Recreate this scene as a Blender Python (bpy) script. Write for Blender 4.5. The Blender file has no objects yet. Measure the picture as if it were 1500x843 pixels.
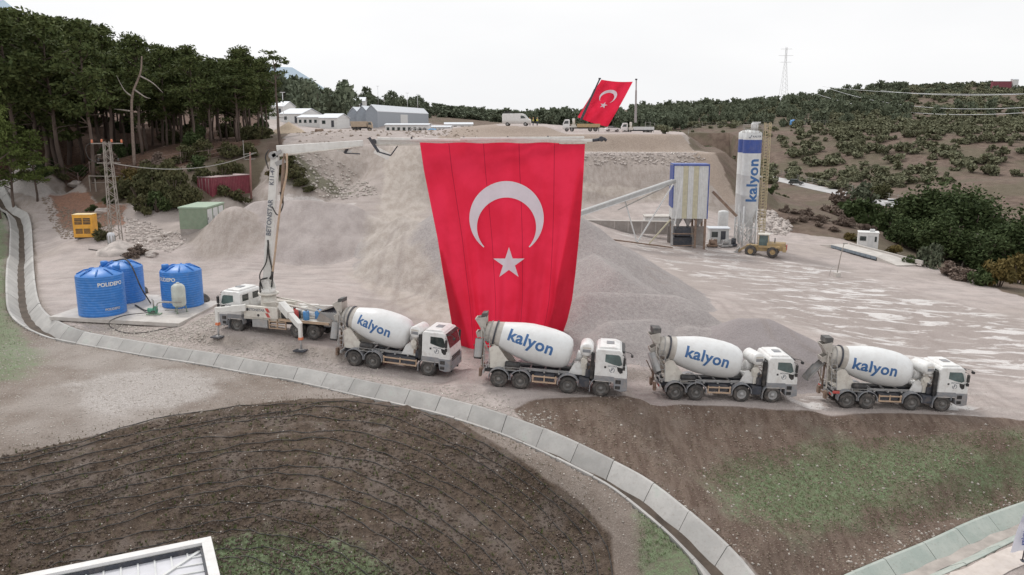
import bpy, bmesh, math, random
import numpy as np
from mathutils import Vector, Matrix, Euler
R = math.radians
PI = math.pi
random.seed(7)
sc = bpy.context.scene
C = bpy.data.collections.new("place"); sc.collection.children.link(C)

# ------------------------------------------------------------------ camera
F, HC = 1200.0, 16.0
TH = math.atan(243.0 / F)
cT, sT = math.cos(TH), math.sin(TH)
cam = bpy.data.cameras.new("camera"); cam.sensor_width = 36; cam.lens = 28.8
cam.clip_start = 0.5; cam.clip_end = 12000
co = bpy.data.objects.new("camera", cam); C.objects.link(co)
co.location = (0, 0, HC); co.rotation_euler = (PI/2 - TH, 0, 0)
sc.camera = co

def ray(px, py):
    u = (px - 750) / F; v = (py - 421.5) / F
    return Vector((u, cT - v*sT, -sT - v*cT))
def gp(px, py, z=0.0):                 # measured photo position on level z
    d = ray(px, py); t = (z - HC) / d.z
    return Vector((d.x*t, d.y*t, z))
def dp(px, py, Y):                     # measured photo position at distance Y
    d = ray(px, py); t = Y / d.y
    return Vector((d.x*t, Y, HC + d.z*t))

# ------------------------------------------------------------------ noise
def _hash(ix, iy, s):
    n = (ix*374761393 + iy*668265263 + s*974634777) & 0xffffffff
    n = ((n ^ (n >> 13)) * 1274126177) & 0xffffffff
    return ((n ^ (n >> 16)) & 0xffff) / 65535.0
def vnoise(x, y, s=0):
    x = np.asarray(x, float); y = np.asarray(y, float)
    ix = np.floor(x).astype(np.int64); iy = np.floor(y).astype(np.int64)
    fx = x-ix; fy = y-iy
    fx = fx*fx*(3-2*fx); fy = fy*fy*(3-2*fy)
    a = _hash(ix, iy, s); b = _hash(ix+1, iy, s); c = _hash(ix, iy+1, s); d = _hash(ix+1, iy+1, s)
    return (a*(1-fx)+b*fx)*(1-fy) + (c*(1-fx)+d*fx)*fy
def fbm(x, y, s=0, o=4):
    r = 0; a = .5; t = 0
    for i in range(o):
        r = r + a*vnoise(x*(2**i)+i*17.3, y*(2**i)-i*9.1, s+i); t += a; a *= .5
    return r/t - .5

# ------------------------------------------------------------------ terrain height
CZ = [ # (px, py, z)
 (350,484,1.2),(458,498,1.0),(517,536,.05),(400,500,.9),(560,541,-.1),(629,552,-.2),(745,568,0),(855,579,-.3),(1000,586,-1.4),(1110,590,-1.6),(1250,598,-2.4),(1370,602,-2.4),(1500,622,-2.8),(1650,650,-3.2),
 (1125,376,-2.2),(1000,385,-1),(930,350,-.2),(1095,356,-1.3),(1230,405,-2.5),(1300,400,-3),(1400,430,-3),(1500,462,-3.2),(1300,500,-2.6),(1150,480,-1.2),(1150,420,-1.7),(1450,540,-2.7),(1000,470,-.6),(1050,520,-1.0),(880,420,-.2),(900,520,-.3),(760,500,0),
 (160,465,.75),(260,470,.75),(300,505,.6),(130,480,.55),(210,440,.9),(380,455,1.3),(60,430,.6),(66,370,1),(30,300,2.6),(300,430,1.3),(220,400,1.2),
 (172,357,2.5),(122,348,3),(305,333,4),(335,300,7),(240,365,2.6),(60,330,2.6),(90,300,4),(150,290,5.5),(230,300,5.6),
 (133,250,9),(200,240,10),(60,240,10),(250,215,12),(370,205,13),(0,262,8),(290,245,9.8),(330,262,8.4),(400,240,10),(420,280,6.5),(0,200,13.5),
 (560,430,.6),(560,500,0),(590,300,5),(570,360,2.4),(440,372,1.5),(350,372,1.5),(300,385,1.5),(330,345,2.4),(275,365,2.2),(500,385,1.3),(540,375,1.8),(450,335,2.6),(400,320,3.0),(450,303,3.6),(390,308,3.6),(460,430,1.2),(640,420,.5),(520,300,5),(640,298,5),
 (450,590,0),(600,700,-1.5),(600,843,-3.5),(300,700,-1.5),(100,740,-2.0),(0,680,-.5),(900,800,-4),(300,843,-3.8),(60,843,-3.8),(1000,843,-4.6),(800,690,-2.2),(870,730,-3.0),
 (0,560,.4),(200,570,.2),(150,610,0),(0,620,.2),(0,480,.8),(0,400,1.1),
 (1270,843,-6),(1500,762,-6),(1090,843,-4.5),(1000,765,-3.2),(920,705,-2),(840,655,-1),(700,605,-.3),(540,570,0),(300,522,.3),(433,546,.05),
 (800,592,-.3),(1000,602,-1.5),(1200,612,-2.35),(1450,627,-2.7),(1200,700,-4.1),(1400,700,-4.4),(1000,680,-2.9),(1500,860,-6.1),(600,1100,-5.5),(1500,1100,-7),(0,1100,-5),
 (480,200,13),(560,193,13.2),(690,196,13.2),(640,213,12.6),(430,222,11.8),(450,214,12.3),(560,212,12.5),(720,214,12.3),
 (1130,345,-2.4),(1240,356,-3),(1350,392,-3.2),(1500,440,-3.4),
 (850,303,2),(960,303,2),(1040,303,1.6),(880,325,.6),
]
CY = [ # (px, py, Y)
 (100,205,150),(300,185,190),(60,190,240),(850,196,190),(930,199,185),(745,184,180),(760,181,235),(840,190,225),(930,190,250),(1000,200,262),
 (1165,268,262),(1240,285,232),(1500,338,170),(1120,258,300),(1320,302,205),
 (1230,335,140),(1350,372,133),(1460,405,124),(1180,300,190),(1300,330,170),
 (1100,185,420),(1000,187,430),(1300,131,600),(1480,129,560),(1300,200,330),(1450,200,300),(1450,262,220),(1200,245,300),(1600,180,400),(1700,240,250),(1100,158,650),(1200,148,640),(1150,205,360),
 (800,178,500),(900,180,500),(700,176,420),(600,180,330),(520,186,300),(480,150,420),(420,178,260),(560,150,480),(640,158,500),(400,150,420),(300,150,420),(430,192,200),(100,150,420),
]
CW = [(0,0,-5.5),(-60,0,-3),(60,0,-7),(0,-250,-6),(-400,-100,4),(400,-100,-8),(-300,60,12),(300,80,-6),(-110,70,6),(-90,30,1),(300,200,-2),(-300,300,22),
 (0,900,20),(400,900,26),(-400,900,30),(-1500,900,30),(1500,900,30),(0,2500,15),(2500,2500,15),(-2500,2500,15),(0,-2500,0),(2500,-2500,0),(-2500,-2500,0)]
P = [gp(*c) for c in CZ] + [dp(*c) for c in CY] + [Vector(c) for c in CW]
P = np.array([[p.x, p.y, p.z] for p in P])
_keep = []                                    # thin out near-duplicates
for i in range(len(P)):
    if all(np.hypot(*(P[i, :2]-P[j, :2])) > 1.0 for j in _keep): _keep.append(i)
P = P[_keep]
_K = 2.5
_D = np.sqrt(((P[:, None, :2]-P[None, :, :2])**2).sum(-1) + _K*_K)
_n = len(P)
_A = np.zeros((_n+3, _n+3)); _A[:_n, :_n] = -_D; _A[:_n, _n] = 1; _A[:_n, n1:=_n+1] = P[:, 0]/100; _A[:_n, _n+2] = P[:, 1]/100
_A[_n:, :_n] = _A[:_n, _n:].T
_A[:_n, :_n] += np.eye(_n)*0.25
_W = np.linalg.solve(_A, np.concatenate([P[:, 2], [0, 0, 0]]))
def rbf(x, y):
    x = np.asarray(x, float).ravel(); y = np.asarray(y, float).ravel()
    out = np.empty(len(x))
    for a in range(0, len(x), 20000):
        b = a+20000
        d = np.sqrt((x[a:b, None]-P[None, :, 0])**2 + (y[a:b, None]-P[None, :, 1])**2 + _K*_K)
        out[a:b] = -(d @ _W[:_n]) + _W[_n] + _W[_n+1]*x[a:b]/100 + _W[_n+2]*y[a:b]/100
    return out

def segdist(x, y, pts):
    """distance to a polyline, arc parameter (metres), signed side"""
    best = np.full(x.shape, 1e9); arc = np.zeros(x.shape); side = np.zeros(x.shape); acc = 0
    for (ax, ay), (bx, by) in zip(pts[:-1], pts[1:]):
        dx, dy = bx-ax, by-ay; L = math.hypot(dx, dy)
        t = np.clip(((x-ax)*dx+(y-ay)*dy)/(L*L), 0, 1)
        d = np.hypot(x-ax-t*dx, y-ay-t*dy)
        m = d < best
        best = np.where(m, d, best); arc = np.where(m, acc+t*L, arc)
        side = np.where(m, np.sign(dx*(y-ay)-dy*(x-ax)), side)
        acc += L
    return best, arc, side

def cr(pts, n=6):                              # Catmull-Rom resample
    pts = [Vector(p) for p in pts]; out = []
    q = [pts[0]*2-pts[1]] + pts + [pts[-1]*2-pts[-2]]
    for i in range(1, len(q)-2):
        for k in range(n):
            t = k/n; a, b, c, d = q[i-1], q[i], q[i+1], q[i+2]
            out.append(.5*((2*b)+(c-a)*t+(2*a-5*b+4*c-d)*t*t+(3*b-a-3*c+d)*t**3))
    out.append(pts[-1]); return out

# aggregate heaps: crest polylines given (px, py, z), side slope
HEAPS = [
 ([(376,294,7.0),(450,293,7.2),(515,299,6.4)], .60, 'pink'),
 ([(350,352,3.2),(372,358,2.6)], .6, 'pink'),
 ([(655,302,7.4),(740,298,8.0),(846,317,7.2)], .66, 'grey'),
 ([(870,372,4.6),(900,395,4.0)], .62, 'grey'),
 ([(860,428,3.0),(915,430,2.8),(985,432,2.6)], .58, 'grey'),
 ([(900,470,1.6),(960,468,1.4)], .5, 'grey'),
 ([(1085,466,1.7),(1125,467,1.5)], .55, 'dark'),
 ([(1010,478,1.0),(1035,482,.8)], .5, 'grey'),
 ([(590,316,5.6),(640,340,4.6)], .6, 'grey'),
]
HP = []
for pts, s, k in HEAPS:
    w = [gp(*p) for p in pts]
    HP.append(([(p.x, p.y) for p in w], [p.z for p in w], s, k))
def heap_h(x, y):
    hz = np.full(x.shape, -1e3); gk = np.zeros(x.shape); pk = np.zeros(x.shape)
    wob = fbm(x*.22, y*.22, 5, 3)*2.0 + fbm(x*.9, y*.9, 6, 2)*.35
    for pts, zs, s, k in HP:
        d, arc, _ = segdist(x, y, pts)
        L = [0]
        for a, b in zip(pts[:-1], pts[1:]): L.append(L[-1]+math.hypot(b[0]-a[0], b[1]-a[1]))
        zc = np.interp(arc, L, zs)
        z = zc - s*(np.sqrt((np.maximum(d + wob*np.clip(d/3, 0, 1), 0))**2+.35**2)-.35)
        m = z > hz
        hz = np.where(m, z, hz); gk = np.where(m, 1.0 if k != 'pink' else 0.0, gk); pk = np.where(m, 1.0 if k == 'dark' else 0.0, pk)
    return hz, gk, pk

# cut faces of the benches are steeper than the smooth surface: terrace polylines
CH1 = [(-40,270),(0,291),(27,317),(31,369),(31,428),(44,463),(86,487),(150,501),(225,514),(300,526),(370,538),(433,549),(487,560),(540,571.5),(592,582),(645,594),(700,609),(755,629),(808,650),(863,677),(918,705),(965,740),(1008,778),(1040,810),(1067,843),(1110,910)]
CH2 = [(1180,925),(1250,870),(1310,843),(1400,803),(1490,765),(1600,722),(1720,690)]
def rawz(x, y):
    z = rbf(x, y)
    return z
MOUNDS = [   # (rim corners, top level, side slope)
 ([dp(694,191,168), dp(760,193,166), dp(850,197.5,165), dp(975,199,165), dp(1003,205,176), dp(1000,196,215), dp(960,190,262), dp(740,181,262), dp(690,185,200)], 13.4, .72),
 ([dp(700,222,152), dp(860,228,150), dp(960,228,150), dp(1036,227,151), dp(1062,236,158), dp(1046,215,192), dp(900,205,192), dp(700,205,180)], 10.3, .85),
 ([gp(446,216,12.4), gp(520,213,12.4), gp(600,211.5,12.5), gp(700,211,12.5), gp(700,200,12.5), gp(450,202,12.5)], 12.45, .78),
]
def mound_h(x, y):
    out = np.full(x.shape, -1e3); wob = fbm(x*.12, y*.12, 31, 3)*3.0+fbm(x*.5, y*.5, 32, 2)*.9
    for c_, zt_, s_ in MOUNDS:
        pts = [(p.x, p.y) for p in c_]; d, _, _ = segdist(x, y, pts+[pts[0]]); ins = np.zeros(x.shape, bool); n = len(pts)
        for i in range(n):
            (ax, ay), (bx, by) = pts[i], pts[(i+1) % n]
            if ay != by: ins ^= ((ay > y) != (by > y)) & (x < (bx-ax)*(y-ay)/(by-ay)+ax)
        e = np.where(ins, 0, d+wob*np.clip(d/4, 0, 1)); out = np.maximum(out, zt_-s_*np.maximum(e, 0))
    return out
def hit(px, py, f=None):
    f = f or hz1
    d = ray(px, py); t = 12.0; o = Vector((0, 0, HC)); last = t
    for i in range(900):
        p = o + d*t; zz = f(p.x, p.y)
        if p.z <= zz:
            lo, hi = last, t
            for k in range(12):
                m = (lo+hi)/2; p = o+d*m
                if p.z <= f(p.x, p.y): hi = m
                else: lo = m
            p = o+d*hi; return Vector((p.x, p.y, f(p.x, p.y)))
        last = t; t *= 1.012
        if t > 4000: break
    return o + d*t
def rz1(x, y): return float(rbf([x], [y])[0])
def chan_path(px):
    w = [hit(a, b, rz1) for a, b in px]
    w = cr([(p.x, p.y, p.z) for p in w], 5)
    # equal arc-length resample
    L = [0]
    for a, b in zip(w[:-1], w[1:]): L.append(L[-1]+(b-a).length)
    n = int(L[-1]/0.55); s = np.linspace(0, L[-1], n)
    X = np.interp(s, L, [p.x for p in w]); Y = np.interp(s, L, [p.y for p in w]); Z = rbf(X, Y)
    k = np.ones(9)/9; Z = np.convolve(np.pad(Z, 4, mode='edge'), k, 'valid')
    return X, Y, Z
def platform(x, y, cx, cy, hx, hy, rot=0, soft=2.5):
    dx = x-cx; dy = y-cy; c, s = math.cos(rot), math.sin(rot)
    u = np.abs(dx*c+dy*s)-hx; v = np.abs(-dx*s+dy*c)-hy
    d = np.hypot(np.maximum(u, 0), np.maximum(v, 0))
    t = np.clip(1-d/soft, 0, 1); return t*t*(3-2*t)
FLATS = []       # (x, y, half x, half y, rot, z, soft): level pads under buildings and vehicles, filled below
def height(x, y, detail=True):
    x = np.asarray(x, float); y = np.asarray(y, float)
    z = rbf(x, y).reshape(x.shape)
    dist = np.hypot(x, y)
    und = np.clip(dist/250, .06, 4)
    z = z + fbm(x*.03, y*.03, 1, 3)*und*np.where(dist > 130, 2.2, 1.0)
    hh, gk, pk = heap_h(x, y)
    mk = (y > 95) & (y < 290) & (np.abs(x) < 110)
    if mk.any(): z = z.copy(); z[mk] = np.maximum(z[mk], mound_h(x[mk], y[mk]))
    zz = z.copy()
    # smooth maximum
    k = .25
    m = np.maximum(z, hh); zz = np.where(np.abs(z-hh) < k, m + (k-np.abs(z-hh))**2/(4*k), m)
    if detail:
        rough = np.clip((y-20)/60, .3, 1)
        zz = zz + fbm(x*.8, y*.8, 11, 3)*.14*rough + fbm(x*.25, y*.25, 12, 2)*.18*rough
    for fl in FLATS:
        fx, fy, hx, hy, rot, fz, soft = fl[:7]; sx, sy = fl[7:] if len(fl) > 7 else (0, 0)
        w = platform(x, y, fx, fy, hx, hy, rot, soft)
        zz = zz*(1-w)+(fz+sx*(x-fx)+sy*(y-fy))*w
    for (X, Y, Z), dep in ((ch1, .95), (ch2, .8)):
        near = (x > X.min()-6) & (x < X.max()+6) & (y > Y.min()-6) & (y < Y.max()+6)
        if near.any():
            xs, ys = x[near], y[near]
            d, arc, _ = segdist(xs, ys, list(zip(X, Y)))
            s = np.concatenate([[0], np.cumsum(np.hypot(np.diff(X), np.diff(Y)))])
            zc = np.interp(arc, s, Z)
            w = np.clip((4.0-d)/2.4, 0, 1); w = w*w*(3-2*w)
            t = zz[near]*(1-w) + (zc)*w
            prof = zc - .35 - dep*np.clip((1.3-d)/1.0, 0, 1)
            t = np.where(d < 1.14, prof, t)
            zz[near] = t
    return zz, gk*(hh > z-.15), pk*(hh > z-.15), np.where(hh > z-.1, 1.0, 0.0)
def hz1(x, y): return float(height(np.array([x]), np.array([y]))[0][0])
def on(px, py): return hit(px, py)
# ------------------------------------------------------------------ where the trucks stand (contact points of rear and front wheels, near side)
TR = {}
def tr(key, rear, front, wheelbase, side):
    a, b = gp(*rear), gp(*front); mid = (a+b)/2; d = b-a; L = d.length; head = math.atan2(d.y, d.x)
    lat = Vector((-math.sin(head), math.cos(head), 0))*side         # towards the far side of the truck
    c = mid + lat*1.12
    slope = (b.z-a.z)/L
    TR[key] = (c, head, slope, wheelbase)
    gxs, gys = slope*math.cos(head), slope*math.sin(head)
    FLATS.append((c.x, c.y, 5.4, 1.9, head, c.z, 1.6, gxs, gys))
tr('m1', (517,536,.05), (629,551,-.25), 5.17, 1)
tr('m2', (729,567,0), (880,581,-.35), 6.25, 1)
tr('m3', (987,586,-1.35), (1131,590,-1.6), 6.25, 1)
tr('m4', (1238,598,-2.25), (1379,603,-2.5), 6.25, 1)
tr('pump', (457,499,1.0), (351,485,1.2), 6.3, -1)
for px_, py_, Y_, hx_ in ((852,193.5,208,7),(934,196.5,214,7),(757,184.8,178,5),(897,194,205,5)):
    q_ = dp(px_, py_, Y_); FLATS.append((q_.x, q_.y, hx_, 4, 0, q_.z, 6))
q_ = gp(320,326,4.0); FLATS.append((q_.x, q_.y, 3.6, 3.0, .5, 4.0, 3.0))
PADZ = 1.05
_pc = [gp(72,464,PADZ), gp(262,474,PADZ), gp(336,436,PADZ), gp(175,430,PADZ)]
_m = sum(_pc, Vector())/4; _h = math.atan2((_pc[1]-_pc[0]).y, (_pc[1]-_pc[0]).x)
FLATS.append((_m.x, _m.y, 5.6, 2.6, _h, PADZ-.16, 1.5))
ch1 = chan_path(CH1); ch2 = chan_path(CH2)
# ------------------------------------------------------------------ node helpers / materials
def newmat(name):
    m = bpy.data.materials.new(name); m.use_nodes = True
    nt = m.node_tree; nt.nodes.clear()
    out = nt.nodes.new('ShaderNodeOutputMaterial'); b = nt.nodes.new('ShaderNodeBsdfPrincipled')
    nt.links.new(b.outputs[0], out.inputs[0])
    return m, nt, b
class N:
    def __init__(s, nt): s.nt = nt
    def n(s, t, **k):
        o = s.nt.nodes.new(t)
        for a, v in k.items(): setattr(o, a, v)
        return o
    def l(s, a, b): s.nt.links.new(a, b)
    def setin(s, sock, v):
        if hasattr(v, 'links') or isinstance(v, bpy.types.NodeSocket): s.l(v, sock)
        else:
            if isinstance(v, (tuple, list)) and len(v) == 3 and sock.type == 'RGBA': v = (*v, 1)
            sock.default_value = v
    def math(s, op, a, b=None, c=None, clamp=False):
        o = s.n('ShaderNodeMath', operation=op, use_clamp=clamp); s.setin(o.inputs[0], a)
        if b is not None: s.setin(o.inputs[1], b)
        if c is not None: s.setin(o.inputs[2], c)
        return o.outputs[0]
    def mix(s, f, a, b, mode='MIX'):
        o = s.n('ShaderNodeMix', data_type='RGBA', blend_type=mode); s.setin(o.inputs[0], f); s.setin(o.inputs[6], a); s.setin(o.inputs[7], b)
        return o.outputs[2]
    def noise(s, scale, detail=4, rough=.55, vec=None, out=0, dist=0):
        o = s.n('ShaderNodeTexNoise'); o.inputs['Scale'].default_value = scale; o.inputs['Detail'].default_value = detail
        o.inputs['Roughness'].default_value = rough; o.inputs['Distortion'].default_value = dist
        if vec is not None: s.l(vec, o.inputs['Vector'])
        return o.outputs[out]
    def ramp(s, f, a, b):                      # smoothstep from a to b
        o = s.n('ShaderNodeMapRange', interpolation_type='SMOOTHSTEP'); s.setin(o.inputs[0], f)
        o.inputs[1].default_value = a; o.inputs[2].default_value = b
        return o.outputs[0]
    def bump(s, h, strength, dist, bsdf):
        o = s.n('ShaderNodeBump'); o.inputs['Strength'].default_value = strength; o.inputs['Distance'].default_value = dist
        s.l(h, o.inputs['Height']); s.l(o.outputs[0], bsdf.inputs['Normal'])
def mat(name, col, rough=.6, metal=0, var=.12, vscale=2.0, dirt=0, dirtcol=(.36,.31,.27), dirtz=None, spec=.5, bump=0, bscale=20, rust=0, wet=0, trans=0):
    """surface with colour variation, dust that gathers low down and in patches, optional rust streaks"""
    m, nt, b = newmat(name); g = N(nt)
    tc = g.n('ShaderNodeTexCoord'); vec0 = tc.outputs['Object']; oi = g.n('ShaderNodeObjectInfo')
    va = g.n('ShaderNodeVectorMath', operation='ADD'); g.l(vec0, va.inputs[0]); g.l(g.math('MULTIPLY', oi.outputs['Random'], 37.0), va.inputs[1]); vec = va.outputs[0]
    n1 = g.noise(vscale, 5, .6, vec)
    v = g.ramp(n1, .25, .75)
    c = g.mix(v, tuple(x*(1-var) for x in col), tuple(min(1, x*(1+var)) for x in col))
    if dirt:
        n2 = g.noise(3.1, 6, .65, vec)
        f = g.ramp(n2, .42, .72)
        f = g.math('MULTIPLY', f, dirt)
        if dirtz is not None:
            sep = g.n('ShaderNodeSeparateXYZ'); g.l(vec0, sep.inputs[0])
            z = g.ramp(g.math('ADD', sep.outputs[2], g.math('MULTIPLY', n2, .6)), dirtz[1]+.3, dirtz[0]+.3)
            f = g.math('MAXIMUM', f, g.math('MULTIPLY', z, min(1, dirt*1.6)))
        c = g.mix(f, c, dirtcol)
        g.setin(b.inputs['Roughness'], g.math('ADD', g.math('MULTIPLY', f, .85-rough), rough))
    else: b.inputs['Roughness'].default_value = rough
    if rust:
        mp = g.n('ShaderNodeMapping'); mp.inputs['Scale'].default_value = (3, 3, .5); g.l(vec, mp.inputs[0])
        n3 = g.noise(2.2, 6, .7, mp.outputs[0])
        c = g.mix(g.math('MULTIPLY', g.ramp(n3, .55, .75), rust), c, (.20,.09,.04))
    g.setin(b.inputs['Base Color'], c)
    b.inputs['Metallic'].default_value = metal; b.inputs['Specular IOR Level'].default_value = spec
    if bump: g.bump(g.noise(bscale, 3, .6, vec), bump, .02, b)
    return m
DUST = (.42,.36,.32)
M = {}
M['white'] = mat('white_paint', (.78,.78,.77), .35, dirt=.35, dirtcol=DUST, var=.03, dirtz=(.6,1.5))
M['drum'] = mat('drum_white_paint', (.76,.77,.77), .38, dirt=.26, dirtz=(1.0,2.1), dirtcol=(.55,.52,.49), var=.05, vscale=.7)
M['drum_dirty'] = mat('drum_concrete_splash', (.50,.47,.43), .75, dirt=.5, var=.15, bump=.4)
M['cream'] = mat('pump_cream_paint', (.66,.63,.57), .45, dirt=.5, dirtcol=DUST, var=.08, rust=.25)
M['boom'] = mat('boom_white_paint', (.74,.73,.70), .4, dirt=.3, dirtcol=(.5,.46,.42), var=.05, rust=.15)
M['grey'] = mat('grey_plastic', (.24,.25,.27), .6, dirt=.55, dirtcol=DUST, var=.1)
M['steelgrey'] = mat('grey_steel', (.34,.34,.34), .55, dirt=.5, dirtcol=DUST, var=.15, rust=.2)
M['dark'] = mat('dark_chassis', (.045,.05,.065), .6, dirt=.5, dirtcol=(.17,.145,.13), var=.2)
M['black'] = mat('black_plastic', (.02,.02,.022), .45, dirt=.2, var=.1)
M['tyre'] = mat('tyre_rubber', (.055,.052,.05), .85, dirt=.75, dirtcol=(.185,.16,.145), var=.15)
M['rim'] = mat('wheel_rim', (.17,.165,.16), .55, dirt=.5, dirtcol=(.28,.24,.21), metal=.2)
M['rim_light'] = mat('wheel_rim_light', (.38,.38,.38), .5, dirt=.4, dirtcol=DUST, metal=.2)
M['glass'] = mat('dark_glass', (.03,.045,.045), .08, var=.3, dirt=.12, spec=.8)
M['glass_teal'] = mat('window_glass', (.09,.14,.14), .1, var=.3, dirt=.1, spec=.7)
M['blue_text'] = mat('blue_lettering', (.035,.13,.33), .4, var=.08, dirt=.12, dirtcol=(.4,.42,.45))
M['grey_text'] = mat('grey_lettering', (.16,.17,.2), .5)
M['blue_band'] = mat('silo_blue_paint', (.04,.08,.30), .45, var=.1, dirt=.15)
M['beige'] = mat('beige_guard', (.50,.36,.25), .6, dirt=.5, var=.15)
M['red'] = mat('red_paint', (.5,.06,.05), .5, dirt=.3)
M['orange'] = mat('orange_paint', (.72,.22,.10), .5, dirt=.3)
M['yellow'] = mat('yellow_paint', (.78,.38,.04), .45, dirt=.2, dirtcol=(.5,.4,.3))
M['loader_yellow'] = mat('loader_yellow_paint', (.46,.33,.16), .65, dirt=.9, dirtcol=(.34,.28,.23))
M['blue_tank'] = mat('blue_plastic_tank', (.035,.20,.58), .42, var=.10, vscale=.8, dirt=.16, dirtcol=(.35,.45,.62))
M['blue'] = mat('blue_paint', (.06,.25,.55), .5, dirt=.3)
M['hose'] = mat('rubber_hose', (.03,.03,.03), .7, dirt=.3)
M['steel'] = mat('galvanised_steel', (.36,.35,.33), .5, metal=.2, dirt=.25, rust=.3)
M['tower_steel'] = mat('tower_steel', (.30,.27,.24), .6, rust=.3, dirt=.2)
M['concrete'] = mat('pale_concrete', (.52,.49,.46), .85, var=.14, vscale=.9, dirt=.35, dirtcol=(.40,.34,.29), bump=.3, bscale=9)
M['concrete_dark'] = mat('stained_concrete', (.33,.30,.28), .85, var=.2, vscale=.6, dirt=.5, dirtcol=(.25,.21,.18), bump=.3, bscale=9)
M['clad'] = mat('pale_cladding', (.62,.63,.63), .5, var=.08, dirt=.25, dirtcol=(.5,.46,.40))
M['clad_beige'] = mat('stained_cladding', (.50,.47,.34), .55, var=.12, dirt=.35)
M['hall'] = mat('hall_grey_cladding', (.30,.33,.37), .55, var=.06)
M['hall_roof'] = mat('pale_roof_sheet', (.66,.69,.73), .5, var=.05)
M['prefab'] = mat('prefab_white_wall', (.72,.72,.71), .6, var=.05, dirt=.15)
M['red_container'] = mat('maroon_container_paint', (.22,.045,.065), .55, var=.15, dirt=.3, dirtcol=(.3,.15,.14), rust=.2)
M['green_kiosk'] = mat('green_kiosk_paint', (.22,.28,.20), .6, var=.1, dirt=.2)
M['green_roof'] = mat('green_kiosk_roof', (.32,.42,.32), .6, var=.1, dirt=.2)
M['bark'] = mat('pine_bark', (.115,.085,.07), .9, var=.35, vscale=5, bump=.6)
M['bark_pale'] = mat('pale_bark', (.24,.185,.155), .9, var=.3, vscale=4, bump=.5)
M['hood'] = mat('dark_hopper_rubber', (.09,.09,.09), .7, dirt=.6, dirtcol=(.25,.23,.21))
M['deadwood'] = mat('dead_branch', (.34,.30,.27), .9, var=.2)
M['wood'] = mat('weathered_pole_wood', (.26,.19,.17), .85, var=.25)
M['rock'] = mat('pale_rock', (.46,.41,.38), .9, var=.3, vscale=1.5, bump=.6, bscale=6)
M['hiviz'] = mat('hi_vis_vest', (.75,.78,.12), .7)
M['skin'] = mat('skin', (.45,.28,.2), .6)
M['trouser'] = mat('dark_trousers', (.05,.06,.09), .8)
M['hair'] = mat('dark_hair', (.02,.015,.012), .7)
M['rusty'] = mat('rusty_steel', (.22,.15,.11), .8, var=.3, dirt=.3)
M['pipe'] = mat('concrete_pipe', (.38,.37,.36), .85, var=.15)
M['sand'] = mat('tan_sand', (.46,.37,.28), .95, var=.12, bump=.4)
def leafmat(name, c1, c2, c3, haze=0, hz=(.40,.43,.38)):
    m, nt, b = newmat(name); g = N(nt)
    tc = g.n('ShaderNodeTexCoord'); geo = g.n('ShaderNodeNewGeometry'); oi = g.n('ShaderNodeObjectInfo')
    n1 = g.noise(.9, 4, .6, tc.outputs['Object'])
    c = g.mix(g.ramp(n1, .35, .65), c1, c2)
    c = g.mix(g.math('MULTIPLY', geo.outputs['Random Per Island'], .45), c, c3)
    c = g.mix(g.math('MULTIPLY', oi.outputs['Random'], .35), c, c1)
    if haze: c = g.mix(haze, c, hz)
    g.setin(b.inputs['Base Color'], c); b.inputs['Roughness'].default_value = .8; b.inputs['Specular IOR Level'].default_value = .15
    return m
M['pine'] = leafmat('pine_needles', (.05,.072,.026), (.095,.12,.042), (.165,.175,.065))
M['pine_light'] = leafmat('light_pine_needles', (.085,.12,.03), (.13,.16,.05), (.16,.18,.07))
M['cypress'] = leafmat('dark_evergreen_leaves', (.04,.062,.024), (.07,.098,.038), (.12,.145,.06))
M['scrub'] = leafmat('olive_scrub_leaves', (.07,.078,.036), (.11,.108,.052), (.15,.125,.065))
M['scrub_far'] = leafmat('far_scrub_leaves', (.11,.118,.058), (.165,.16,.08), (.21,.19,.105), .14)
M['grey_green'] = leafmat('grey_green_leaves', (.09,.11,.07), (.13,.145,.10), (.16,.165,.115))
M['brush'] = leafmat('dry_brush_twigs', (.16,.12,.10), (.22,.17,.14), (.28,.22,.18))
M['autumn'] = leafmat('yellowing_leaves', (.13,.10,.035), (.17,.12,.04), (.09,.09,.04))
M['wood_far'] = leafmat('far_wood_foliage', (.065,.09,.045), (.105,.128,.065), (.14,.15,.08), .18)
M['grass_blades'] = leafmat('dry_grass_blades', (.16,.13,.08), (.20,.17,.10), (.11,.13,.06))

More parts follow.
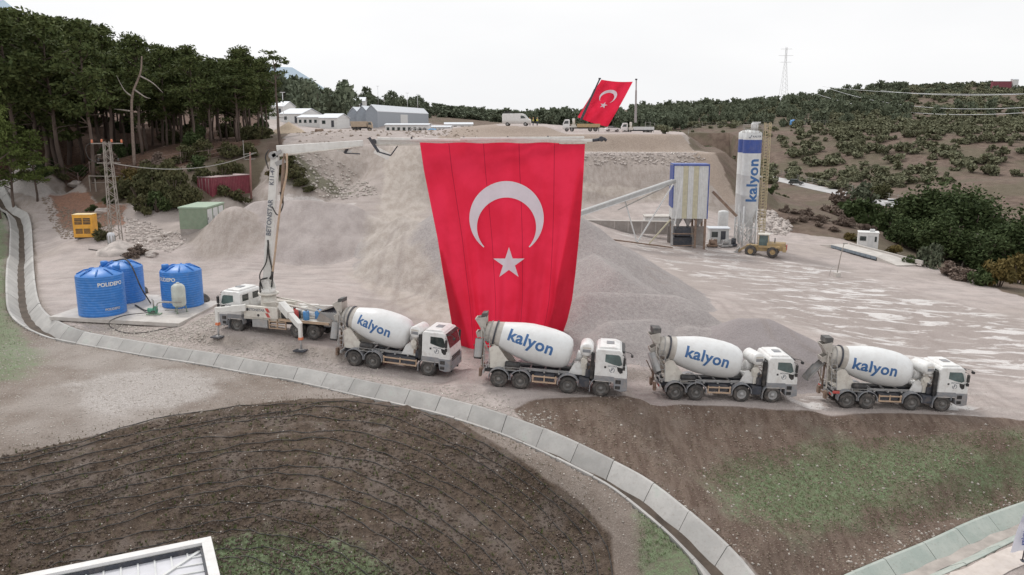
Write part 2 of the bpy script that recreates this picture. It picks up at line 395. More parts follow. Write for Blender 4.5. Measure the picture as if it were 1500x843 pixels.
# ------------------------------------------------------------------ mesh builder
class MB:
    def __init__(s): s.v = []; s.f = []; s.mi = []; s.sm = []; s.T = Matrix()
    def add(s, vs, fs, mi=0, sm=False):
        o = len(s.v); s.v += [tuple(s.T @ Vector(p)) for p in vs]
        for f in fs: s.f.append([i+o for i in f]); s.mi.append(mi); s.sm.append(sm)
    def box(s, x0, x1, y0, y1, z0, z1, mi=0, bev=0, M_=None):
        if bev:
            bm = bmesh.new(); bmesh.ops.create_cube(bm, size=1)
            for v in bm.verts: v.co = Vector(((x0+x1)/2+v.co.x*(x1-x0), (y0+y1)/2+v.co.y*(y1-y0), (z0+z1)/2+v.co.z*(z1-z0)))
            bmesh.ops.bevel(bm, geom=bm.edges[:], offset=bev, segments=2, profile=.7, affect='EDGES')
            bm.verts.ensure_lookup_table(); bm.verts.index_update()
            vs = [v.co.copy() for v in bm.verts]; fs = [[v.index for v in f.verts] for f in bm.faces]; bm.free()
        else:
            vs = [Vector((x, y, z)) for x in (x0, x1) for y in (y0, y1) for z in (z0, z1)]
            fs = [(0,1,3,2),(4,6,7,5),(0,4,5,1),(2,3,7,6),(0,2,6,4),(1,5,7,3)]
        if M_ is not None: vs = [M_ @ v for v in vs]
        s.add(vs, fs, mi); return s
    def bar(s, a, b, w, h=None, mi=0, up=(0,0,1), bev=0):
        a, b = Vector(a), Vector(b); h = h or w; d = b-a; L = d.length; d.normalize(); u = Vector(up)
        if abs(d.dot(u)) > .98: u = Vector((1,0,0))
        r = d.cross(u).normalized(); u = r.cross(d)
        m = Matrix((( *d, 0), (*r, 0), (*u, 0), (0,0,0,1))).transposed(); m.translation = a
        s.box(0, L, -w/2, w/2, -h/2, h/2, mi, bev, m); return s
    def tube(s, pts, r, n=8, mi=0, cap=True, sm=True):
        pts = [Vector(p) for p in pts]; rs = r if isinstance(r, (list, tuple)) else [r]*len(pts)
        vs = []; fs = []; pu = None
        for i, p in enumerate(pts):
            d = (pts[min(i+1, len(pts)-1)]-pts[max(i-1, 0)]).normalized()
            if pu is None: pu = Vector((0,0,1)) if abs(d.z) < .9 else Vector((1,0,0))
            a = d.cross(pu).normalized(); pu = a.cross(d).normalized()
            for k in range(n):
                t = 2*PI*k/n; vs.append(p + (a*math.cos(t)+pu*math.sin(t))*rs[i])
        for i in range(len(pts)-1):
            for k in range(n): fs.append((i*n+k, i*n+(k+1) % n, (i+1)*n+(k+1) % n, (i+1)*n+k))
        s.add(vs, fs, mi, sm)
        if cap: s.add(vs[:n][::-1], [list(range(n))], mi); s.add(vs[-n:], [list(range(n))], mi)
        return s
    def cyl(s, a, b, r, r2=None, n=20, mi=0, cap=True): return s.tube([a, b], [r, r if r2 is None else r2], n, mi, cap)
    def lathe(s, prof, n=32, mi=0, axis=None, sm=True, mis=None):
        """prof: (r, h) along +z, or along axis matrix"""
        A = axis or Matrix(); k = len(prof); vs = []
        for r, h in prof:
            for i in range(n):
                t = 2*PI*i/n; vs.append(A @ Vector((r*math.cos(t), r*math.sin(t), h)))
        for j in range(k-1):
            fs = [(j*n+i, j*n+(i+1) % n, (j+1)*n+(i+1) % n, (j+1)*n+i) for i in range(n)]
            sub = sorted(set(x for f in fs for x in f)); rm = {x: q for q, x in enumerate(sub)}
            s.add([vs[x] for x in sub], [[rm[x] for x in f] for f in fs], mis[j] if mis else mi, sm)
        return s
    def prism(s, poly, a, b, plane='xz', mi=0):
        """poly in the plane, extruded from a to b on the third axis"""
        def P3(u, v, w): return {'xz': (u, w, v), 'yz': (w, u, v), 'xy': (u, v, w)}[plane]
        n = len(poly); vs = [P3(u, v, a) for u, v in poly]+[P3(u, v, b) for u, v in poly]
        fs = [list(range(n))[::-1], list(range(n, 2*n))]+[(i, (i+1) % n, (i+1) % n+n, i+n) for i in range(n)]
        s.add(vs, fs, mi); return s
    def build(s, name, mats, parent=None, bev=0, weld=False):
        me = bpy.data.meshes.new(name); me.from_pydata(s.v, [], s.f); me.update()
        if not isinstance(mats, (list, tuple)): mats = [mats]
        for m in mats: me.materials.append(M[m] if isinstance(m, str) else m)
        me.polygons.foreach_set('material_index', s.mi); me.polygons.foreach_set('use_smooth', s.sm)
        bm = bmesh.new(); bm.from_mesh(me)
        bmesh.ops.remove_doubles(bm, verts=bm.verts, dist=1e-4)
        bmesh.ops.recalc_face_normals(bm, faces=bm.faces)
        bm.to_mesh(me); bm.free()
        o = bpy.data.objects.new(name, me); C.objects.link(o)
        if parent: o.parent = parent
        if bev:
            md = o.modifiers.new('bevel', 'BEVEL'); md.width = bev; md.segments = 2; md.limit_method = 'ANGLE'; md.angle_limit = R(40)
        return o
def thing(name, label, cat, loc=(0,0,0), rot=(0,0,0), group=None):
    o = bpy.data.objects.new(name, None); C.objects.link(o); o.location = loc; o.rotation_euler = rot
    return tag(o, label, cat, group)
def tag(o, label, cat, group=None):
    o['label'] = label; o['category'] = cat
    if group: o['group'] = group
    return o
def struct(o): o['kind'] = 'structure'; return o
def kids(o): return [c for c in bpy.data.objects if c.parent == o]
_kidcache = {}
def copy_tree(o, parent=None):
    c = o.copy(); C.objects.link(c)
    if parent: c.parent = parent
    ks = _kidcache.get(o.name)
    if ks is None: ks = _kidcache[o.name] = [k for k in C.objects if k.parent == o]
    for k in ks: copy_tree(k, c)
    return c
def meshobj(name, vs, fs, mats, parent=None, smooth=False):
    me = bpy.data.meshes.new(name); me.from_pydata([tuple(v) for v in vs], [], fs); me.update()
    for m in (mats if isinstance(mats, (list, tuple)) else [mats]): me.materials.append(M[m] if isinstance(m, str) else m)
    if smooth: me.polygons.foreach_set('use_smooth', [True]*len(me.polygons))
    o = bpy.data.objects.new(name, me); C.objects.link(o)
    if parent: o.parent = parent
    return o
def text2d(s, size=1.0, bold=0.0, res=3, cuts=0.12, space=1.0):
    """lettering as a flat triangulated bmesh-ready (verts, faces), centred, sliced so that it can be bent"""
    cu = bpy.data.curves.new('t', 'FONT'); cu.body = s; cu.size = size; cu.offset = bold; cu.resolution_u = res
    cu.align_x = 'CENTER'; cu.align_y = 'CENTER'; cu.space_character = space
    o = bpy.data.objects.new('t', cu); C.objects.link(o)
    dg = bpy.context.evaluated_depsgraph_get(); me = bpy.data.meshes.new_from_object(o.evaluated_get(dg))
    bpy.data.objects.remove(o); bpy.data.curves.remove(cu)
    bm = bmesh.new(); bm.from_mesh(me); bpy.data.meshes.remove(me)
    bmesh.ops.remove_doubles(bm, verts=bm.verts, dist=1e-5)
    if cuts:
        xs = [v.co.x for v in bm.verts]; ys = [v.co.y for v in bm.verts]
        for ax, lo, hi in ((0, min(xs), max(xs)), (1, min(ys), max(ys))):
            t = lo+cuts
            while t < hi:
                c = [0,0,0]; c[ax] = t; n = [0,0,0]; n[ax] = 1
                bmesh.ops.bisect_plane(bm, geom=bm.verts[:]+bm.edges[:]+bm.faces[:], plane_co=c, plane_no=n); t += cuts
    bm.verts.ensure_lookup_table(); bm.verts.index_update()
    vs = [v.co.copy() for v in bm.verts]; fs = [[v.index for v in f.verts] for f in bm.faces]; bm.free()
    return vs, fs
# ------------------------------------------------------------------ ground sheet
def polysd(x, y, poly):
    """signed distance to a closed polygon, + inside"""
    d, _, _ = segdist(x, y, poly+[poly[0]])
    ins = np.zeros(x.shape, bool); n = len(poly)
    for i in range(n):
        (ax, ay), (bx, by) = poly[i], poly[(i+1) % n]
        if ay == by: continue
        c = ((ay > y) != (by > y)) & (x < (bx-ax)*(y-ay)/(by-ay)+ax)
        ins ^= c
    return np.where(ins, d, -d)
def W2(px): return [(p.x, p.y) for p in (on(a, b) for a, b in px)]
def axis_steps(segs):
    out = [segs[0][0]]
    for a, b, st in segs:
        n = max(1, int(round((b-a)/st))); out += list(np.linspace(a, b, n+1)[1:])
    return out
def geom(a, b, s0, k=1.12):
    out = []; s = s0; p = a
    while p < b: p += s; s *= k; out.append(p)
    return out
xa = axis_steps([(-24, 34, .26)]); xr = axis_steps([(34, 60, .5), (60, 110, 1.1)])[1:]; xl = axis_steps([(24, 50, .5), (50, 110, 1.1)])[1:]
xs = [-v for v in reversed(geom(xl[-1], 4000, 1.6))] + [-v for v in reversed(xl)] + xa + xr + geom(xr[-1], 4000, 1.6)
ya = axis_steps([(14, 26, .5), (26, 62, .24), (62, 100, .42), (100, 200, .85), (200, 320, 1.7)])
ys = [-v for v in reversed(geom(-14, 400, 2.5))] + ya + geom(320, 6500, 3.0, 1.07)
xs = np.array(xs); ys = np.array(ys)
GX, GY = np.meshgrid(xs, ys)
GZ, GRV, DRK, HREL = height(GX, GY)
nx, ny = len(xs), len(ys)
gx, gy = GX.ravel(), GY.ravel()
# fast height lookup from the sheet itself
def gz_at(x, y):
    i = int(np.clip(np.searchsorted(xs, x)-1, 0, nx-2)); j = int(np.clip(np.searchsorted(ys, y)-1, 0, ny-2))
    fx = (x-xs[i])/(xs[i+1]-xs[i]); fy = (y-ys[j])/(ys[j+1]-ys[j])
    return float(GZ[j, i]*(1-fx)*(1-fy)+GZ[j, i+1]*fx*(1-fy)+GZ[j+1, i]*(1-fx)*fy+GZ[j+1, i+1]*fx*fy)
def on(px, py): return hit(px, py, gz_at)

ROAD = cr([dp(*q) for q in ((1085,250,352),(1105,255,318),(1130,260.5,288),(1165,268,262),(1200,276,243),(1240,284.5,225),(1290,296,204),(1340,306,188),(1420,322,170),(1500,338,156),(1600,359,140),(1720,384,126))], 8)
_rd, _ra, _rs = segdist(gx, gy, [(p.x, p.y) for p in ROAD])
_L = [0]
for _a, _b in zip(ROAD[:-1], ROAD[1:]): _L.append(_L[-1]+math.hypot(_b.x-_a.x, _b.y-_a.y))
_rz = np.interp(_ra, _L, [p.z for p in ROAD]); _near = (_rs < 0); _g = GZ.ravel()
_w = np.clip((9-_rd)/5, 0, 1); _w = _w*_w*(3-2*_w); _g = _g*(1-_w)+(_rz-.12)*_w
_cap = _rz-.12-np.maximum(_rd-4, 0)*.09
_g = np.where(_near & (_rd < 34) & (gy > 128), np.minimum(_g, _cap+np.maximum(_rd-26, 0)*.6), _g)
GZ[:] = _g.reshape(GZ.shape)
_DK0 = [(-60,684),(0,670),(120,642),(250,610),(350,594),(450,584),(520,584),(600,598),(700,636),(790,690),(860,746),(895,785),(903,843),(905,1000),(-60,1000)]
_d = polysd(gx, gy, W2(_DK0)); _d2 = _d+.35*fbm(gx*.35, gy*.35, 51, 3)
_rid = np.where((_d > .2) & (gy < 70), (.075*np.sin(2*PI*_d2/1.02)+.05*fbm(gx*1.6, gy*1.6, 52, 2))*np.clip(_d/.8, 0, 1), 0)
GZ += _rid.reshape(GZ.shape); gz = GZ.ravel()
def mask(pxpoly, soft):
    return np.clip(.5+polysd(gx, gy, W2(pxpoly))/(2*soft), 0, 1)
def line(px, wdt, soft):
    p = W2(px); d, _, _ = segdist(gx, gy, p); return np.clip(.5+(wdt-d)/(2*soft), 0, 1)
chfar = [(-40,262),(0,284),(40,312),(54,370),(55,430),(62,462),(100,476),(160,493),(300,517),(433,540),(540,564),(647,585),(700,599),(757,621),(813,643),(866,667),(923,694),(980,733),(1032,776),(1101,843),(1150,900)]
m_earth = mask([(p[0], p[1]+3) for p in chfar]+[(900,1200),(-200,1200),(-300,600),(-200,262)], 1.2)
DARKP = [(-60,684),(0,670),(120,642),(250,610),(350,594),(450,584),(520,584),(600,598),(700,636),(790,690),(860,746),(895,785),(903,843),(905,1000),(-60,1000)]
m_dark = mask(DARKP, .8)
m_green = np.maximum.reduce([
 mask([(-60,280),(6,300),(10,340),(9,430),(16,470),(30,500),(10,545),(-60,560)], 1.2),
 mask([(300,800),(340,782),(420,776),(500,792),(560,830),(620,900),(620,1000),(280,1000)], 1.6),
 mask([(1020,700),(1080,668),(1180,648),(1280,640),(1400,645),(1500,632),(1600,636),(1600,715),(1500,735),(1380,745),(1300,765),(1230,780),(1150,790),(1080,765)], 3.0)*.86,
 mask([(-60,280),(4,300),(9,340),(9,430),(20,470),(50,500),(80,520),(30,560),(-60,570)], 2.0)*.85,
 mask([(925,745),(975,765),(1015,800),(1040,843),(1060,900),(930,900)], 1.0)*.9])
m_brown = mask([(752,600),(775,588),(850,582),(1000,593),(1170,601),(1300,605),(1420,609),(1600,625),(1700,760),(1490,757),(1380,795),(1262,843),(1200,900),(1130,870),(1032,778),(980,735),(923,695),(866,668),(813,645),(770,622)], 1.0)
m_wet = np.maximum(mask([(905,335),(1000,345),(1090,372),(1230,395),(1330,430),(1500,470),(1560,520),(1500,560),(1330,540),(1240,500),(1150,470),(1080,430),(990,395),(930,365)], 5),
                   mask([(1370,597),(1400,590),(1450,600),(1475,612),(1380,607)], .7)*1.0)
m_wet = np.maximum(m_wet, mask([(1150,580),(1215,575),(1240,600),(1160,600)], .7))
m_track = np.maximum.reduce([line([(588,214),(590,250),(586,292)], 2.7, 1.0), line([(590,292),(575,330),(560,380),(600,430),(680,470)], 3.2, 2.5),
                             line([(850,274),(900,281),(990,292),(1010,300)], 1.0, .6)*.9])
m_hill = np.maximum.reduce([mask([(1092,322),(1130,333),(1240,352),(1350,388),(1500,436),(1700,500),(2600,600),(2600,-60),(1500,60),(1300,100),(1000,160),(980,190),(1010,212),(1060,250)], 2.5),
                            mask([(-300,262),(20,262),(90,266),(180,300),(270,312),(300,300),(345,290),(380,262),(415,225),(425,196),(380,190),(380,120),(-500,60)], 2.0)])
m_hill = np.maximum(m_hill, np.clip((gy-300)/60, 0, 1))
m_rust = mask([(75,285),(130,283),(185,300),(180,330),(120,340),(90,330)], 2.0)
m_pale = np.maximum.reduce([mask([(-20,268),(60,270),(95,280),(60,292),(0,290)], 1.5), mask([(380,300),(520,300),(540,296),(460,286),(390,284)], 1.5)*.8,
  mask([(1090,318),(1130,328),(1150,345),(1100,340)], 1.5)*.6])
m_tan = mask([(690,180),(760,186),(985,197),(1010,212),(1040,225),(850,222),(700,212),(640,207)], 2.0)   # brown top of the mound
m_tan = np.maximum(m_tan, mask([(1000,212),(1050,226),(1098,300),(1070,306),(1020,250)], 2)*.9)
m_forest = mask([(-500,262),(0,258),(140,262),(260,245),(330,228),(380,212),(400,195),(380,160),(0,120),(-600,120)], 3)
m_pale2 = mask([(90,566),(150,545),(240,538),(330,556),(310,585),(240,600),(170,612),(110,600)], 2.2)
m_rut = np.zeros(gx.shape)
for pth in ([(1480,560),(1350,500),(1200,440),(1080,400)], [(1500,520),(1380,470),(1250,430),(1140,395)], [(1450,592),(1300,540),(1150,497),(1060,440),(960,402)], [(1500,482),(1400,447),(1300,420),(1180,390)], [(640,560),(565,520),(560,440),(585,340)], [(1520,610),(1440,575),(1380,520),(1330,470)], [(1400,560),(1250,500),(1120,430)], [(660,575),(560,470),(640,400)], [(690,592),(900,566),(1100,566),(1350,586)]):
    c_ = cr([(p[0], p[1], 0) for p in W2(pth)], 6); dd_, _, _ = segdist(gx, gy, [(p.x, p.y) for p in c_]); m_rut = np.maximum(m_rut, np.clip(1-np.abs(dd_-.98)/.42, 0, 1))
m_olive = mask([(395,235),(440,228),(480,262),(520,285),(430,275),(400,262)], 2.5)
m_face = np.clip((np.hypot(np.gradient(GZ, xs, axis=1), np.gradient(GZ, ys, axis=0)).ravel()-.35)/.3, 0, 1)
grv = GRV.ravel(); drk = DRK.ravel()
verts = np.stack([gx, gy, gz], 1)
nx, ny = len(xs), len(ys)
me = bpy.data.meshes.new('ground')
me.vertices.add(nx*ny); me.vertices.foreach_set('co', verts.astype(np.float32).ravel())
i = np.arange(ny-1)[:, None]*nx+np.arange(nx-1)[None, :]
q = np.stack([i, i+1, i+1+nx, i+nx], -1).reshape(-1, 4)
me.loops.add(q.size); me.polygons.add(len(q)); me.loops.foreach_set('vertex_index', q.ravel().astype(np.int32))
me.polygons.foreach_set('loop_start', (np.arange(len(q))*4).astype(np.int32)); me.polygons.foreach_set('loop_total', np.full(len(q), 4, np.int32))
me.polygons.foreach_set('use_smooth', np.ones(len(q), bool)); me.update()
for nm, arr in (('A1', (m_dark, m_green, m_brown, m_earth)), ('A2', (m_wet, m_track, m_hill, grv)), ('A3', (m_rust, m_pale, m_tan, drk)), ('A4', (m_olive, HREL.ravel(), m_face, m_olive)), ('A5', (m_forest, m_pale2, m_rut, m_olive))):
    a = me.color_attributes.new(nm, 'FLOAT_COLOR', 'POINT'); a.data.foreach_set('color', np.stack(arr, 1).astype(np.float32).ravel())
ground = bpy.data.objects.new('ground', me); C.objects.link(ground); struct(ground)

m, nt, b = newmat('ground_earth_and_gravel'); g = N(nt)
geo = g.n('ShaderNodeNewGeometry'); pos = geo.outputs['Position']
def att(nm):
    a = g.n('ShaderNodeAttribute'); a.attribute_name = nm; s = g.n('ShaderNodeSeparateColor'); g.l(a.outputs['Color'], s.inputs[0])
    return s.outputs[0], s.outputs[1], s.outputs[2], a.outputs['Alpha']
def mp(scale, rot=(0,0,0)):
    o = g.n('ShaderNodeMapping'); o.inputs['Scale'].default_value = scale; o.inputs['Rotation'].default_value = rot; g.l(pos, o.inputs[0]); return o.outputs[0]
dark, green, brown, earth = att('A1'); wet, track, hill, grav = att('A2'); rust, pale, tan, dheap = att('A3'); olive, heapm, facem, _ = att('A4'); forest, pale2, rut, _ = att('A5')
nL = g.noise(.06, 4, .55, pos); nM = g.noise(.45, 6, .62, pos); nS = g.noise(3.5, 5, .65, pos); nF = g.noise(14, 4, .7, pos)
streak = g.noise(.5, 7, .66, mp((.42, 1.2, 1), (0, 0, R(-24))), dist=.8); streak2 = g.noise(1.1, 5, .6, mp((.18, 1.6, 1), (0, 0, R(8))))
def edge(v, amt=.5, a=.44, b_=.56, n=None):
    t = g.math('ADD', v, g.math('MULTIPLY', g.math('SUBTRACT', n or nM, .5), amt)); return g.ramp(t, a, b_)
def tone(c, lo=.8, hi=1.18, n=None):
    return g.mix(g.ramp(n or nM, .3, .7), tuple(x*lo for x in c), tuple(min(1, x*hi) for x in c))
col = tone((.44,.382,.362), .84, 1.16)
col = g.mix(g.math('MULTIPLY', g.ramp(streak2, .45, .7), .55), col, (.56,.51,.485))
col = g.mix(g.math('MULTIPLY', g.ramp(nL, .45, .6), .4), col, (.36,.31,.28))
# gravel heaps
hcol = g.mix(g.ramp(nS, .3, .7), (.33,.30,.295), (.41,.375,.365))
hcol = g.mix(edge(dheap, .2), hcol, (.335,.30,.30))
pk_ = g.mix(g.ramp(g.noise(.5, 5, .6, mp((1.4, .5, 1))), .35, .65), (.365,.32,.305), (.455,.405,.39))
col = g.mix(edge(heapm, .25), col, pk_)
fc_ = g.mix(g.ramp(g.noise(1.3, 5, .65, mp((1.3, .5, .5))), .35, .65), (.30,.255,.22), (.41,.36,.325))
col = g.mix(g.math('MULTIPLY', g.math('MULTIPLY', facem, g.math('SUBTRACT', 1.0, heapm)), .7), col, fc_)
col = g.mix(edge(grav, .35), col, hcol)
# beige haul track, with wheel ruts
tcol = g.mix(g.ramp(g.noise(1.1, 5, .6, mp((1.1, .4, 1))), .35, .65), (.40,.345,.30), (.53,.475,.43))
col = g.mix(g.math('MULTIPLY', edge(track, .7, .35, .7), .75), col, tcol)
# slurry and standing water; pale streaks paint in the sky's reflection
wet_sky_col = g.mix(g.ramp(streak, .515, .57), (.36,.31,.29), (.66,.63,.61))
wf = g.math('MULTIPLY', edge(wet, .3, .3, .7), g.ramp(nM, .25, .5))
col = g.mix(g.math('MULTIPLY', wf, .8), col, wet_sky_col)
shine = g.math('MULTIPLY', edge(wet, .3, .3, .7), g.ramp(streak, .5, .57))
# wheel ruts
col = g.mix(g.math('MULTIPLY', g.math('MULTIPLY', rut, g.ramp(nM, .3, .55)), .55), col, (.30,.255,.235))
# tan mound
col = g.mix(g.math('MULTIPLY', edge(tan, .5), .85), col, tone((.34,.27,.22), .85, 1.15, nS))
# hillsides: dry reddish soil, olive patches
hc = g.mix(g.ramp(nM, .35, .65), (.12,.082,.064), (.185,.135,.105))
hc = g.mix(g.math('MULTIPLY', g.ramp(nL, .42, .58), .6), hc, (.11,.10,.06))
hc = g.mix(g.math('MULTIPLY', g.ramp(nF, .55, .75), .5), hc, (.24,.19,.155))
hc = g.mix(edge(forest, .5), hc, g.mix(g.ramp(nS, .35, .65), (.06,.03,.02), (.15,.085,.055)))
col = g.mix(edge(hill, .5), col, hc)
col = g.mix(g.math('MULTIPLY', edge(olive, .9), .8), col, tone((.12,.12,.07), .7, 1.2, nS))
col = g.mix(g.math('MULTIPLY', edge(rust, .8), .8), col, tone((.27,.12,.065), .7, 1.2, nS))
col = g.mix(g.math('MULTIPLY', edge(pale, .6), .8), col, tone((.62,.58,.56), .85, 1.1, nS))
# foreground earth
ec = g.mix(g.ramp(nM, .3, .7), (.205,.165,.138), (.295,.25,.22))
ec = g.mix(g.math('MULTIPLY', g.ramp(nL, .5, .62), .7), ec, (.40,.36,.335))
ec = g.mix(g.math('MULTIPLY', g.ramp(nF, .58, .72), .6), ec, (.47,.44,.41))
ec = g.mix(g.math('MULTIPLY', edge(pale2, 1.0, .35, .75), .7), ec, g.mix(g.ramp(nF, .4, .6), (.40,.365,.345), (.56,.53,.51)))
col = g.mix(edge(earth, .3), col, ec)
dc = g.mix(g.ramp(nS, .3, .7), (.058,.04,.028), (.135,.098,.073))
dc = g.mix(g.math('MULTIPLY', g.ramp(nM, .48, .66), .75), dc, (.185,.15,.13))
dc = g.mix(g.math('MULTIPLY', g.ramp(g.noise(1.7, 5, .7, pos), .56, .66), .5), dc, (.085,.09,.035))
dc = g.mix(g.math('MULTIPLY', g.ramp(g.noise(22, 3, .6, pos), .68, .74), .8), dc, (.42,.38,.34))
col = g.mix(edge(dark, .5), col, dc)
rill = g.noise(1.6, 5, .65, mp((1.5, .22, 1), (0, 0, R(28))))
bc = g.mix(g.ramp(rill, .35, .65), (.125,.085,.066), (.195,.145,.115))
bc = g.mix(g.math('MULTIPLY', g.ramp(nM, .5, .68), .5), bc, (.235,.19,.16))
bc = g.mix(g.math('MULTIPLY', g.ramp(nF, .6, .72), .65), bc, (.36,.32,.29))
col = g.mix(edge(brown, .35), col, bc)
gc = g.mix(g.ramp(nS, .3, .7), (.125,.185,.085), (.195,.26,.145))
gf = g.math('MULTIPLY', edge(green, 1.0, .35, .75), g.math('ADD', .35, g.math('MULTIPLY', g.ramp(nS, .35, .62), .5)))
col = g.mix(gf, col, gc)
# fine grain: tiny stones and pits on everything
col = g.mix(.55, col, g.mix(g.ramp(nF, .25, .75), (.62,.60,.58), (1.25,1.25,1.25)), 'MULTIPLY')
g.setin(b.inputs['Base Color'], col)
g.setin(b.inputs['Roughness'], g.math('SUBTRACT', .93, g.math('MULTIPLY', shine, .68)))
b.inputs['Specular IOR Level'].default_value = .4
hgt = g.math('ADD', g.math('MULTIPLY', nS, .6), g.math('ADD', g.math('MULTIPLY', nF, .25), g.math('MULTIPLY', nM, .8)))
bp = g.n('ShaderNodeBump'); bp.inputs['Distance'].default_value = .22
g.setin(bp.inputs['Strength'], g.math('MULTIPLY', g.math('SUBTRACT', 1.0, shine), .75))
g.l(hgt, bp.inputs['Height']); g.l(bp.outputs[0], b.inputs['Normal'])
me.materials.append(m)

# ------------------------------------------------------------------ drainage channels
def mk_channel(name, ch, half, bot, dep, panel, cols):
    X, Y, Z = ch; n = len(X)
    tx = np.gradient(X); ty = np.gradient(Y); L = np.hypot(tx, ty); nxv, nyv = -ty/L, tx/L
    # side s=+1 is to the left of travel
    vs = []; fs = []; cv = []
    s = np.concatenate([[0], np.cumsum(np.hypot(np.diff(X), np.diff(Y)))])
    rng = random.Random(3)
    for side in (1, -1):
        a = 0.0
        while a < s[-1]-panel:
            tintv = rng.uniform(.74, 1.14) * (1.0 if rng.random() > .12 else .82); dz = rng.uniform(-.025, .025); k = len(vs)
            us = np.linspace(a+.018, a+panel-.018, 4)
            px = np.interp(us, s, X); py = np.interp(us, s, Y); pz = np.interp(us, s, Z)+dz; qx = np.interp(us, s, nxv); qy = np.interp(us, s, nyv)
            prof = [(half+.16, -.22), (half+.16, .05), (half, .05), (bot, -dep), (bot-.02, -dep-.12)]
            for j in range(4):
                for o, h in prof: vs.append((px[j]+side*qx[j]*o, py[j]+side*qy[j]*o, pz[j]+h)); cv.append(tintv)
            m_ = len(prof)
            for j in range(3):
                for i in range(m_-1):
                    fs.append((k+j*m_+i, k+j*m_+i+1, k+(j+1)*m_+i+1, k+(j+1)*m_+i))
            fs.append([k+i for i in range(m_)]); fs.append([k+3*m_+i for i in range(m_)][::-1])
            a += panel
    o = meshobj(name, vs, fs, cols); struct(o)
    at = o.data.color_attributes.new('tint', 'FLOAT_COLOR', 'POINT'); at.data.foreach_set('color', np.array([[c, c, c, 1] for c in cv], np.float32).ravel())
    bmm = bmesh.new(); bmm.from_mesh(o.data); bmesh.ops.recalc_face_normals(bmm, faces=bmm.faces); bmm.to_mesh(o.data); bmm.free()
    vs = []; fs = []
    for j in range(n):
        for o_ in (-bot-.05, 0, bot+.05): vs.append((X[j]+nxv[j]*o_, Y[j]+nyv[j]*o_, Z[j]-dep+.03+(0 if o_ else -.02)+.03*math.sin(j*1.3)))
    for j in range(n-1):
        for i in range(2): fs.append((j*3+i, j*3+i+1, j*3+4+i, j*3+3+i))
    bed = meshobj(name+'_bed', vs, fs, 'silt' if 'drain' in name else 'silt_pale', smooth=True); struct(bed)
    return o
mm, nt, b = newmat('channel_concrete'); g = N(nt); geo = g.n('ShaderNodeNewGeometry'); a = g.n('ShaderNodeAttribute'); a.attribute_name = 'tint'
n1 = g.noise(.9, 5, .6, geo.outputs['Position']); n2 = g.noise(7, 4, .6, geo.outputs['Position'])
c = g.mix(g.ramp(n1, .3, .7), (.40,.39,.375), (.50,.485,.465)); c = g.mix(.6, c, a.outputs['Color'], 'MULTIPLY')
c = g.mix(g.math('MULTIPLY', g.ramp(n2, .52, .7), .35), c, (.32,.28,.25)); c = g.mix(.3, c, g.mix(g.ramp(n1, .6, .72), c, (.36,.44,.38)))
g.setin(b.inputs['Base Color'], c); b.inputs['Roughness'].default_value = .85; g.bump(n2, .3, .03, b); M['channel'] = mm
mm, nt, b = newmat('channel_concrete_greenish'); g = N(nt); geo = g.n('ShaderNodeNewGeometry')
n1 = g.noise(.9, 5, .6, geo.outputs['Position']); n2 = g.noise(7, 4, .6, geo.outputs['Position'])
c = g.mix(g.ramp(n1, .3, .7), (.36,.41,.375), (.46,.49,.45)); c = g.mix(g.math('MULTIPLY', g.ramp(n2, .55, .7), .4), c, (.28,.26,.22))
g.setin(b.inputs['Base Color'], c); b.inputs['Roughness'].default_value = .85; g.bump(n2, .3, .03, b); M['channel_green'] = mm
M['silt_pale'] = mat('gutter_pale_silt', (.40,.36,.33), .9, var=.2, vscale=1.2, bump=.4)
M['silt'] = mat('channel_silt', (.085,.065,.05), .9, var=.35, vscale=1.2, bump=.5)
mk_channel('drainage_channel', ch1, 1.07, .27, .76, 2.2, 'channel')
mk_channel('roadside_gutter', ch2, 1.07, .3, .56, 3.0, 'channel_green')
def ribbon(name, px, wd, mt, lift=.06, f=None, z=None, n=5):
    w_ = cr([tuple(on(a, b)) for a, b in px], n); vs = []; fs = []
    if f: w_ = f
    for j, p in enumerate(w_):
        t = (w_[min(j+1, len(w_)-1)]-w_[max(j-1, 0)]); t.z = 0; t.normalize(); nn = Vector((-t.y, t.x, 0))
        for k in range(5):
            q = p+nn*wd*(k/2-1); vs.append((q.x, q.y, (gz_at(q.x, q.y) if z is None else z)+lift))
        if j:
            for k in range(4): fs.append(((j-1)*5+k, (j-1)*5+k+1, j*5+k+1, j*5+k))
    o = meshobj(name, vs, fs, mt, smooth=True); struct(o); return o
M['path_concrete'] = mat('path_pale_concrete', (.60,.54,.50), .85, var=.12, vscale=.8, dirt=.4, dirtcol=(.45,.38,.33), bump=.2)
M['asphalt_pale'] = mat('pale_dusty_asphalt', (.46,.45,.45), .7, var=.1, vscale=.3)
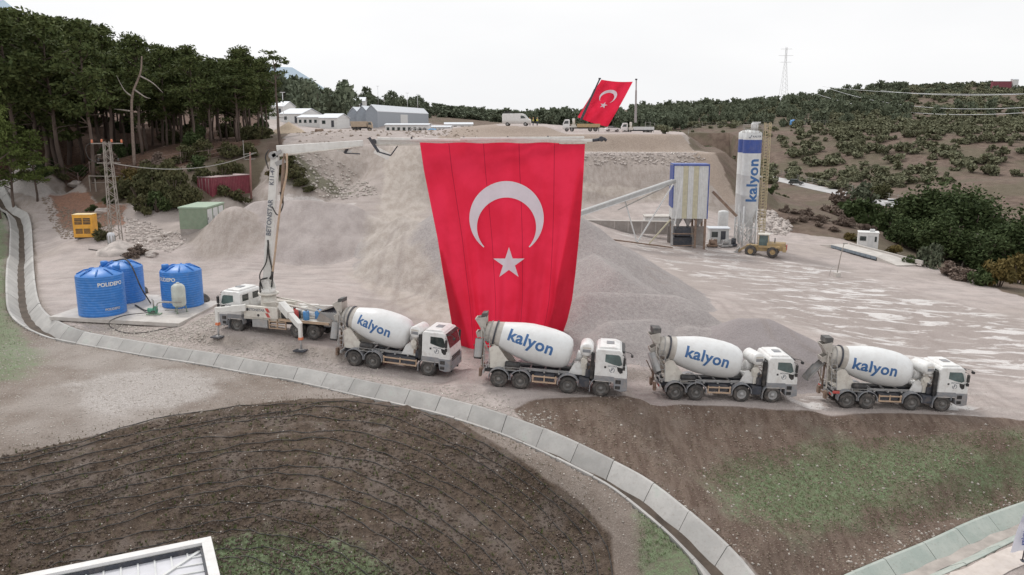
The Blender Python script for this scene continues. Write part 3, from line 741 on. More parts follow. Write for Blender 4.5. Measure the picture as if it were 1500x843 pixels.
# ------------------------------------------------------------------ trucks
def wheel(parent, x, y, side, r=.52, w=.30, rim='rim', dual=False, steer=0):
    """one wheel at local (x, y): tyre and rim as sub-parts of a hub mesh; side = +1/-1 outward direction on y"""
    A = Matrix.Translation((x, y, r)) @ Matrix.Rotation(-side*PI/2, 4, 'X')      # +z of the lathe points outward
    h = MB(); h.lathe([(0,.10),(.06,.10),(.09,.06),(.12,.05),(.135,-.02)], 14, axis=A)
    for k in range(10):
        t = 2*PI*k/10; p = A @ Vector((.17*math.cos(t), .17*math.sin(t), .0)); q = A @ Vector((.17*math.cos(t), .17*math.sin(t), .035)); h.cyl(p, q, .014, n=6)
    wo = h.build('wheel', rim, parent)
    t = MB(); ww = w
    def ty(off):
        t.lathe([(.30,off-ww*.5),(.36,off-ww*.56),(r-.06,off-ww*.52),(r-.008,off-ww*.40),(r,off-ww*.25),(r,off+ww*.25),(r-.008,off+ww*.40),(r-.06,off+ww*.52),(.36,off+ww*.56),(.30,off+ww*.5),(.30,off-ww*.5)], 30, axis=A)
        for k in range(36):
            a = 2*PI*k/36; c, s = math.cos(a), math.sin(a)
            for sg in (-1, 1):
                p = A @ Vector(((r+.004)*c, (r+.004)*s, off+sg*ww*.40)); q = A @ Vector(((r+.006)*math.cos(a+.07), (r+.006)*math.sin(a+.07), off+sg*ww*.12)); t.bar(p, q, .035, .02)
    ty(-ww*.45)
    if dual: ty(-ww*1.65)
    t.build('tyre', 'tyre', wo)
    m = MB(); m.lathe([(.13,-.05 if not dual else -.10),(.24,-.06 if not dual else -.12),(.265,.0),(.305,.01),(.315,-.02),(.305,-.05),(.30,-.25)], 26, axis=A)
    m.build('rim', rim, wo)
    return wo
CABP = [(-.45,.95),(-.45,2.80),(-.36,2.98),(.95,3.0),(1.12,2.90),(1.42,1.98),(1.50,1.55),(1.50,.95)]
def make_cab(root, T, red_reflect=False, sun_hatch=True):
    m = MB(); m.T = T
    m.prism(CABP, -1.22, 1.22, 'xz')
    cab = m.build('cab', 'white', root, bev=.07)
    def sub(name, mt, fn, bev=0):
        q = MB(); q.T = T; fn(q); return q.build(name, mt, cab, bev=bev)
    # raised roof crown
    sub('roof_panel', 'white', lambda q: q.prism([(-.30,2.97),(-.24,3.09),(.70,3.12),(.98,3.03),(1.02,2.96)], -1.02, 1.02, 'xz'), .05)
    sub('roof_hatch', 'grey', lambda q: (q.box(.15,.62,-.30,.30,3.08,3.145,bev=.02)))
    def ws(q):
        a = Vector((1.15,0,2.80)); b = Vector((1.415,0,2.03)); n = Vector((.96,0,.28))*.012
        vs = []
        for t, p in ((0,a),(1,b)):
            for k in range(9):
                y = -1.07+2.14*k/8; bulge = .05*(1-(y/1.07)**2)
                vs.append((p.x+n.x+bulge*.4, y, p.z+n.z))
        q.add(vs, [(k,k+1,k+10,k+9) for k in range(8)])
    sub('windshield', 'glass', ws)
    sub('sun_visor', 'black', lambda q: q.prism([(1.10,2.92),(1.28,2.86),(1.30,2.80),(1.14,2.84)], -1.08, 1.08, 'xz'))
    sub('grille', 'black', lambda q: ([q.box(1.503,1.535,-.85,.85,1.10+i*.13,1.19+i*.13,bev=.01) for i in range(3)]))
    for s in (-1, 1):
        y = s*1.222
        poly = [(.13,2.70),(.90,2.70),(1.02,2.62),(1.17,2.12),(1.0,2.02),(.62,2.10),(.13,2.24)]
        def gl(q, poly=poly, y=y, s=s): q.prism(poly, y, y+s*.012, 'xz')
        door = sub('door', 'white', lambda q: q.prism([(.02,2.78),(.96,2.78),(1.10,2.66),(1.30,2.0),(1.30,1.36),(.02,1.36)], y-s*.006, y+s*.006, 'xz'), .0)
        dq = MB(); dq.T = T; dq.box(.10,.22,min(y,y+s*.02),max(y,y+s*.02),1.84,1.96,bev=.008); dq.build('handle', 'black', door)
        dq = MB(); dq.T = T; gl(dq); dq.build('side_window', 'glass_teal' if not red_reflect else 'glass', door)
        dq = MB(); dq.T = T; dq.prism([(.86,1.98),(1.22,1.90),(1.22,1.62),(1.08,1.56),(.92,1.72)], y, y+s*.014, 'xz'); dq.build('lower_window', 'black', door)
        # company mark on the door: a broken ring with a stem, small line of letters above
        e = MB(); e.T = T
        for k in range(16):
            if k in (5, 6, 12): continue
            a0 = 2*PI*k/16; a1 = a0+2*PI/16
            pts = [(.58+math.cos(a)*rr, 1.74+math.sin(a)*rr) for a, rr in ((a0,.16),(a1,.16),(a1,.125),(a0,.125))]
            e.prism(pts, y+s*.007, y+s*.010, 'xz')
        e.prism([(.56,1.86),(.64,1.80),(.53,1.66),(.49,1.68)], y+s*.007, y+s*.0095, 'xz')
        vs, fs = text2d('KALYON', .13, .004, cuts=0); e.add([(.58+(-s)*-v.x*1.0 if s < 0 else .58-v.x, y+s*.009, 1.98+v.y) for v in vs], fs)
        e.build('door_emblem', 'grey_text', door)
        def mir(q, s=s):
            q.box(1.20,1.34,min(s*1.36,s*1.52),max(s*1.36,s*1.52),2.12,2.62,bev=.03); q.box(1.20,1.34,min(s*1.36,s*1.52),max(s*1.36,s*1.52),1.86,2.06,bev=.03)
            q.tube([(1.15,s*1.2,2.72),(1.27,s*1.42,2.70),(1.27,s*1.42,2.0),(1.2,s*1.22,1.92)], .018, 6)
        sub('mirror', 'black', mir)
        sub('headlight', 'glass_teal', lambda q: q.box(1.50,1.555,min(s*.80,s*1.14),max(s*.80,s*1.14),.68,.88,bev=.02))
        sub('rear_window', 'glass', lambda q: q.prism([(min(s*.25,s*.95),2.25),(max(s*.25,s*.95),2.25),(max(s*.25,s*.95),2.72),(min(s*.25,s*.95),2.72)], -.462, -.452, 'yz'))
    sub('lookout_mirror', 'black', lambda q: (q.tube([(1.15,-1.0,2.92),(1.60,-1.10,2.86),(1.72,-1.12,2.76)], .018, 6), q.box(1.64,1.78,-1.24,-1.02,2.62,2.78,bev=.03)))
    def low(q):
        q.prism([(.72,1.30),(1.52,1.30),(1.56,.50),(1.20,.42),(.80,.50),(.72,.95)], -1.23, 1.23, 'xz')
    sub('bumper', 'grey', low, .04)
    sub('lower_panel', 'grey', lambda q: q.prism([(-.46,1.34),(.70,1.34),(1.0,1.10),(.74,1.02),(-.46,1.02)], -1.228, 1.228, 'xz'), .02)
    def step(q):
        for s in (-1, 1): q.box(.84,1.16,min(s*1.232,s*1.25),max(s*1.232,s*1.25),.92,1.16,bev=.008); q.box(.84,1.14,min(s*1.232,s*1.25),max(s*1.232,s*1.25),.58,.78,bev=.008)
    sub('step_recess', 'black', step)
    sub('tow_hook', 'black', lambda q: (q.box(1.2,1.5,-.7,-.6,.30,.5), q.box(1.2,1.5,.6,.7,.30,.5)))
    return cab
def fender(root, T, x, r=.64, a0=20, a1=160, mt='grey', y0=.82, y1=1.24):
    for s in (-1, 1):
        m = MB(); m.T = T; n = 12
        for k in range(n):
            t0, t1 = R(a0+(a1-a0)*k/n), R(a0+(a1-a0)*(k+1)/n)
            p = [(x+math.cos(t)*q, .54+math.sin(t)*q) for t, q in ((t0,r),(t1,r),(t1,r+.04),(t0,r+.04))]
            m.prism(p, min(s*y0,s*y1), max(s*y0,s*y1), 'xz')
        for t, dx in ((a0, .0), (a1, 0)):
            px = x+math.cos(R(t))*(r+.02); m.box(px-.02,px+.02,min(s*y0,s*y1),max(s*y0,s*y1),.54+math.sin(R(t))*r-.22,.54+math.sin(R(t))*r+.02)
        m.build('fender', mt, root)
def rail_frame(root, T, x0, x1, axles):
    m = MB(); m.T = T
    for s in (-1, 1):
        m.box(x0,x1,s*.43-.04,s*.43+.04,.72,1.02); m.box(x0,x1,s*.43-.12,s*.43+.12,1.02,1.05)
    for k in range(9):
        x = x0+(x1-x0)*(k+.5)/9; m.box(x-.05,x+.05,-.43,.43,.76,.98)
    for a in axles:
        m.cyl((a,-.8,.52),(a,.8,.52),.09,n=12); m.lathe([(0,-.25),(.2,-.18),(.26,0),(.2,.18),(0,.25)], 14, axis=Matrix.Translation((a,0,.52)) @ Matrix.Rotation(PI/2, 4, 'Y'))
        for s in (-1, 1): m.tube([(a-.6,s*.5,.72),(a-.3,s*.5,.62),(a,s*.5,.60),(a+.3,s*.5,.62),(a+.6,s*.5,.72)], .045, 6)
    m.build('chassis', 'dark', root)
DP = [(0,.0),(.06,.55),(.16,.84),(.42,1.02),(.85,1.13),(1.35,1.185),(2.1,1.20),(2.75,1.18),(3.3,1.10),(3.9,.97),(4.5,.83),(4.95,.73),(5.02,.73),(5.3,.66),(5.48,.62),(5.55,.50),(5.50,.35),(5.3,.30)]
def make_mixer(key, label, four, a0, tscale, tilt, chute, tank_rot, rimf='rim', u0=0.0, grime='drum', taillight=False):
    c, head, slope, wb = TR[key]
    root = thing('mixer_truck', label, 'truck', c, (0, -math.atan(slope), head), 'white concrete mixer trucks parked nose to tail on the dirt road')
    T = Matrix.Translation((wb/2, 0, 0))
    sh = 0.0 if four else .18
    rear = [-wb, -wb+1.33]
    axf = [0.0] + ([-2.0] if four else [])
    k = 1.0 if four else .885                                       # the three-axle truck carries a shorter drum
    make_cab(root, T, red_reflect=(key == 'm1'))
    rail_frame(root, T, -wb-1.0, .9, rear+axf)
    for s in (-1, 1):
        for a in axf: wheel(root, wb/2+a, s*1.18, s, rim=rimf if s < 0 else 'rim', w=.31)
        for a in rear: wheel(root, wb/2+a, s*1.18, s, dual=True, w=.28)
    for a in rear: fender(root, T, a)
    if four: fender(root, T, -2.0, a0=25, a1=165)
    fender(root, T, 0, r=.66, a0=45, a1=185, y0=.85, y1=1.245)
    # sub frame, deck boxes
    def P_(name, mt, fn, bev=0, par=None):
        q = MB(); q.T = T; fn(q); return q.build(name, mt, par or root, bev=bev)
    P_('sub_frame', 'steelgrey', lambda q: [q.box(-wb-.9,-1.1,s*.55-.05,s*.55+.05,1.06,1.22) for s in (-1, 1)]+[q.box(-wb-.9+.9*i,-wb-.8+.9*i,-.9,.9,1.07,1.15) for i in range(6)])
    x1 = (-2.72 if four else -.78); x0 = -wb+1.33+.72
    def guard(q, s):
        for z in (.58, .92): q.box(x0,x1,min(s*1.17,s*1.22),max(s*1.17,s*1.22),z-.045,z+.045)
        for x in (x0+.04, (x0+x1)/2, x1-.04): q.box(x-.04,x+.04,min(s*1.12,s*1.17),max(s*1.12,s*1.17),.52,1.0)
    for s in (-1, 1): P_('side_guard', 'beige', lambda q: guard(q, s), .01)
    def tanks(q):
        q.box(x0+.1,x1-.15,-1.08,-.5,.62,1.0,bev=.05)
    P_('fuel_tank', 'dark', tanks); P_('fuel_tank', 'dark', lambda q: q.box(x0+.5,x1-.15,.5,1.08,.55,1.0,bev=.05))
    if four: P_('battery_box', 'dark', lambda q: q.box(-1.35,-.72,-1.15,-.55,.50,1.02,bev=.05)); P_('air_tank', 'dark', lambda q: q.cyl((-1.0,.6,.75),(-1.0,1.15,.75),.25))
    P_('transmission_cover', 'dark', lambda q: q.box(-1.0,-.45,-.9,.9,1.05,1.55,bev=.08))
    def exh(q):
        q.box(-.72,-.50,-1.12,-.86,1.05,2.70,bev=.05); q.tube([(-.6,-.6,1.1),(-.75,-.3,1.5),(-.8,0,1.45),(-.7,.5,1.2)], .05, 8)
    P_('air_intake', 'black', exh)
    P_('license_light', 'red', lambda q: [q.box(-wb-1.06,-wb-1.0,min(s*.7,s*1.1),max(s*.7,s*1.1),.82,.94) for s in (-1, 1)])
    P_('rear_beam', 'steelgrey', lambda q: q.box(-wb-1.04,-wb-.94,-1.18,1.18,.78,.98,bev=.015))
    if taillight: P_('tail_panel', 'red', lambda q: (q.box(-wb-1.0,-wb-.55,-1.20,-1.16,.98,1.16,bev=.01)))
    # drum
    fc = T @ Vector((-1.90 if four else -1.62, 0, 2.22)); d = Vector((-5.42, 0, .98)).normalized()
    up = Vector((0,-1,0)).cross(d).normalized(); up = up if up.z > 0 else -up
    A = Matrix((( *Vector((0,1,0)), 0), (*up, 0), (*d, 0), (0,0,0,1))).transposed(); A.translation = fc
    prof = [(r, t*k) for t, r in DP]
    if not four: prof = [(r*.97, t) for r, t in prof]
    m = MB(); m.lathe(prof[:11], 64, axis=A, sm=True); drum = m.build('drum', 'drum', root)
    m = MB(); m.lathe(prof[10:], 64, axis=A, sm=True); m.build('drum_neck', 'drum_dirty', drum)
    m = MB(); t_ = 4.9*k; rr = .745*1.045*(1 if four else .97); m.lathe([(rr-.02,t_-.05),(rr+.045,t_-.05),(rr+.045,t_+.05),(rr-.02,t_+.05)], 64, axis=A, sm=False); m.build('track_ring', 'dark', drum)
    m = MB()
    for tt in (5.25,): m.lathe([(.70,tt*k-.02),(.73,tt*k-.02),(.73,tt*k+.02),(.70,tt*k+.02)], 48, axis=A)
    m.build('neck_ring', 'steelgrey', drum)
    tl = [t for r, t in prof]; rl = [r for r, t in prof]
    vs, fs = text2d('kalyon', 1.0, .028, cuts=.09, space=1.06)
    wd = max(v.x for v in vs)-min(v.x for v in vs)
    for s in (-1, 1):
        L = []; ct, st = math.cos(R(tilt)), math.sin(R(tilt)); f = tscale/wd
        for v in vs:
            u, w_ = (v.x*ct-v.y*st)*f, (v.x*st+v.y*ct)*f
            t = (2.62*k+u0)+(-u if s < 0 else u); r = float(np.interp(t, tl, rl))+.010; rm = float(np.interp(2.62*k, tl, rl))
            a = R(a0)+w_/r
            L.append(fc + d*t + Vector((0, s, 0))*math.cos(a)*r + up*math.sin(a)*r)
        meshobj('lettering', L, fs, 'blue_text', drum)
    # pedestals
    def fp(q):
        for y in (-.62, .62): q.prism([(-2.05,1.1),(-1.05,1.1),(-1.25,1.75),(-1.5,1.95),(-1.75,1.75)], y-.04, y+.04, 'xz')
        q.box(-1.75,-1.2,-.62,.62,1.5,1.6); q.cyl((-1.62,0,2.17),(-1.15,0,2.08),.32,n=20); q.box(-1.25,-1.0,-.25,.25,1.85,2.3,bev=.04)
    P_('front_pedestal', 'white', fp)
    rx = (T.inverted() @ (fc+d*t_)).x; rz = (fc+d*t_).z
    def rp(q):
        for y in (-.80, .80):
            q.prism([(rx-.15,1.1),(rx+1.35,1.1),(rx+.30,rz-.62),(rx+.05,rz-.55),(rx-.25,rz-.75)], y-.04, y+.04, 'xz')
        q.box(rx-.1,rx+.25,-.8,.8,1.1,1.25); q.box(rx-.05,rx+.1,-.8,.8,rz-1.1,rz-.98)
        for y in (-.5, .5): q.cyl((rx-.02,y-.08,rz-.68),(rx+.08,y+.08,rz-.68),.12,n=14)
    P_('rear_pedestal', 'cream', rp)
    # hopper and chutes behind the mouth
    mx = rx-.62; mz = rz+.12
    def hop(q):
        for y in (-.42, .42): q.prism([(mx-.62,mz+.80),(mx+.02,mz+.98),(mx+.06,mz+.30),(mx-.12,mz+.12)], y-.02, y+.02, 'xz')
        q.prism([(mx-.66,mz+.80),(mx-.60,mz+.80),(mx-.14,mz+.12),(mx-.20,mz+.10)], -.44, .44, 'xz')
        q.box(mx-.02,mx+.03,-.42,.42,mz+.30,mz+.98)
    P_('hopper', 'drum_dirty', hop)
    P_('hopper_hood', 'hood', lambda q: q.box(mx-.47,mx+.07,-.42,.42,mz+.93,mz+1.26,bev=.02) if chute == 'tall' or chute == 'back' else q.prism([(mx-.30,mz+.90),(mx-.26,mz+1.14),(mx+.06,mz+1.20),(mx+.05,mz+.94)], -.36, .36, 'xz'))
    def frm(q):
        for y in (-.55, .55):
            q.bar((rx-.05,y,rz-.60),(mx-.20,y,mz+.30),.09,.12); q.bar((mx-.20,y,mz+.30),(mx-.10,y,1.12),.08,.08); q.bar((rx+.15,y,1.3),(mx-.15,y,mz-.35),.08,.08)
        q.bar((mx-.2,-.55,mz+.30),(mx-.2,.55,mz+.30),.08); q.bar((mx-.12,-.55,1.6),(mx-.12,.55,1.6),.08)
        q.prism([(rx-.05,mz-.30),(mx-.42,mz-.38),(mx-.5,mz-.1),(mx-.1,mz+.15)], -.36, -.32, 'xz'); q.prism([(rx-.05,mz-.30),(mx-.42,mz-.38),(mx-.5,mz-.1),(mx-.1,mz+.15)], .32, .36, 'xz')
        q.prism([(mx-.40,mz-.42),(mx-.48,mz-.38),(mx-.58,mz-.06),(mx-.50,mz-.06)], -.36, .36, 'xz')
    P_('discharge_frame', 'drum_dirty', frm)
    def half_pipe(q, a, b, r, open_up=True, n=12):
        a, b = Vector(a), Vector(b); dd = (b-a).normalized(); s_ = dd.cross(Vector((0,0,1))); s_ = s_.normalized() if s_.length > .05 else Vector((0,1,0)); u_ = s_.cross(dd)
        vs = []; fs = []
        for rr_ in (r, r-.03):
            for p in (a, b):
                for i in range(n+1):
                    t = PI+PI*i/n*1.15-.12; vs.append(p+(s_*math.cos(t)+u_*math.sin(t))*rr_)
        m_ = n+1
        for i in range(n): fs += [(i,i+1,m_+i+1,m_+i),(2*m_+i,3*m_+i,3*m_+i+1,2*m_+i+1),(i,2*m_+i,2*m_+i+1,i+1),(m_+i,m_+i+1,3*m_+i+1,3*m_+i)]
        q.add(vs, fs, 0, True)
    if chute == 'down':      # chute swung to the near side and hanging
        P_('chute', 'steelgrey', lambda q: (half_pipe(q, (mx-.30,-.55,mz-.38), (mx-.32,-.86,mz-1.55), .26), q.cyl((mx-.30,-.56,mz-.42),(mx-.32,-.80,mz-1.50),.25,n=18,cap=False)))
        P_('chute_mouth', 'black', lambda q: q.cyl((mx-.32,-.80,mz-1.49),(mx-.32,-.84,mz-1.62),.225,n=18))
    elif chute == 'tall':
        P_('chute', 'steelgrey', lambda q: (half_pipe(q, (mx-.48,-.45,mz-.30), (mx-.05,-.95,mz-1.50), .26), q.cyl((mx-.46,-.46,mz-.34),(mx-.08,-.90,mz-1.44),.24,n=18,cap=False)))
        P_('chute_mouth', 'black', lambda q: q.cyl((mx-.09,-.88,mz-1.42),(mx-.05,-.95,mz-1.54),.22,n=18))
    elif chute == 'back':
        P_('chute', 'steelgrey', lambda q: (half_pipe(q, (mx-.35,0,mz-.42), (mx-1.30,-.30,mz-1.28), .27), half_pipe(q, (mx-.7,-.08,mz-.70), (mx-1.5,-.4,mz-1.50), .29)))
    else:
        P_('chute', 'drum_dirty', lambda q: (half_pipe(q, (mx-.35,0,mz-.42), (mx-1.25,.45,mz-1.35), .27), half_pipe(q, (mx-.2,-.5,mz-.62), (rx+.1,-.95,mz-1.85), .17)))
    P_('chute_support', 'rusty', lambda q: (q.cyl((mx-.15,0,.9),(mx-.15,0,mz-.5),.07,n=10), q.bar((mx-.15,0,1.3),(mx-.7,-.2,mz-.9),.05), q.bar((mx-.1,-.9,.7),(mx-.1,.9,.7),.09,.09), q.box(mx-.22,mx-.06,-.75,-.45,.45,.95), q.box(mx-.22,mx-.06,.35,.7,.45,.95)))
    # ladder on the near side, at the mouth
    def lad(q):
        for dx in (0, .34): q.bar((rx-.55+dx,-.98,1.15),(rx-.62+dx,-.62,rz+.35),.035)
        for i in range(7): z = 1.3+i*.3; t = (z-1.15)/(rz+.35-1.15); q.bar((rx-.55-.07*t,-.98+.36*t,z),(rx-.21-.07*t,-.98+.36*t,z),.03)
    P_('ladder', 'steelgrey', lad)
    # black cylinder above the rear wheels
    wx = rear[1]-.55
    P_('air_cylinder', 'black', lambda q: (q.lathe([(0,0),(.17,.02),(.22,.08),(.22,.88),(.17,.94),(0,.96)], 20, axis=T.inverted() @ T @ Matrix.Translation((wx-.48,-.92,1.42)) @ Matrix.Rotation(PI/2, 4, 'Y'))))
    P_('cylinder_rack', 'steelgrey', lambda q: (q.box(wx-.5,wx+.5,-1.15,-1.12,1.12,1.16), q.box(wx-.5,wx+.5,-1.15,-1.12,1.30,1.33), q.box(wx-.5,wx-.46,-1.15,-.7,1.05,1.34), q.box(wx+.46,wx+.5,-1.15,-.7,1.05,1.34)))
    # water tank behind the cab, lying across
    WA = T @ Matrix.Translation((-1.02,-.98,2.78)) @ Matrix.Rotation(R(tank_rot), 4, 'Z') @ Matrix.Rotation(-PI/2, 4, 'X')
    m = MB(); m.lathe([(0,-.06),(.25,-.05),(.36,-.01),(.41,.06),(.41,1.35),(.36,1.42),(.2,1.46),(0,1.47)], 30, axis=WA); wt = m.build('water_tank', 'white', root)
    m = MB(); m.T = WA; m.box(-.24,.24,-.05,.13,-.08,-.05,bev=.01); m.build('tank_plate', 'grey', wt)
    m = MB(); m.T = WA; m.box(-.25,.25,-.20,-.09,-.075,-.055,bev=.01); m.build('gauge', 'cream', wt)
    def pump_(q):
        q.box(-1.2,-.95,-.75,-.70,1.1,2.45); q.box(-1.2,-.95,.35,.40,1.1,2.45); q.box(-1.2,-1.1,-.72,.38,1.5,1.6)
        q.cyl((-1.12,-.95,2.05),(-1.12,-.72,2.05),.20,n=16); q.box(-1.3,-1.0,-.8,-.5,1.6,2.0,bev=.04)
    P_('tank_stand', 'cream', pump_)
    rng = random.Random(key)
    def hos(q):
        for i in range(7):
            a = Vector((rng.uniform(-1.25,-.9), rng.uniform(-.85,-.3), rng.uniform(1.9,2.4))); b_ = Vector((rng.uniform(-1.0,-.5), rng.uniform(-.9,-.2), rng.uniform(1.3,1.8)))
            mid_ = (a+b_)/2+Vector((.28, -.1, rng.uniform(-.1,.35))); q.tube(cr([a, mid_, b_], 6), .016, 6)
        for i in range(4): x = rng.uniform(-1.2,-.7); y = rng.uniform(-.9,0); q.box(x,x+.2,y,y+.2,1.3,1.55)
    P_('hydraulic_hoses', 'rusty', hos)
    return root
mx1 = make_mixer('m1', 'three-axle white mixer truck whose red-reflecting cab stands at the flag, nearest the boom pump', False, 12, 2.45, -6, 'down', -6, rimf='rim')
mx2 = make_mixer('m2', 'white mixer truck with its drum in front of the foot of the big red flag', True, 16, 2.85, -5, 'down', 0)
mx3 = make_mixer('m3', 'white mixer truck with pale front wheel rims and grey gravel heaps behind it', True, 9, 2.80, -3, 'tall', 12, rimf='rim_light', u0=-.1)
mx4 = make_mixer('m4', 'white mixer truck with red rear beam beside the pale puddle, heading the row', True, 2, 2.80, 3, 'back', 14, rimf='rim', u0=.16, taillight=True)
# ------------------------------------------------------------------ boom pump and the big flag it carries
c, head, slope, wb = TR['pump']
pump = thing('concrete_pump_truck', 'boom pump truck with raised white boom and outriggers, red flag hung from it', 'pump truck', c, (0,0,head))
PW = Matrix.Translation(c) @ Matrix.Rotation(head, 4, 'Z'); PI_ = PW.inverted()
T = Matrix.Translation((wb/2, 0, 0))
make_cab(pump, T)
rail_frame(pump, T, -wb-.9, .9, [-wb, -wb+1.35, 0])
for s in (-1, 1):
    wheel(pump, wb/2, s*1.18, s, w=.31)
    for a in (-wb, -wb+1.35): wheel(pump, wb/2+a, s*1.18, s, dual=True, w=.28)
fender(pump, T, 0, r=.66, a0=-5, a1=150, y0=.85, y1=1.245)
def P_(name, mt, fn, bev=0, par=None, TT=T):
    q = MB(); q.T = TT; fn(q); return q.build(name, mt, par or pump, bev=bev)
P_('deck', 'cream', lambda q: (q.box(-wb-1.3,-3.6,-1.2,1.2,1.20,1.28), q.box(-3.6,-.6,-1.1,1.1,1.05,1.2)))
P_('deck_edge', 'beige', lambda q: [q.box(-wb-1.3,-3.6,min(s*1.2,s*1.25),max(s*1.2,s*1.25),1.12,1.30) for s in (-1, 1)])
for s in (-1, 1):
    pl = P_('side_box', 'cream', lambda q: q.box(-3.55,-.75,min(s*.95,s*1.27),max(s*.95,s*1.27),1.25,2.05,bev=.03))
    P_('warning_stripe', 'red', lambda q: [q.prism([(-2.95+i*.0,1.32+i*.36),(-2.70,1.32+i*.36),(-2.52,1.62+i*.36),(-2.77,1.62+i*.36)], min(s*1.272,s*1.28), max(s*1.272,s*1.28), 'xz') for i in range(2)], par=pl)
    P_('black_port', 'black', lambda q: [q.cyl((x,s*1.265,z),(x,s*1.285,z),.10,n=12) for x, z in ((-1.05,1.78),(-1.95,1.42))], par=pl)
    vs, fs = text2d('BETONSTAR', .26, .006, cuts=0)
    q = MB(); q.T = T; q.add([(-1.75-s*v.x, s*1.277, 1.80+v.y) for v in vs], fs); q.build('lettering', 'grey_text', pl)
    P_('tool_box', 'steelgrey', lambda q: q.box(-2.6,-1.35,min(s*.75,s*1.2),max(s*.75,s*1.2),.52,1.08,bev=.02))
    P_('ladder', 'beige', lambda q: ([q.box(-4.1,-2.75,min(s*1.1,s*1.22),max(s*1.1,s*1.22),.52+i*.24,.57+i*.24) for i in range(4)], [q.box(x-.03,x+.03,min(s*1.1,s*1.2),max(s*1.1,s*1.2),.5,1.3) for x in (-4.1,-3.4,-2.75)]))
P_('turret_base', 'cream', lambda q: (q.cyl((-2.0,0,1.2),(-2.0,0,2.75),.62,.52,n=28), q.cyl((-2.0,0,2.72),(-2.0,0,2.86),.72,n=28), q.box(-2.8,-1.2,-.9,.9,1.2,1.7,bev=.05)))
P_('turret', 'boom', lambda q: (q.cyl((-2.0,0,2.86),(-2.0,0,3.15),.58,.42,n=24), q.prism([(-2.45,3.1),(-1.55,3.1),(-1.75,3.9),(-2.25,3.9)], -.34, -.26, 'xz'), q.prism([(-2.45,3.1),(-1.55,3.1),(-1.75,3.9),(-2.25,3.9)], .26, .34, 'xz'), q.cyl((-2.0,-.4,3.7),(-2.0,.4,3.7),.13,n=14)))
rng = random.Random(5)
P_('delivery_pipe', 'cream', lambda q: (q.tube([(-2.0,.7,2.2),(-3.0,.72,2.35),(-4.6,.6,2.1),(-wb-.6,.3,1.75)], .085, 10), q.tube([(-2.3,-.5,2.4),(-4.4,-.5,2.2),(-wb-.6,-.2,1.7)], .06, 8)))
P_('pump_cylinder', 'boom', lambda q: [q.cyl((-3.3,y,1.75),(-wb-.5,y,1.45),.17,n=14) for y in (-.28,.28)]+[q.box(-4.9,-4.4,-.6,.6,1.3,1.9,bev=.04)])
P_('motor_block', 'black', lambda q: (q.box(-4.3,-3.7,.35,1.1,1.28,1.75,bev=.06), q.lathe([(0,0),(.16,.02),(.18,.1),(.18,.5),(0,.56)], 16, axis=Matrix.Translation((-4.9,.75,1.3)))))
P_('hopper', 'steelgrey', lambda q: (q.prism([(-wb-1.9,1.95),(-wb-.5,1.95),(-wb-.75,.95),(-wb-1.5,.95)], -.95, .95, 'xz'),))
P_('hopper_grille', 'dark', lambda q: [q.box(-wb-1.85+i*.14,-wb-1.81+i*.14,-.9,.9,1.955,2.0) for i in range(10)])
P_('splash_guard', 'concrete_dark', lambda q: (q.prism([(-wb-.2,1.35),(-wb-1.6,1.0),(-wb-1.9,1.25),(-wb-.5,1.9)], .97, 1.02, 'xz'), q.prism([(-wb-1.2,2.35),(-wb-.45,2.0),(-wb-.45,1.95),(-wb-1.25,2.25)], -.9, .9, 'xz')))
for nm, col, x, y, sz in (('red_canister','red',-4.75,.95,.28),('blue_drum','blue',-5.6,.85,.22),('blue_drum','blue',-6.2,.25,.24)):
    t = thing(nm, {'red_canister':'red canister lying on the deck of the pump truck'}.get(nm, 'blue plastic drum on the pump truck deck beside the red canister' if x > -6 else 'blue plastic drum on the pump truck deck next to the hopper'), 'canister', PW @ T @ Vector((x, y, 1.28 if x > -6 else 1.28)), (0,0,head))
    q = MB()
    if nm == 'blue_drum': q.lathe([(0,0),(sz*.9,0),(sz,.04),(sz,.22),(sz*1.04,.25),(sz,.28),(sz,.58),(sz*.9,.62),(0,.62)], 20)
    else: q.lathe([(0,0),(sz*.8,0),(sz,.08),(sz,.5),(sz*.7,.66),(.08,.72),(.08,.8),(0,.8)], 20)
    q.build('body', col, t); q = MB(); q.lathe([(0,.62),(.06,.62),(.06,.68),(0,.68)] if nm == 'blue_drum' else [(0,.8),(.1,.8),(.1,.86),(0,.86)], 12); q.build('cap', 'black', t)
# outriggers, near side from the photograph, far side mirrored
def LW(p): return PI_ @ Vector(p)
def outrigger(root_pt, knee, foot, w0=.42, w1=.26):
    q = MB(); r_, k_, f_ = LW(root_pt), LW(knee), LW(foot)
    q.bar(r_, r_.lerp(k_, .5), w0, w0*1.05, bev=.02); q.bar(r_.lerp(k_, .45), k_, w1, w0*.8, bev=.02)
    q.bar(k_+Vector((0,0,.18)), k_.lerp(f_, .5), .22, .22, bev=.02)
    o = q.build('outrigger', 'boom', pump)
    q = MB(); q.cyl(k_.lerp(f_, .5), f_+Vector((0,0,.05)), .07, n=12); q.lathe([(.07,0),(.20,-.02),(.22,-.06),(.24,-.08)], 12, axis=Matrix.Translation(f_+Vector((0,0,.12)))); q.build('jack', 'steelgrey', o)
    q = MB(); q.bar(k_.lerp(f_, .46), k_.lerp(f_, .56), .25, .25); q.build('marker_band', 'orange', o)
    q = MB(); q.box(f_.x-.42, f_.x+.42, f_.y-.42, f_.y+.42, f_.z-.0, f_.z+.09, bev=.01); q.build('foot_plate', 'dark', o)
def gz_pt(px, py): return on(px, py)
f1 = gz_pt(320.5, 494); f2 = gz_pt(441.5, 514)
outrigger(PW @ T @ Vector((-1.0,1.35,1.95)), f1+Vector((0,0,2.0)), f1)
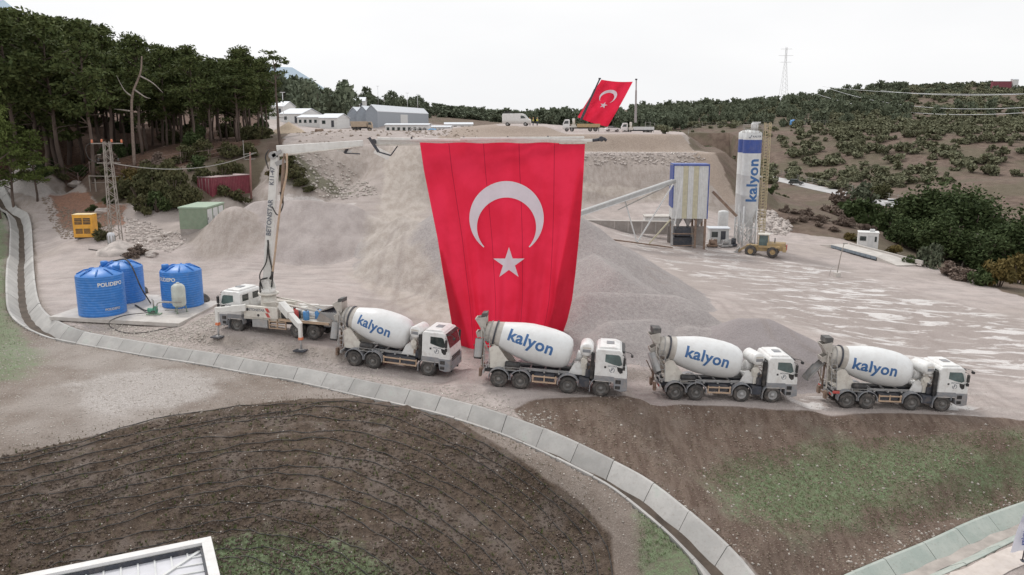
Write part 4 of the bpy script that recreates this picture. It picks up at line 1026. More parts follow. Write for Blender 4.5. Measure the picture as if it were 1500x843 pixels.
outrigger(PW @ T @ Vector((-3.7,.95,2.25)), f2+Vector((0,0,1.75)), f2, .5, .34)
for lx, ly, rx_, ry_ in ((1.2,-3.6,-1.0,-.95), (-5.6,-3.3,-3.9,-.95)):
    fw = PW @ T @ Vector((lx, ly, 0)); fw.z = gz_at(fw.x, fw.y); outrigger(PW @ T @ Vector((rx_, ry_, 1.7)), fw+Vector((0,0,1.6)), fw)
# boom
TB = PW @ T @ Vector((-2.0, 0, 3.7)); yt = TB.y
E1 = dp(403, 230, yt-.3); E2 = dp(532, 210, 59.6); E3 = dp(548, 208, 59.2); E4 = dp(868, 206, 57.2); E5 = dp(700, 206, 58.3)
def taper(name, a, b, w0, h0, w1, h1, mt='boom', par=None, up=(0,0,1)):
    a, b = Vector(LW(a)), Vector(LW(b)); d = (b-a).normalized(); u = Vector(up)
    if abs(d.dot(u)) > .95: u = LW(PW.to_translation()+Vector((1,0,0)))-LW(PW.to_translation())
    r = d.cross(u).normalized(); u = r.cross(d); vs = []
    for p, w_, h_ in ((a, w0, h0), (b, w1, h1)):
        for sx, sy in ((-1,-1),(1,-1),(1,1),(-1,1)): vs.append(p+r*sx*w_/2+u*sy*h_/2)
    q = MB(); q.add(vs, [(0,1,2,3),(7,6,5,4),(0,4,5,1),(1,5,6,2),(2,6,7,3),(3,7,4,0)]); return q.build(name, mt, par or pump, bev=.03)
s1 = taper('boom_section', TB, E1, .5, .62, .42, .52)
s2 = taper('boom_section', E1+Vector((.15,0,.38)), E2, .36, .78, .28, .42)
s3 = taper('boom_section', E3, E4, .26, .32, .18, .20)
s4 = taper('boom_section', E5+Vector((-1.2,-.3,.12)), E4+Vector((-.6,-.3,.20)), .2, .2, .14, .14)
s5 = taper('boom_section', E3+Vector((.3,-.3,.22)), E5+Vector((-.8,-.3,.02)), .22, .2, .18, .16)
def W_(name, mt, fn, par=None):
    q = MB(); q.T = PI_; fn(q); return q.build(name, mt, par or pump)
V = Vector
W_('elbow_joint', 'steelgrey', lambda q: (q.cyl(E1+V((-.1,-.35,.1)), E1+V((-.1,.35,.1)), .26, n=18), q.bar(E1+V((-.1,-.3,.05)), E1+V((.55,-.3,.42)), .1, .22), q.bar(E1+V((.1,-.3,-.5)), E1+V((.75,-.3,-.25)), .1, .3)), s1)
W_('hydraulic_ram', 'rusty', lambda q: (q.cyl(E1+V((.65,-.25,-.1)), E1+V((.35,-.25,-3.2)), .12, n=12), q.cyl(E1+V((.72,-.25,.25)), E1+V((.62,-.25,-.3)), .06, n=10)), s1)
W_('hydraulic_hoses', 'hose', lambda q: (
    q.tube(cr([E1+V((-.3,-.35,.5)), E1+V((-.55,-.4,0)), E1+V((-.4,-.4,-.8))], 6), .05, 6), q.tube(cr([E1+V((.3,-.38,-2.4)), E1+V((.5,-.42,-3.2)), E1+V((.1,-.45,-4.0)), E1+V((-.3,-.45,-3.4))], 6), .045, 6),
    q.tube(cr([TB+V((.35,-.3,-.4)), TB+V((.5,-.4,.7)), TB+V((.32,-.4,2.0)), TB+V((.3,-.35,3.0))], 6), .06, 6), q.tube(cr([TB+V((-.3,-.4,-.5)), TB+V((-.4,-.45,.5)), TB+V((.1,-.45,1.4)), TB+V((.28,-.4,2.6))], 6), .045, 6),
    q.tube(cr([TB+V((-.5,-.3,-.8)), TB+V((-.35,-.5,.1)), TB+V((.15,-.5,.3))], 6), .06, 6)), s1)
W_('delivery_line', 'beige', lambda q: q.tube(cr([E1+V((.95,-.45,.25)), E1+V((.85,-.5,-1.2)), dp(411,300,yt-.8), dp(403,370,yt-.8), dp(399,402,yt-.7)], 6), .075, 8), s1)
W_('end_hose', 'hose', lambda q: q.tube([dp(399,398,yt-.75), dp(398.5,404,yt-.75), dp(396,409,yt-.7)], .10, 8), s1)
for par, a, b in ((s2, E1+V((.4,-.3,.1)), E2+V((0,-.3,-.22))), (s3, E3+V((.2,-.25,-.2)), E4+V((-.4,-.2,-.18)))):
    W_('boom_pipe', 'cream', lambda q: q.cyl(a, b, .065, n=10), par)
W_('joint_linkage', 'dark', lambda q: (q.bar(E2+V((-.9,-.3,-.1)), E2+V((-1.3,-.3,-.7)), .09, .18), q.bar(E2+V((-1.3,-.3,-.7)), E2+V((-.2,-.3,-.75)), .08)), s2)
W_('joint_linkage', 'dark', lambda q: (q.bar(E3+V((-.3,-.3,.3)), E3+V((.35,-.3,-.7)), .1, .2), q.bar(E3+V((.35,-.3,-.7)), E3+V((1.2,-.3,-.95)), .1), q.bar(E3+V((1.2,-.3,-.95)), E3+V((1.7,-.3,-.3)), .08), q.cyl(E3+V((0,-.3,0)), E3+V((0,.3,0)), .2, n=14)), s2)
W_('boom_plate', 'boom', lambda q: q.bar(E3+V((.1,-.32,-.55)), E3+V((1.1,-.32,-1.05)), .05, .5), s3)
W_('boom_plate', 'boom', lambda q: q.bar(E2+V((-1.8,-.25,-.4)), E2+V((-.8,-.25,-.5)), .05, .4), s2)
W_('tip_elbow', 'dark', lambda q: (q.cyl(E4, E4+V((.5,0,.06)), .11, n=10), q.tube(cr([E4+V((.4,0,.06)), E4+V((.75,0,.12)), E4+V((.95,0,-.02))], 5), .10, 8), q.cyl(E4+V((.6,-.15,.1)), E4+V((.6,.15,.1)), .18, n=12)), s3)
for x in (.18, .42, .62, .8): p = E3.lerp(E4, x); W_('pipe_clamp', 'dark', lambda q: q.bar(p+V((-.05,-.3,.26)), p+V((.05,-.3,.26)), .28, .14), s3)
# boom lettering, reading upwards on the face towards the photograph
d1 = (E1-TB).normalized(); r1 = V((d1.z,0,-d1.x)).normalized()
def vtext(txt, t, size, ox=-.05):
    vs, fs = text2d(txt, size, .01, cuts=0); nb = d1.cross(r1); nb = nb if nb.y < 0 else -nb
    hw = .31-.05*t
    W_('lettering', 'grey_text', lambda q: q.add([TB.lerp(E1, t)+d1*v.x-r1*v.y*-1*-1+r1*ox+nb*(hw+.012) for v in vs], fs), s1)
vtext('BETONSTAR', .52, .46); vtext('K11-47', .85, .42)

# ---- the big flag
LE = [(209,615),(250,621),(300,631),(350,641),(400,649),(440,656),(470,661),(500,666),(519,670)]
RE = [(209,857),(250,855),(300,852),(350,848),(400,843),(440,838),(470,831),(500,820),(519,812)]
def fl_pt(u, v, off=0.0):
    """u, v in 0..1 over the cloth; folds deepen towards the bottom"""
    py = 209+310*v; xl = np.interp(py, [a for a, b in LE], [b for a, b in LE]); xr_ = np.interp(py, [a for a, b in RE], [b for a, b in RE])
    sag = (math.sin(u*PI*4)**2)*1.2*(1-v)**6
    px = xl+(xr_-xl)*u
    Y = 57.4-.4*u
    Y += .26*math.sin(u*21+1+v*1.5)*v**1.3 + .08*math.sin(u*47+v*3+math.sin(v*7))*(.3+v) + .05*math.sin(u*80+v*9)*v + .10*math.sin(u*9+v*5) + .05*math.sin(u*30-v*14)
    Y += 2.6*max(0, (u-(1.0-.18*v))/.18)**1.2*min(1, v*1.6)         # right edge turns away
    Y += 1.6*max(0, ((.10+.06*v)-u)/.16)**1.1*max(0, v-.45)*1.8        # left lower corner folds back
    Y += -.55*math.exp(-((u-.17-.05*v)/.02)**2)*v**1.5 - .25*math.exp(-((u-.86)/.02)**2)*v**2
    return dp(px, py+sag, Y-off)
nu, nv = 110, 90
vs = [fl_pt(i/nu, j/nv) for j in range(nv+1) for i in range(nu+1)]
fs = [(j*(nu+1)+i, j*(nu+1)+i+1, (j+1)*(nu+1)+i+1, (j+1)*(nu+1)+i) for j in range(nv) for i in range(nu)]
def flagmat(name, seams):
    m, nt, b = newmat(name); g = N(nt)
    a = g.n('ShaderNodeAttribute'); a.attribute_name = 'cloth'; s = g.n('ShaderNodeSeparateColor'); g.l(a.outputs['Color'], s.inputs[0])
    tc = g.n('ShaderNodeTexCoord'); n1 = g.noise(.35, 4, .6, tc.outputs['Object'])
    c = g.mix(g.ramp(n1, .35, .65), (.74,.026,.065), (.84,.036,.09))
    f = None
    for u in seams:
        q = g.math('COMPARE', s.outputs[0], u, .0022); f = q if f is None else g.math('MAXIMUM', f, q)
    c = g.mix(g.math('MULTIPLY', f, .6), c, (.25,.01,.03))
    g.setin(b.inputs['Base Color'], c); b.inputs['Roughness'].default_value = .75; b.inputs['Specular IOR Level'].default_value = .2
    # thin cloth lets the bright sky through
    tr_ = nt.nodes.new('ShaderNodeBsdfTranslucent'); g.setin(tr_.inputs[0], c); mx = nt.nodes.new('ShaderNodeMixShader'); mx.inputs[0].default_value = .42
    out = [n for n in nt.nodes if n.type == 'OUTPUT_MATERIAL'][0]; g.l(b.outputs[0], mx.inputs[1]); g.l(tr_.outputs[0], mx.inputs[2]); g.l(mx.outputs[0], out.inputs[0])
    g.bump(g.noise(60, 2, .5, tc.outputs['Object']), .08, .01, b)
    return m
M['flag'] = flagmat('red_flag_cloth', (.175,.385,.6,.815))
M['flag_white'] = mat('white_flag_cloth', (.74,.66,.72), .8, var=.04)
flag = meshobj('flag', vs, fs, 'flag', smooth=True)
at = flag.data.color_attributes.new('cloth', 'FLOAT_COLOR', 'POINT'); at.data.foreach_set('color', np.array([[i/nu, j/nv, 0, 1] for j in range(nv+1) for i in range(nu+1)], np.float32).ravel())
tag(flag, 'huge red flag with white crescent and star hanging from the boom to the ground', 'flag')
def add_backing(u0f, u1f, v0, v1, n=16, m_=50):          # extra cloth layers added behind the sheet, blocking light to darken its edges
    vs = [fl_pt(u0f(v0+(v1-v0)*j/m_)+(u1f(v0+(v1-v0)*j/m_)-u0f(v0+(v1-v0)*j/m_))*i/n, v0+(v1-v0)*j/m_, -.10-.12*math.sin(PI*i/n)) for j in range(m_+1) for i in range(n+1)]
    fs = [(j*(n+1)+i, j*(n+1)+i+1, (j+1)*(n+1)+i+1, (j+1)*(n+1)+i) for j in range(m_) for i in range(n)]
    o = meshobj('shade_backing', vs, fs, 'flag', flag, smooth=True); at = o.data.color_attributes.new('cloth', 'FLOAT_COLOR', 'POINT'); at.data.foreach_set('color', np.array([[.05,0,0,1]]*len(vs), np.float32).ravel())
for k_ in range(2):
    add_backing(lambda v: 1-.20*v-.006*k_, lambda v: .999-.002*k_, .12, 1.0); add_backing(lambda v: .002+.002*k_, lambda v: .02+.13*max(0, v-.5)*2-.01*k_, .5, 1.0)
def sliced(poly, step):
    bm = bmesh.new(); f = bm.faces.new([bm.verts.new((x, y, 0)) for x, y in poly]); f.normal_update(); bmesh.ops.triangulate(bm, faces=[f])
    for ax in (0, 1):
        lo = min(p[ax] for p in poly); hi = max(p[ax] for p in poly); t = lo+step
        while t < hi:
            c_ = [0,0,0]; c_[ax] = t; n_ = [0,0,0]; n_[ax] = 1
            bmesh.ops.bisect_plane(bm, geom=bm.verts[:]+bm.edges[:]+bm.faces[:], plane_co=c_, plane_no=n_); t += step
    bm.verts.ensure_lookup_table(); bm.verts.index_update(); r = [v.co.copy() for v in bm.verts], [[v.index for v in f.verts] for f in bm.faces]; bm.free(); return r
def star(cx, cy, R_, r_=None, rot=-90):
    r_ = r_ or R_*.382; return [(cx+(R_ if k % 2 == 0 else r_)*math.cos(R(rot+36*k)), cy+(R_ if k % 2 == 0 else r_)*math.sin(R(rot+36*k))) for k in range(10)]
def strip_poly(P1, P2):
    bm = bmesh.new(); A_ = [bm.verts.new((x, y, 0)) for x, y in P1]; B_ = [bm.verts.new((x, y, 0)) for x, y in P2]
    for k in range(len(A_)-1):
        try: bm.faces.new([A_[k], A_[k+1], B_[k+1], B_[k]])
        except Exception: pass
    bm.verts.ensure_lookup_table(); bm.verts.index_update(); r = [v.co.copy() for v in bm.verts], [[v.index for v in f.verts] for f in bm.faces]; bm.free(); return r
def crescent2(cx, cy, Ro, cyi, ri, ytip, xt, n=60):
    a0 = math.atan2(ytip-cy, -xt); a1 = math.atan2(ytip-cy, xt); b0 = math.atan2(ytip-cyi, -xt); b1 = math.atan2(ytip-cyi, xt)
    O = [(cx+Ro*math.cos(a0+(2*PI-(a0-a1))*k/n), cy+Ro*math.sin(a0+(2*PI-(a0-a1))*k/n)) for k in range(n+1)]
    I = [(cx+ri*math.cos(b0+(2*PI-(b0-b1))*k/n), cyi+ri*math.sin(b0+(2*PI-(b0-b1))*k/n)) for k in range(n+1)]
    return strip_poly(O, I)
def on_flag(name, vf):
    v2, f2 = vf; L = []
    for p in v2:
        xl = np.interp(p.y, [a for a, b in LE], [b for a, b in LE]); xr_ = np.interp(p.y, [a for a, b in RE], [b for a, b in RE])
        L.append(fl_pt((p.x-xl)/(xr_-xl), (p.y-209)/310, .13))
    meshobj(name, L, f2, 'flag_white', flag, smooth=True)
on_flag('crescent', crescent2(742, 320, 54.5, 333, 43.3, 361.5, 32.5))
on_flag('star', sliced(star(745.5, 386.5, 24.2), 4.0))
# ------------------------------------------------------------------ water tanks, pump and pipes on their slab
def depth(p): return p.y*cT+(HC-p.z)*sT
def mpp(p): return depth(p)/F                      # metres per photo pixel at p
slab = MB(); slab.prism([(p.x, p.y) for p in _pc], PADZ-.30, PADZ, 'xy'); sl = slab.build('concrete_slab', 'concrete', None, bev=.02)
tag(sl, 'flat pale concrete slab carrying the three blue water tanks', 'slab')
def tank(px, py, rpx, hpx, label, text=None, lad=False, tdir=0, capang=60):
    p = gp(px, py, PADZ); r = rpx*mpp(p); c = p+Vector((0, r, 0)); h = hpx*mpp(p)/.97
    t = thing('water_tank', label, 'tank', c, (0,0,0), 'blue ribbed plastic water tanks on the slab')
    prof = [(0,0),(r*.98,0),(r,.04)]; n = 15
    for k in range(n):
        z0 = .06+(h-.16)*k/n; dz = (h-.16)/n
        prof += [(r*.985, z0), (r*1.004, z0+dz*.25), (r*1.004, z0+dz*.75), (r*.985, z0+dz*.97)]
    prof += [(r*1.0,h-.08),(r*.97,h),(r*.62,h+r*.15),(r*.28,h+r*.25),(0,h+r*.27)]
    m = MB(); m.lathe(prof, 64); m.build('shell', 'blue_tank', t)
    a = R(capang); q = Vector((math.cos(a)*r*.72, math.sin(a)*r*.72, h+r*.08)); m = MB(); m.lathe([(0,.42),(.26,.42),(.29,.36),(.29,.0),(.0,0)], 24, axis=Matrix.Translation(q)); m.build('lid', 'blue_tank', t)
    m = MB()
    for k in range(8):
        b = 2*PI*k/8+.3; ca, sa = math.cos(b), math.sin(b)
        m.tube([(ca*r*.35,sa*r*.35,h+r*.235),(ca*r*.6,sa*r*.6,h+r*.21),(ca*r*.93,sa*r*.93,h+.06)], .055, 6)
    m.build('roof_rib', 'blue_tank', t)['kind'] = 'stuff' if False else 'thing'
    if text:
        vs, fs = text2d(text, .42, .012, cuts=.12)
        for z_, sc_ in ((h*.80, 1), (h*.18, .6)):
            L = []
            for v in vs:
                an = R(-90+tdir)+v.x*sc_/r; L.append((math.cos(an)*(r*1.004+.012), math.sin(an)*(r*1.004+.012), z_+v.y*sc_))
            meshobj('lettering', L, fs, 'white', t)
    if lad:
        m = MB(); an = R(-90+tdir-8)
        for da in (-.10, .10):
            x, y = math.cos(an+da)*(r+.16), math.sin(an+da)*(r+.16); m.tube([(x,y,.02),(x,y,h*.93),(x*.9,y*.9,h+.05)], .025, 6)
        for k in range(9):
            z_ = .25+k*h*.1; m.tube([(math.cos(an-.1)*(r+.16),math.sin(an-.1)*(r+.16),z_),(math.cos(an+.1)*(r+.16),math.sin(an+.1)*(r+.16),z_)], .02, 6)
        m.build('ladder', 'rusty', t)
    return t, c, r, h
tk1, c1_, r1_, h1_ = tank(135, 466, 33, 58, 'blue water tank nearest the ditch at the left end of the slab', 'POLIDEPO', tdir=52, capang=35)
tk2, c2_, r2_, h2_ = tank(167, 447, 30.5, 51, 'blue water tank with a ladder, half hidden behind the leftmost tank', None, lad=True, tdir=6, capang=220)
tk3, c3_, r3_, h3_ = tank(257, 453, 29.3, 52, 'blue water tank behind the pale upright pressure vessel', 'POLIDEPO', tdir=-28, capang=215)
p = gp(260, 460, PADZ); k = mpp(p); t = thing('pressure_vessel', 'pale grey upright pressure vessel on legs in front of a blue tank', 'tank', p+Vector((0,.5,0)))
r = 9.8*k; m = MB(); m.lathe([(0,.42),(r*.5,.45),(r*.9,.58),(r,.75),(r,1.25),(r*1.015,1.27),(r*1.015,1.31),(r,1.33),(r,1.95),(r*.9,2.16),(r*.55,2.32),(.12,2.37),(.12,2.44),(0,2.44)], 36); m.build('vessel', mat('pale_green_grey_paint', (.52,.55,.50), .5, dirt=.3), t)
for a in (30, 150, 270):
    m = MB(); ca, sa = math.cos(R(a)), math.sin(R(a)); m.bar((ca*r*.8,sa*r*.8,.75),(ca*r*1.0,sa*r*1.0,0),.09,.05); m.box(ca*r-.08,ca*r+.08,sa*r-.08,sa*r+.08,0,.02); m.build('leg', 'green_kiosk', t)
p = gp(226, 461, PADZ); t = thing('water_pump', 'small green water pump with pipes on the slab between the tanks', 'pump', p)
m = MB(); m.box(-.55,.55,-.25,.25,0,.10,bev=.02); m.build('base', 'green_roof', t)
M['pump_green'] = mat('green_enamel', (.08,.30,.20), .5, dirt=.3)
m = MB(); m.cyl((-.45,0,.34),(.1,0,.34),.20,n=20); m.cyl((.1,0,.34),(.22,0,.34),.26,n=20); m.lathe([(.1,0),(.16,0),(.16,.06),(.1,.08)], 12, axis=Matrix.Translation((.16,0,.58))); m.build('motor', 'pump_green', t)
m = MB(); m.tube(cr([(.2,0,.4),(.3,0,.85),(.5,.05,.98)], 5)+[Vector((2.2,.1,.98))], .055, 10); m.tube([(0.0,0,.5),(0,0,1.1),(-.1,0,1.25)], .06, 8); m.tube([(.8,.15,.3),(1.5,.3,.3),(2.1,.2,.32),(2.3,.2,.45)], .045, 8); m.build('pipe', 'steel', t)
def hose(name, label, pts, r=.045, mt='hose', cat='hose'):
    m = MB(); m.tube(cr(pts, 8), r, 8, mt and 0); return tag(m.build(name, mt, None), label, cat)
def gzp(px, py, dz=.06): p = on(px, py); return p+Vector((0,0,dz))
top2 = c2_+Vector((0,0,h2_+.35))
hose('water_hose', 'black hose arching from the ladder tank down to the slab', [c2_+Vector((-.5,-.2,h2_+.45)), top2+Vector((.6,-.3,.25)), c2_+Vector((1.5,-1.1,h2_+.1)), c2_+Vector((2.3,-1.6,h2_*.5)), gp(221,445,PADZ+.08)], .06)
hose('suction_hose', 'grey hose curving across the slab to the green pump', [gp(226,457,PADZ+.35), gp(213,455,PADZ+.12), gp(205,451,PADZ+.09), gp(198,447,PADZ+.07)], .06)
hose('ground_hose', 'thin black hose looping off the slab edge over the stones', [gp(222,458,PADZ+.3), gp(190,461,PADZ+.05), gp(170,466,PADZ+.05), gp(160,473,PADZ-.0)+Vector((0,0,.02)), gzp(164,482), gzp(185,489), gzp(215,488), gzp(245,482), gzp(260,480)], .03)
hose('drain_hose', 'brown hose lying behind the tanks near the lattice pole', [gzp(130,366), gzp(150,369), gzp(175,375), gzp(190,382)], .05)
# plastic sacks behind the tank
for i, (px, py, s) in enumerate(((294,443,.75),(288,447,.45),(207,430,.6))):
    b0 = on(px, py); bm = bmesh.new(); bmesh.ops.create_icosphere(bm, subdivisions=3, radius=1)
    for v in bm.verts:
        n_ = fbm(np.array([v.co.x*1.7+i*5]), np.array([v.co.y*1.7+v.co.z*2.1]), 3)[0]; v.co *= s*(1+n_*.7); v.co.z = max(v.co.z*.85, -.1)
    me_ = bpy.data.meshes.new('bag'); bm.to_mesh(me_); bm.free(); me_.materials.append(M['black' if i != 1 else 'white']); o = bpy.data.objects.new('refuse_sack', me_); C.objects.link(o); o.location = b0+Vector((0,0,.1))
    me_.polygons.foreach_set('use_smooth', [True]*len(me_.polygons))
    tag(o, ['large black sack beside the right blue tank', 'small white sack between blue tank and black sack', 'black heap of sheeting behind the slab between the tanks'][i], 'sack')
def V_(*a): return Vector(a)
# ------------------------------------------------------------------ generator, kiosk, container
def corner_box(K, R_, L_, z):
    """near corner and the two wall ends, all photo positions at level z -> origin, heading, length a (right wall), length b (left wall)"""
    k, r_, l_ = gp(*K, z), gp(*R_, z), gp(*L_, z); d = r_-k; h = math.atan2(d.y, d.x); a = d.length
    n = Vector((-math.sin(h), math.cos(h), 0)); b_ = abs((l_-k).dot(n)); return k, h, a, b_
g0 = on(123, 350); k = mpp(g0); t = thing('generator', 'yellow diesel generator box with black vent grilles on the rusty slope', 'generator', g0, (0,0,R(6)))
wv, hv = 27.5*k, 35*k
m = MB(); m.box(-wv/2,wv/2,0,1.5,.15,hv,bev=.04); m.build('housing', 'yellow', t)
m = MB(); m.box(-wv/2-.02,wv/2+.02,-.03,1.53,hv,hv+.05,bev=.015); m.build('roof', mat('pale_yellow_paint', (.78,.62,.35), .5), t)
m = MB(); m.box(-wv/2+.05,wv/2-.05,.05,1.45,0,.15); m.build('skid', 'black', t)
for (x0_, x1_, z0_, z1_) in ((-.40,-.02,.60,.86),(.04,.40,.60,.86),(-.38,-.02,.22,.42),(.04,.36,.22,.42)):
    m = MB(); m.box(x0_*wv,x1_*wv,-.025,.005,z0_*hv,z1_*hv,bev=.01)
    gr = m.build('vent_grille', 'black', t); m = MB()
    for i in range(1, 4): z_ = (z0_+(z1_-z0_)*i/4)*hv; m.box(x0_*wv,x1_*wv,-.04,-.02,z_-.02,z_+.02)
    m.build('louvre', 'yellow', gr)
def crate_label(): pass
kk = V_(0,0,4.0); K_, h_, a_, b_ = corner_box((304,336), (337,324), (276,332), kk.z)
b_ = max(2.2, min(b_, 3.2)); a_ = min(a_, 6)
t = thing('transformer_kiosk', 'green transformer kiosk with three pale doors on its long side', 'kiosk', K_, (0,0,h_))
m = MB(); m.box(0,a_,0,b_,0,2.35,bev=.02); m.build('housing', 'green_kiosk', t); m = MB(); m.box(.02,a_-.02,.02,b_-.02,-1.6,-.003); m.build('plinth', 'concrete_dark', t)
m = MB(); m.box(-.08,a_+.08,-.08,b_+.08,2.35,2.52,bev=.03); m.build('roof', 'green_roof', t)
for i in range(3):
    x0_ = .25+i*(a_-.4)/3; m = MB(); m.box(x0_,x0_+(a_-.4)/3-.35,-.04,-.005,.15,2.2,bev=.01); d_ = m.build('door', 'clad', t); m = MB(); m.box(x0_+.12,x0_+.2,-.07,-.04,1.0,1.3); m.build('handle', 'black', d_)
kk = on(311, 289); K_, h_, a_, b_ = corner_box((311,289), (367,283), (292,284), kk.z)
t = thing('shipping_container', 'maroon shipping container half hidden by bushes behind the green kiosk', 'container', K_, (0,0,h_)); a_ = min(max(a_, 6), 9); b_ = 2.44
m = MB(); n = int(a_/.28)
for i in range(n):
    x0_ = i*a_/n; m.prism([(x0_,-.0),(x0_+.10,-.0),(x0_+.14,.05),(x0_+a_/n,.05),(x0_+a_/n,.12),(x0_,.12)], .1, 2.5, 'xy')
m.box(0.02,a_-.02,.1,b_,.1,2.5); m.build('wall', 'red_container', t)
m = MB(); m.box(-.03,a_+.03,-.03,b_+.03,2.5,2.6,bev=.02); m.build('roof', mat('container_roof', (.45,.34,.34), .6, dirt=.4), t)
m = MB()
for x in (0, a_-.1):
    for y in (-.04, b_-.08): m.box(x-.02,x+.12,y,y+.12,0,2.5)
m.box(0,a_,-.03,.06,0,.14); m.build('frame', 'red_container', t)
for i in range(2):
    m = MB(); m.box(-.06,-.005,.12+i*1.15,1.2+i*1.1,.18,2.4,bev=.01); d_ = m.build('door', 'red_container', t); m = MB(); [m.cyl((-.09,.4+i*1.15+j*.5,.2),(-.09,.4+i*1.15+j*.5,2.4),.02,n=6) for j in range(2)]; m.build('lock_bar', 'steel', d_)
# ------------------------------------------------------------------ lattice pole with its transformer
b0 = on(171, 360); k = mpp(b0); H_ = 150*k
t = thing('lattice_pole', 'steel lattice power pole with red insulators beside the yellow generator', 'pole', b0, (0,0,R(10)))
m = MB(); w0, w1 = .55, .30
def cw(z): return w0+(w1-w0)*z/H_
for sx in (-1, 1):
    for sy in (-1, 1): m.bar((sx*w0,sy*w0,0),(sx*w1,sy*w1,H_),.09)
n = 17
for i in range(n):
    z0_, z1_ = H_*i/n, H_*(i+1)/n; a, b_ = cw(z0_), cw(z1_); s = 1 if i % 2 else -1
    for (p0, p1) in (((-a*s,-a),(b_*s,-b_)), ((-a*s,a),(b_*s,b_)), ((-a,-a*s),(-b_,b_*s)), ((a,-a*s),(b_,b_*s))): m.bar((*p0,z0_),(*p1,z1_),.05)
m.build('lattice', 'tower_steel', t)
m = MB(); m.bar((-1.6,0,H_-.2),(1.6,0,H_-.2),.10); m.bar((-1.2,0,H_-2.3),(1.2,0,H_-2.3),.08); m.bar((-.9,-.5,H_-1.4),(-.9,.5,H_-1.4),.07); m.build('crossarm', 'tower_steel', t)
for x, z_ in ((-1.5,H_),(-.5,H_+.05),(.5,H_+.05),(1.5,H_),(-1.0,H_-2.0),(1.0,H_-2.0)):
    m = MB(); m.lathe([(.0,-.12),(.07,-.12),(.14,-.06),(.07,0),(.14,.06),(.07,.12),(.12,.18),(0,.22)], 10, axis=Matrix.Translation((x,0,z_))); m.build('insulator', 'orange' if z_ > H_-1 else 'black', t)
m = MB(); m.tube(cr([(-1.4,0,H_),(-2.2,.1,H_-.6),(-2.0,.1,H_-1.8),(-1.0,0,H_-2.3)], 6), .03, 5); m.build('jumper_cable', 'hose', t)
tf = thing('transformer', 'pale pole transformer standing at the foot of the lattice pole', 'transformer', on(170, 361)+Vector((0,-.9,0)))
m = MB(); m.cyl((0,0,.15),(0,0,1.5),.38,n=20); m.lathe([(.38,1.5),(.3,1.62),(0,1.68)], 20); m.build('body', mat('pale_transformer', (.6,.6,.62), .4), tf)
m = MB(); [m.box(math.cos(a)*.42-.04, math.cos(a)*.42+.04, math.sin(a)*.42-.04, math.sin(a)*.42+.04,.3,1.35) for a in (0,.8,1.6,2.4,3.2,4,4.8,5.6)]; m.build('cooling_fin', 'steel', tf)
# low gantry beside it
b1 = on(141, 281); b2 = on(178, 279); t = thing('pipe_gantry', 'low steel gantry frame crossing behind the lattice pole', 'frame', b1)
m = MB(); dd = b2-b1; m.bar((0,0,0),(0,0,1.8),.12); m.bar((dd.x,dd.y,dd.z),(dd.x,dd.y,dd.z+2.0),.12); m.bar((-.8,0,2.2),(dd.x+.6,dd.y,dd.z+1.9),.12); m.bar((-.8,.6,1.2),(dd.x+.6,dd.y+.6,dd.z+1.2),.07); m.bar((-.8,0,0),(-.8,0,2.3),.1); m.build('frame', 'tower_steel', t)
# wooden poles
b0 = on(368, 294); k = mpp(b0); H_ = 70*k; t = thing('utility_pole', 'reddish wooden utility pole beside the maroon container', 'pole', b0)
m = MB(); m.tube([(0,0,-.2),(.12,0,H_*.5),(.25,0,H_)], [.15,.13,.10], 10); m.build('shaft', mat('reddish_pole', (.30,.16,.14), .8), t)
m = MB(); m.bar((-.7,0,H_-.3),(1.1,0,H_-.1),.09); m.bar((-.5,0,H_-1.0),(.9,0,H_-.9),.07); m.bar((-.6,0,H_-1.0),(-.6,0,H_+1.6),.06); m.build('crossarm', 'steel', t)
polet = b0+Vector((.25,0,H_))
b0 = on(20, 262); t = thing('leaning_post', 'pale post propped at a slant at the forest edge', 'post', b0); m = MB(); m.tube([(0,0,-.1),(1.4,.6,1.9)], .09, 8); m.build('post_shaft', 'deadwood', t); m = MB(); m.tube([(1.35,.55,0),(1.35,.55,1.9)], .07, 8); m.build('stake', 'wood', t)
def cable(name, label, a, b, sag, r=.03, mt='steel', n=16):
    a, b = Vector(a), Vector(b); m = MB(); m.tube([a.lerp(b, i/n)-Vector((0,0,sag*4*(i/n)*(1-i/n))) for i in range(n+1)], r, 5); return tag(m.build(name, mt, None), label, 'cable')
pl_top = on(171,360)+Vector((.3,0,150*mpp(on(171,360))-2.3))
cable('overhead_cable', 'sagging overhead cable from the lattice pole to the reddish pole', pl_top, polet+Vector((.5,0,-.2)), 1.3, .045)
# ------------------------------------------------------------------ building in the near left corner
RZ = 1.6
O_ = gp(309, 785.6, RZ); A_ = gp(25, 843, RZ); B_ = gp(332.4, 843, RZ); da = (A_-O_).normalized(); db = Vector((da.y, -da.x, 0)); db = db if db.y < 0 else -db
hd = math.atan2(da.y, da.x); t = thing('flat_roofed_building', 'white building whose parapet and ribbed pale metal roof fill the near corner', 'building', Vector((O_.x, O_.y, -4.6)), (0,0,hd))
HB = RZ+4.6; LA, LB = 26.0, 9.0; sg = 1 if Vector((math.cos(hd+PI/2), math.sin(hd+PI/2), 0)).dot(db) > 0 else -1
def yy(a, b_): return (min(sg*a, sg*b_), max(sg*a, sg*b_))
m = MB(); m.box(.06,LA-.06,*yy(.06,.3),-.5,HB-.12); m.box(.06,.3,*yy(.3,LB-.3),-.5,HB-.12); m.box(.06,LA-.06,*yy(LB-.3,LB-.06),-.5,HB-.12); m.box(LA-.3,LA-.06,*yy(.3,LB-.3),-.5,HB-.12); m.build('wall', 'prefab', t)
m = MB(); cpw = .34
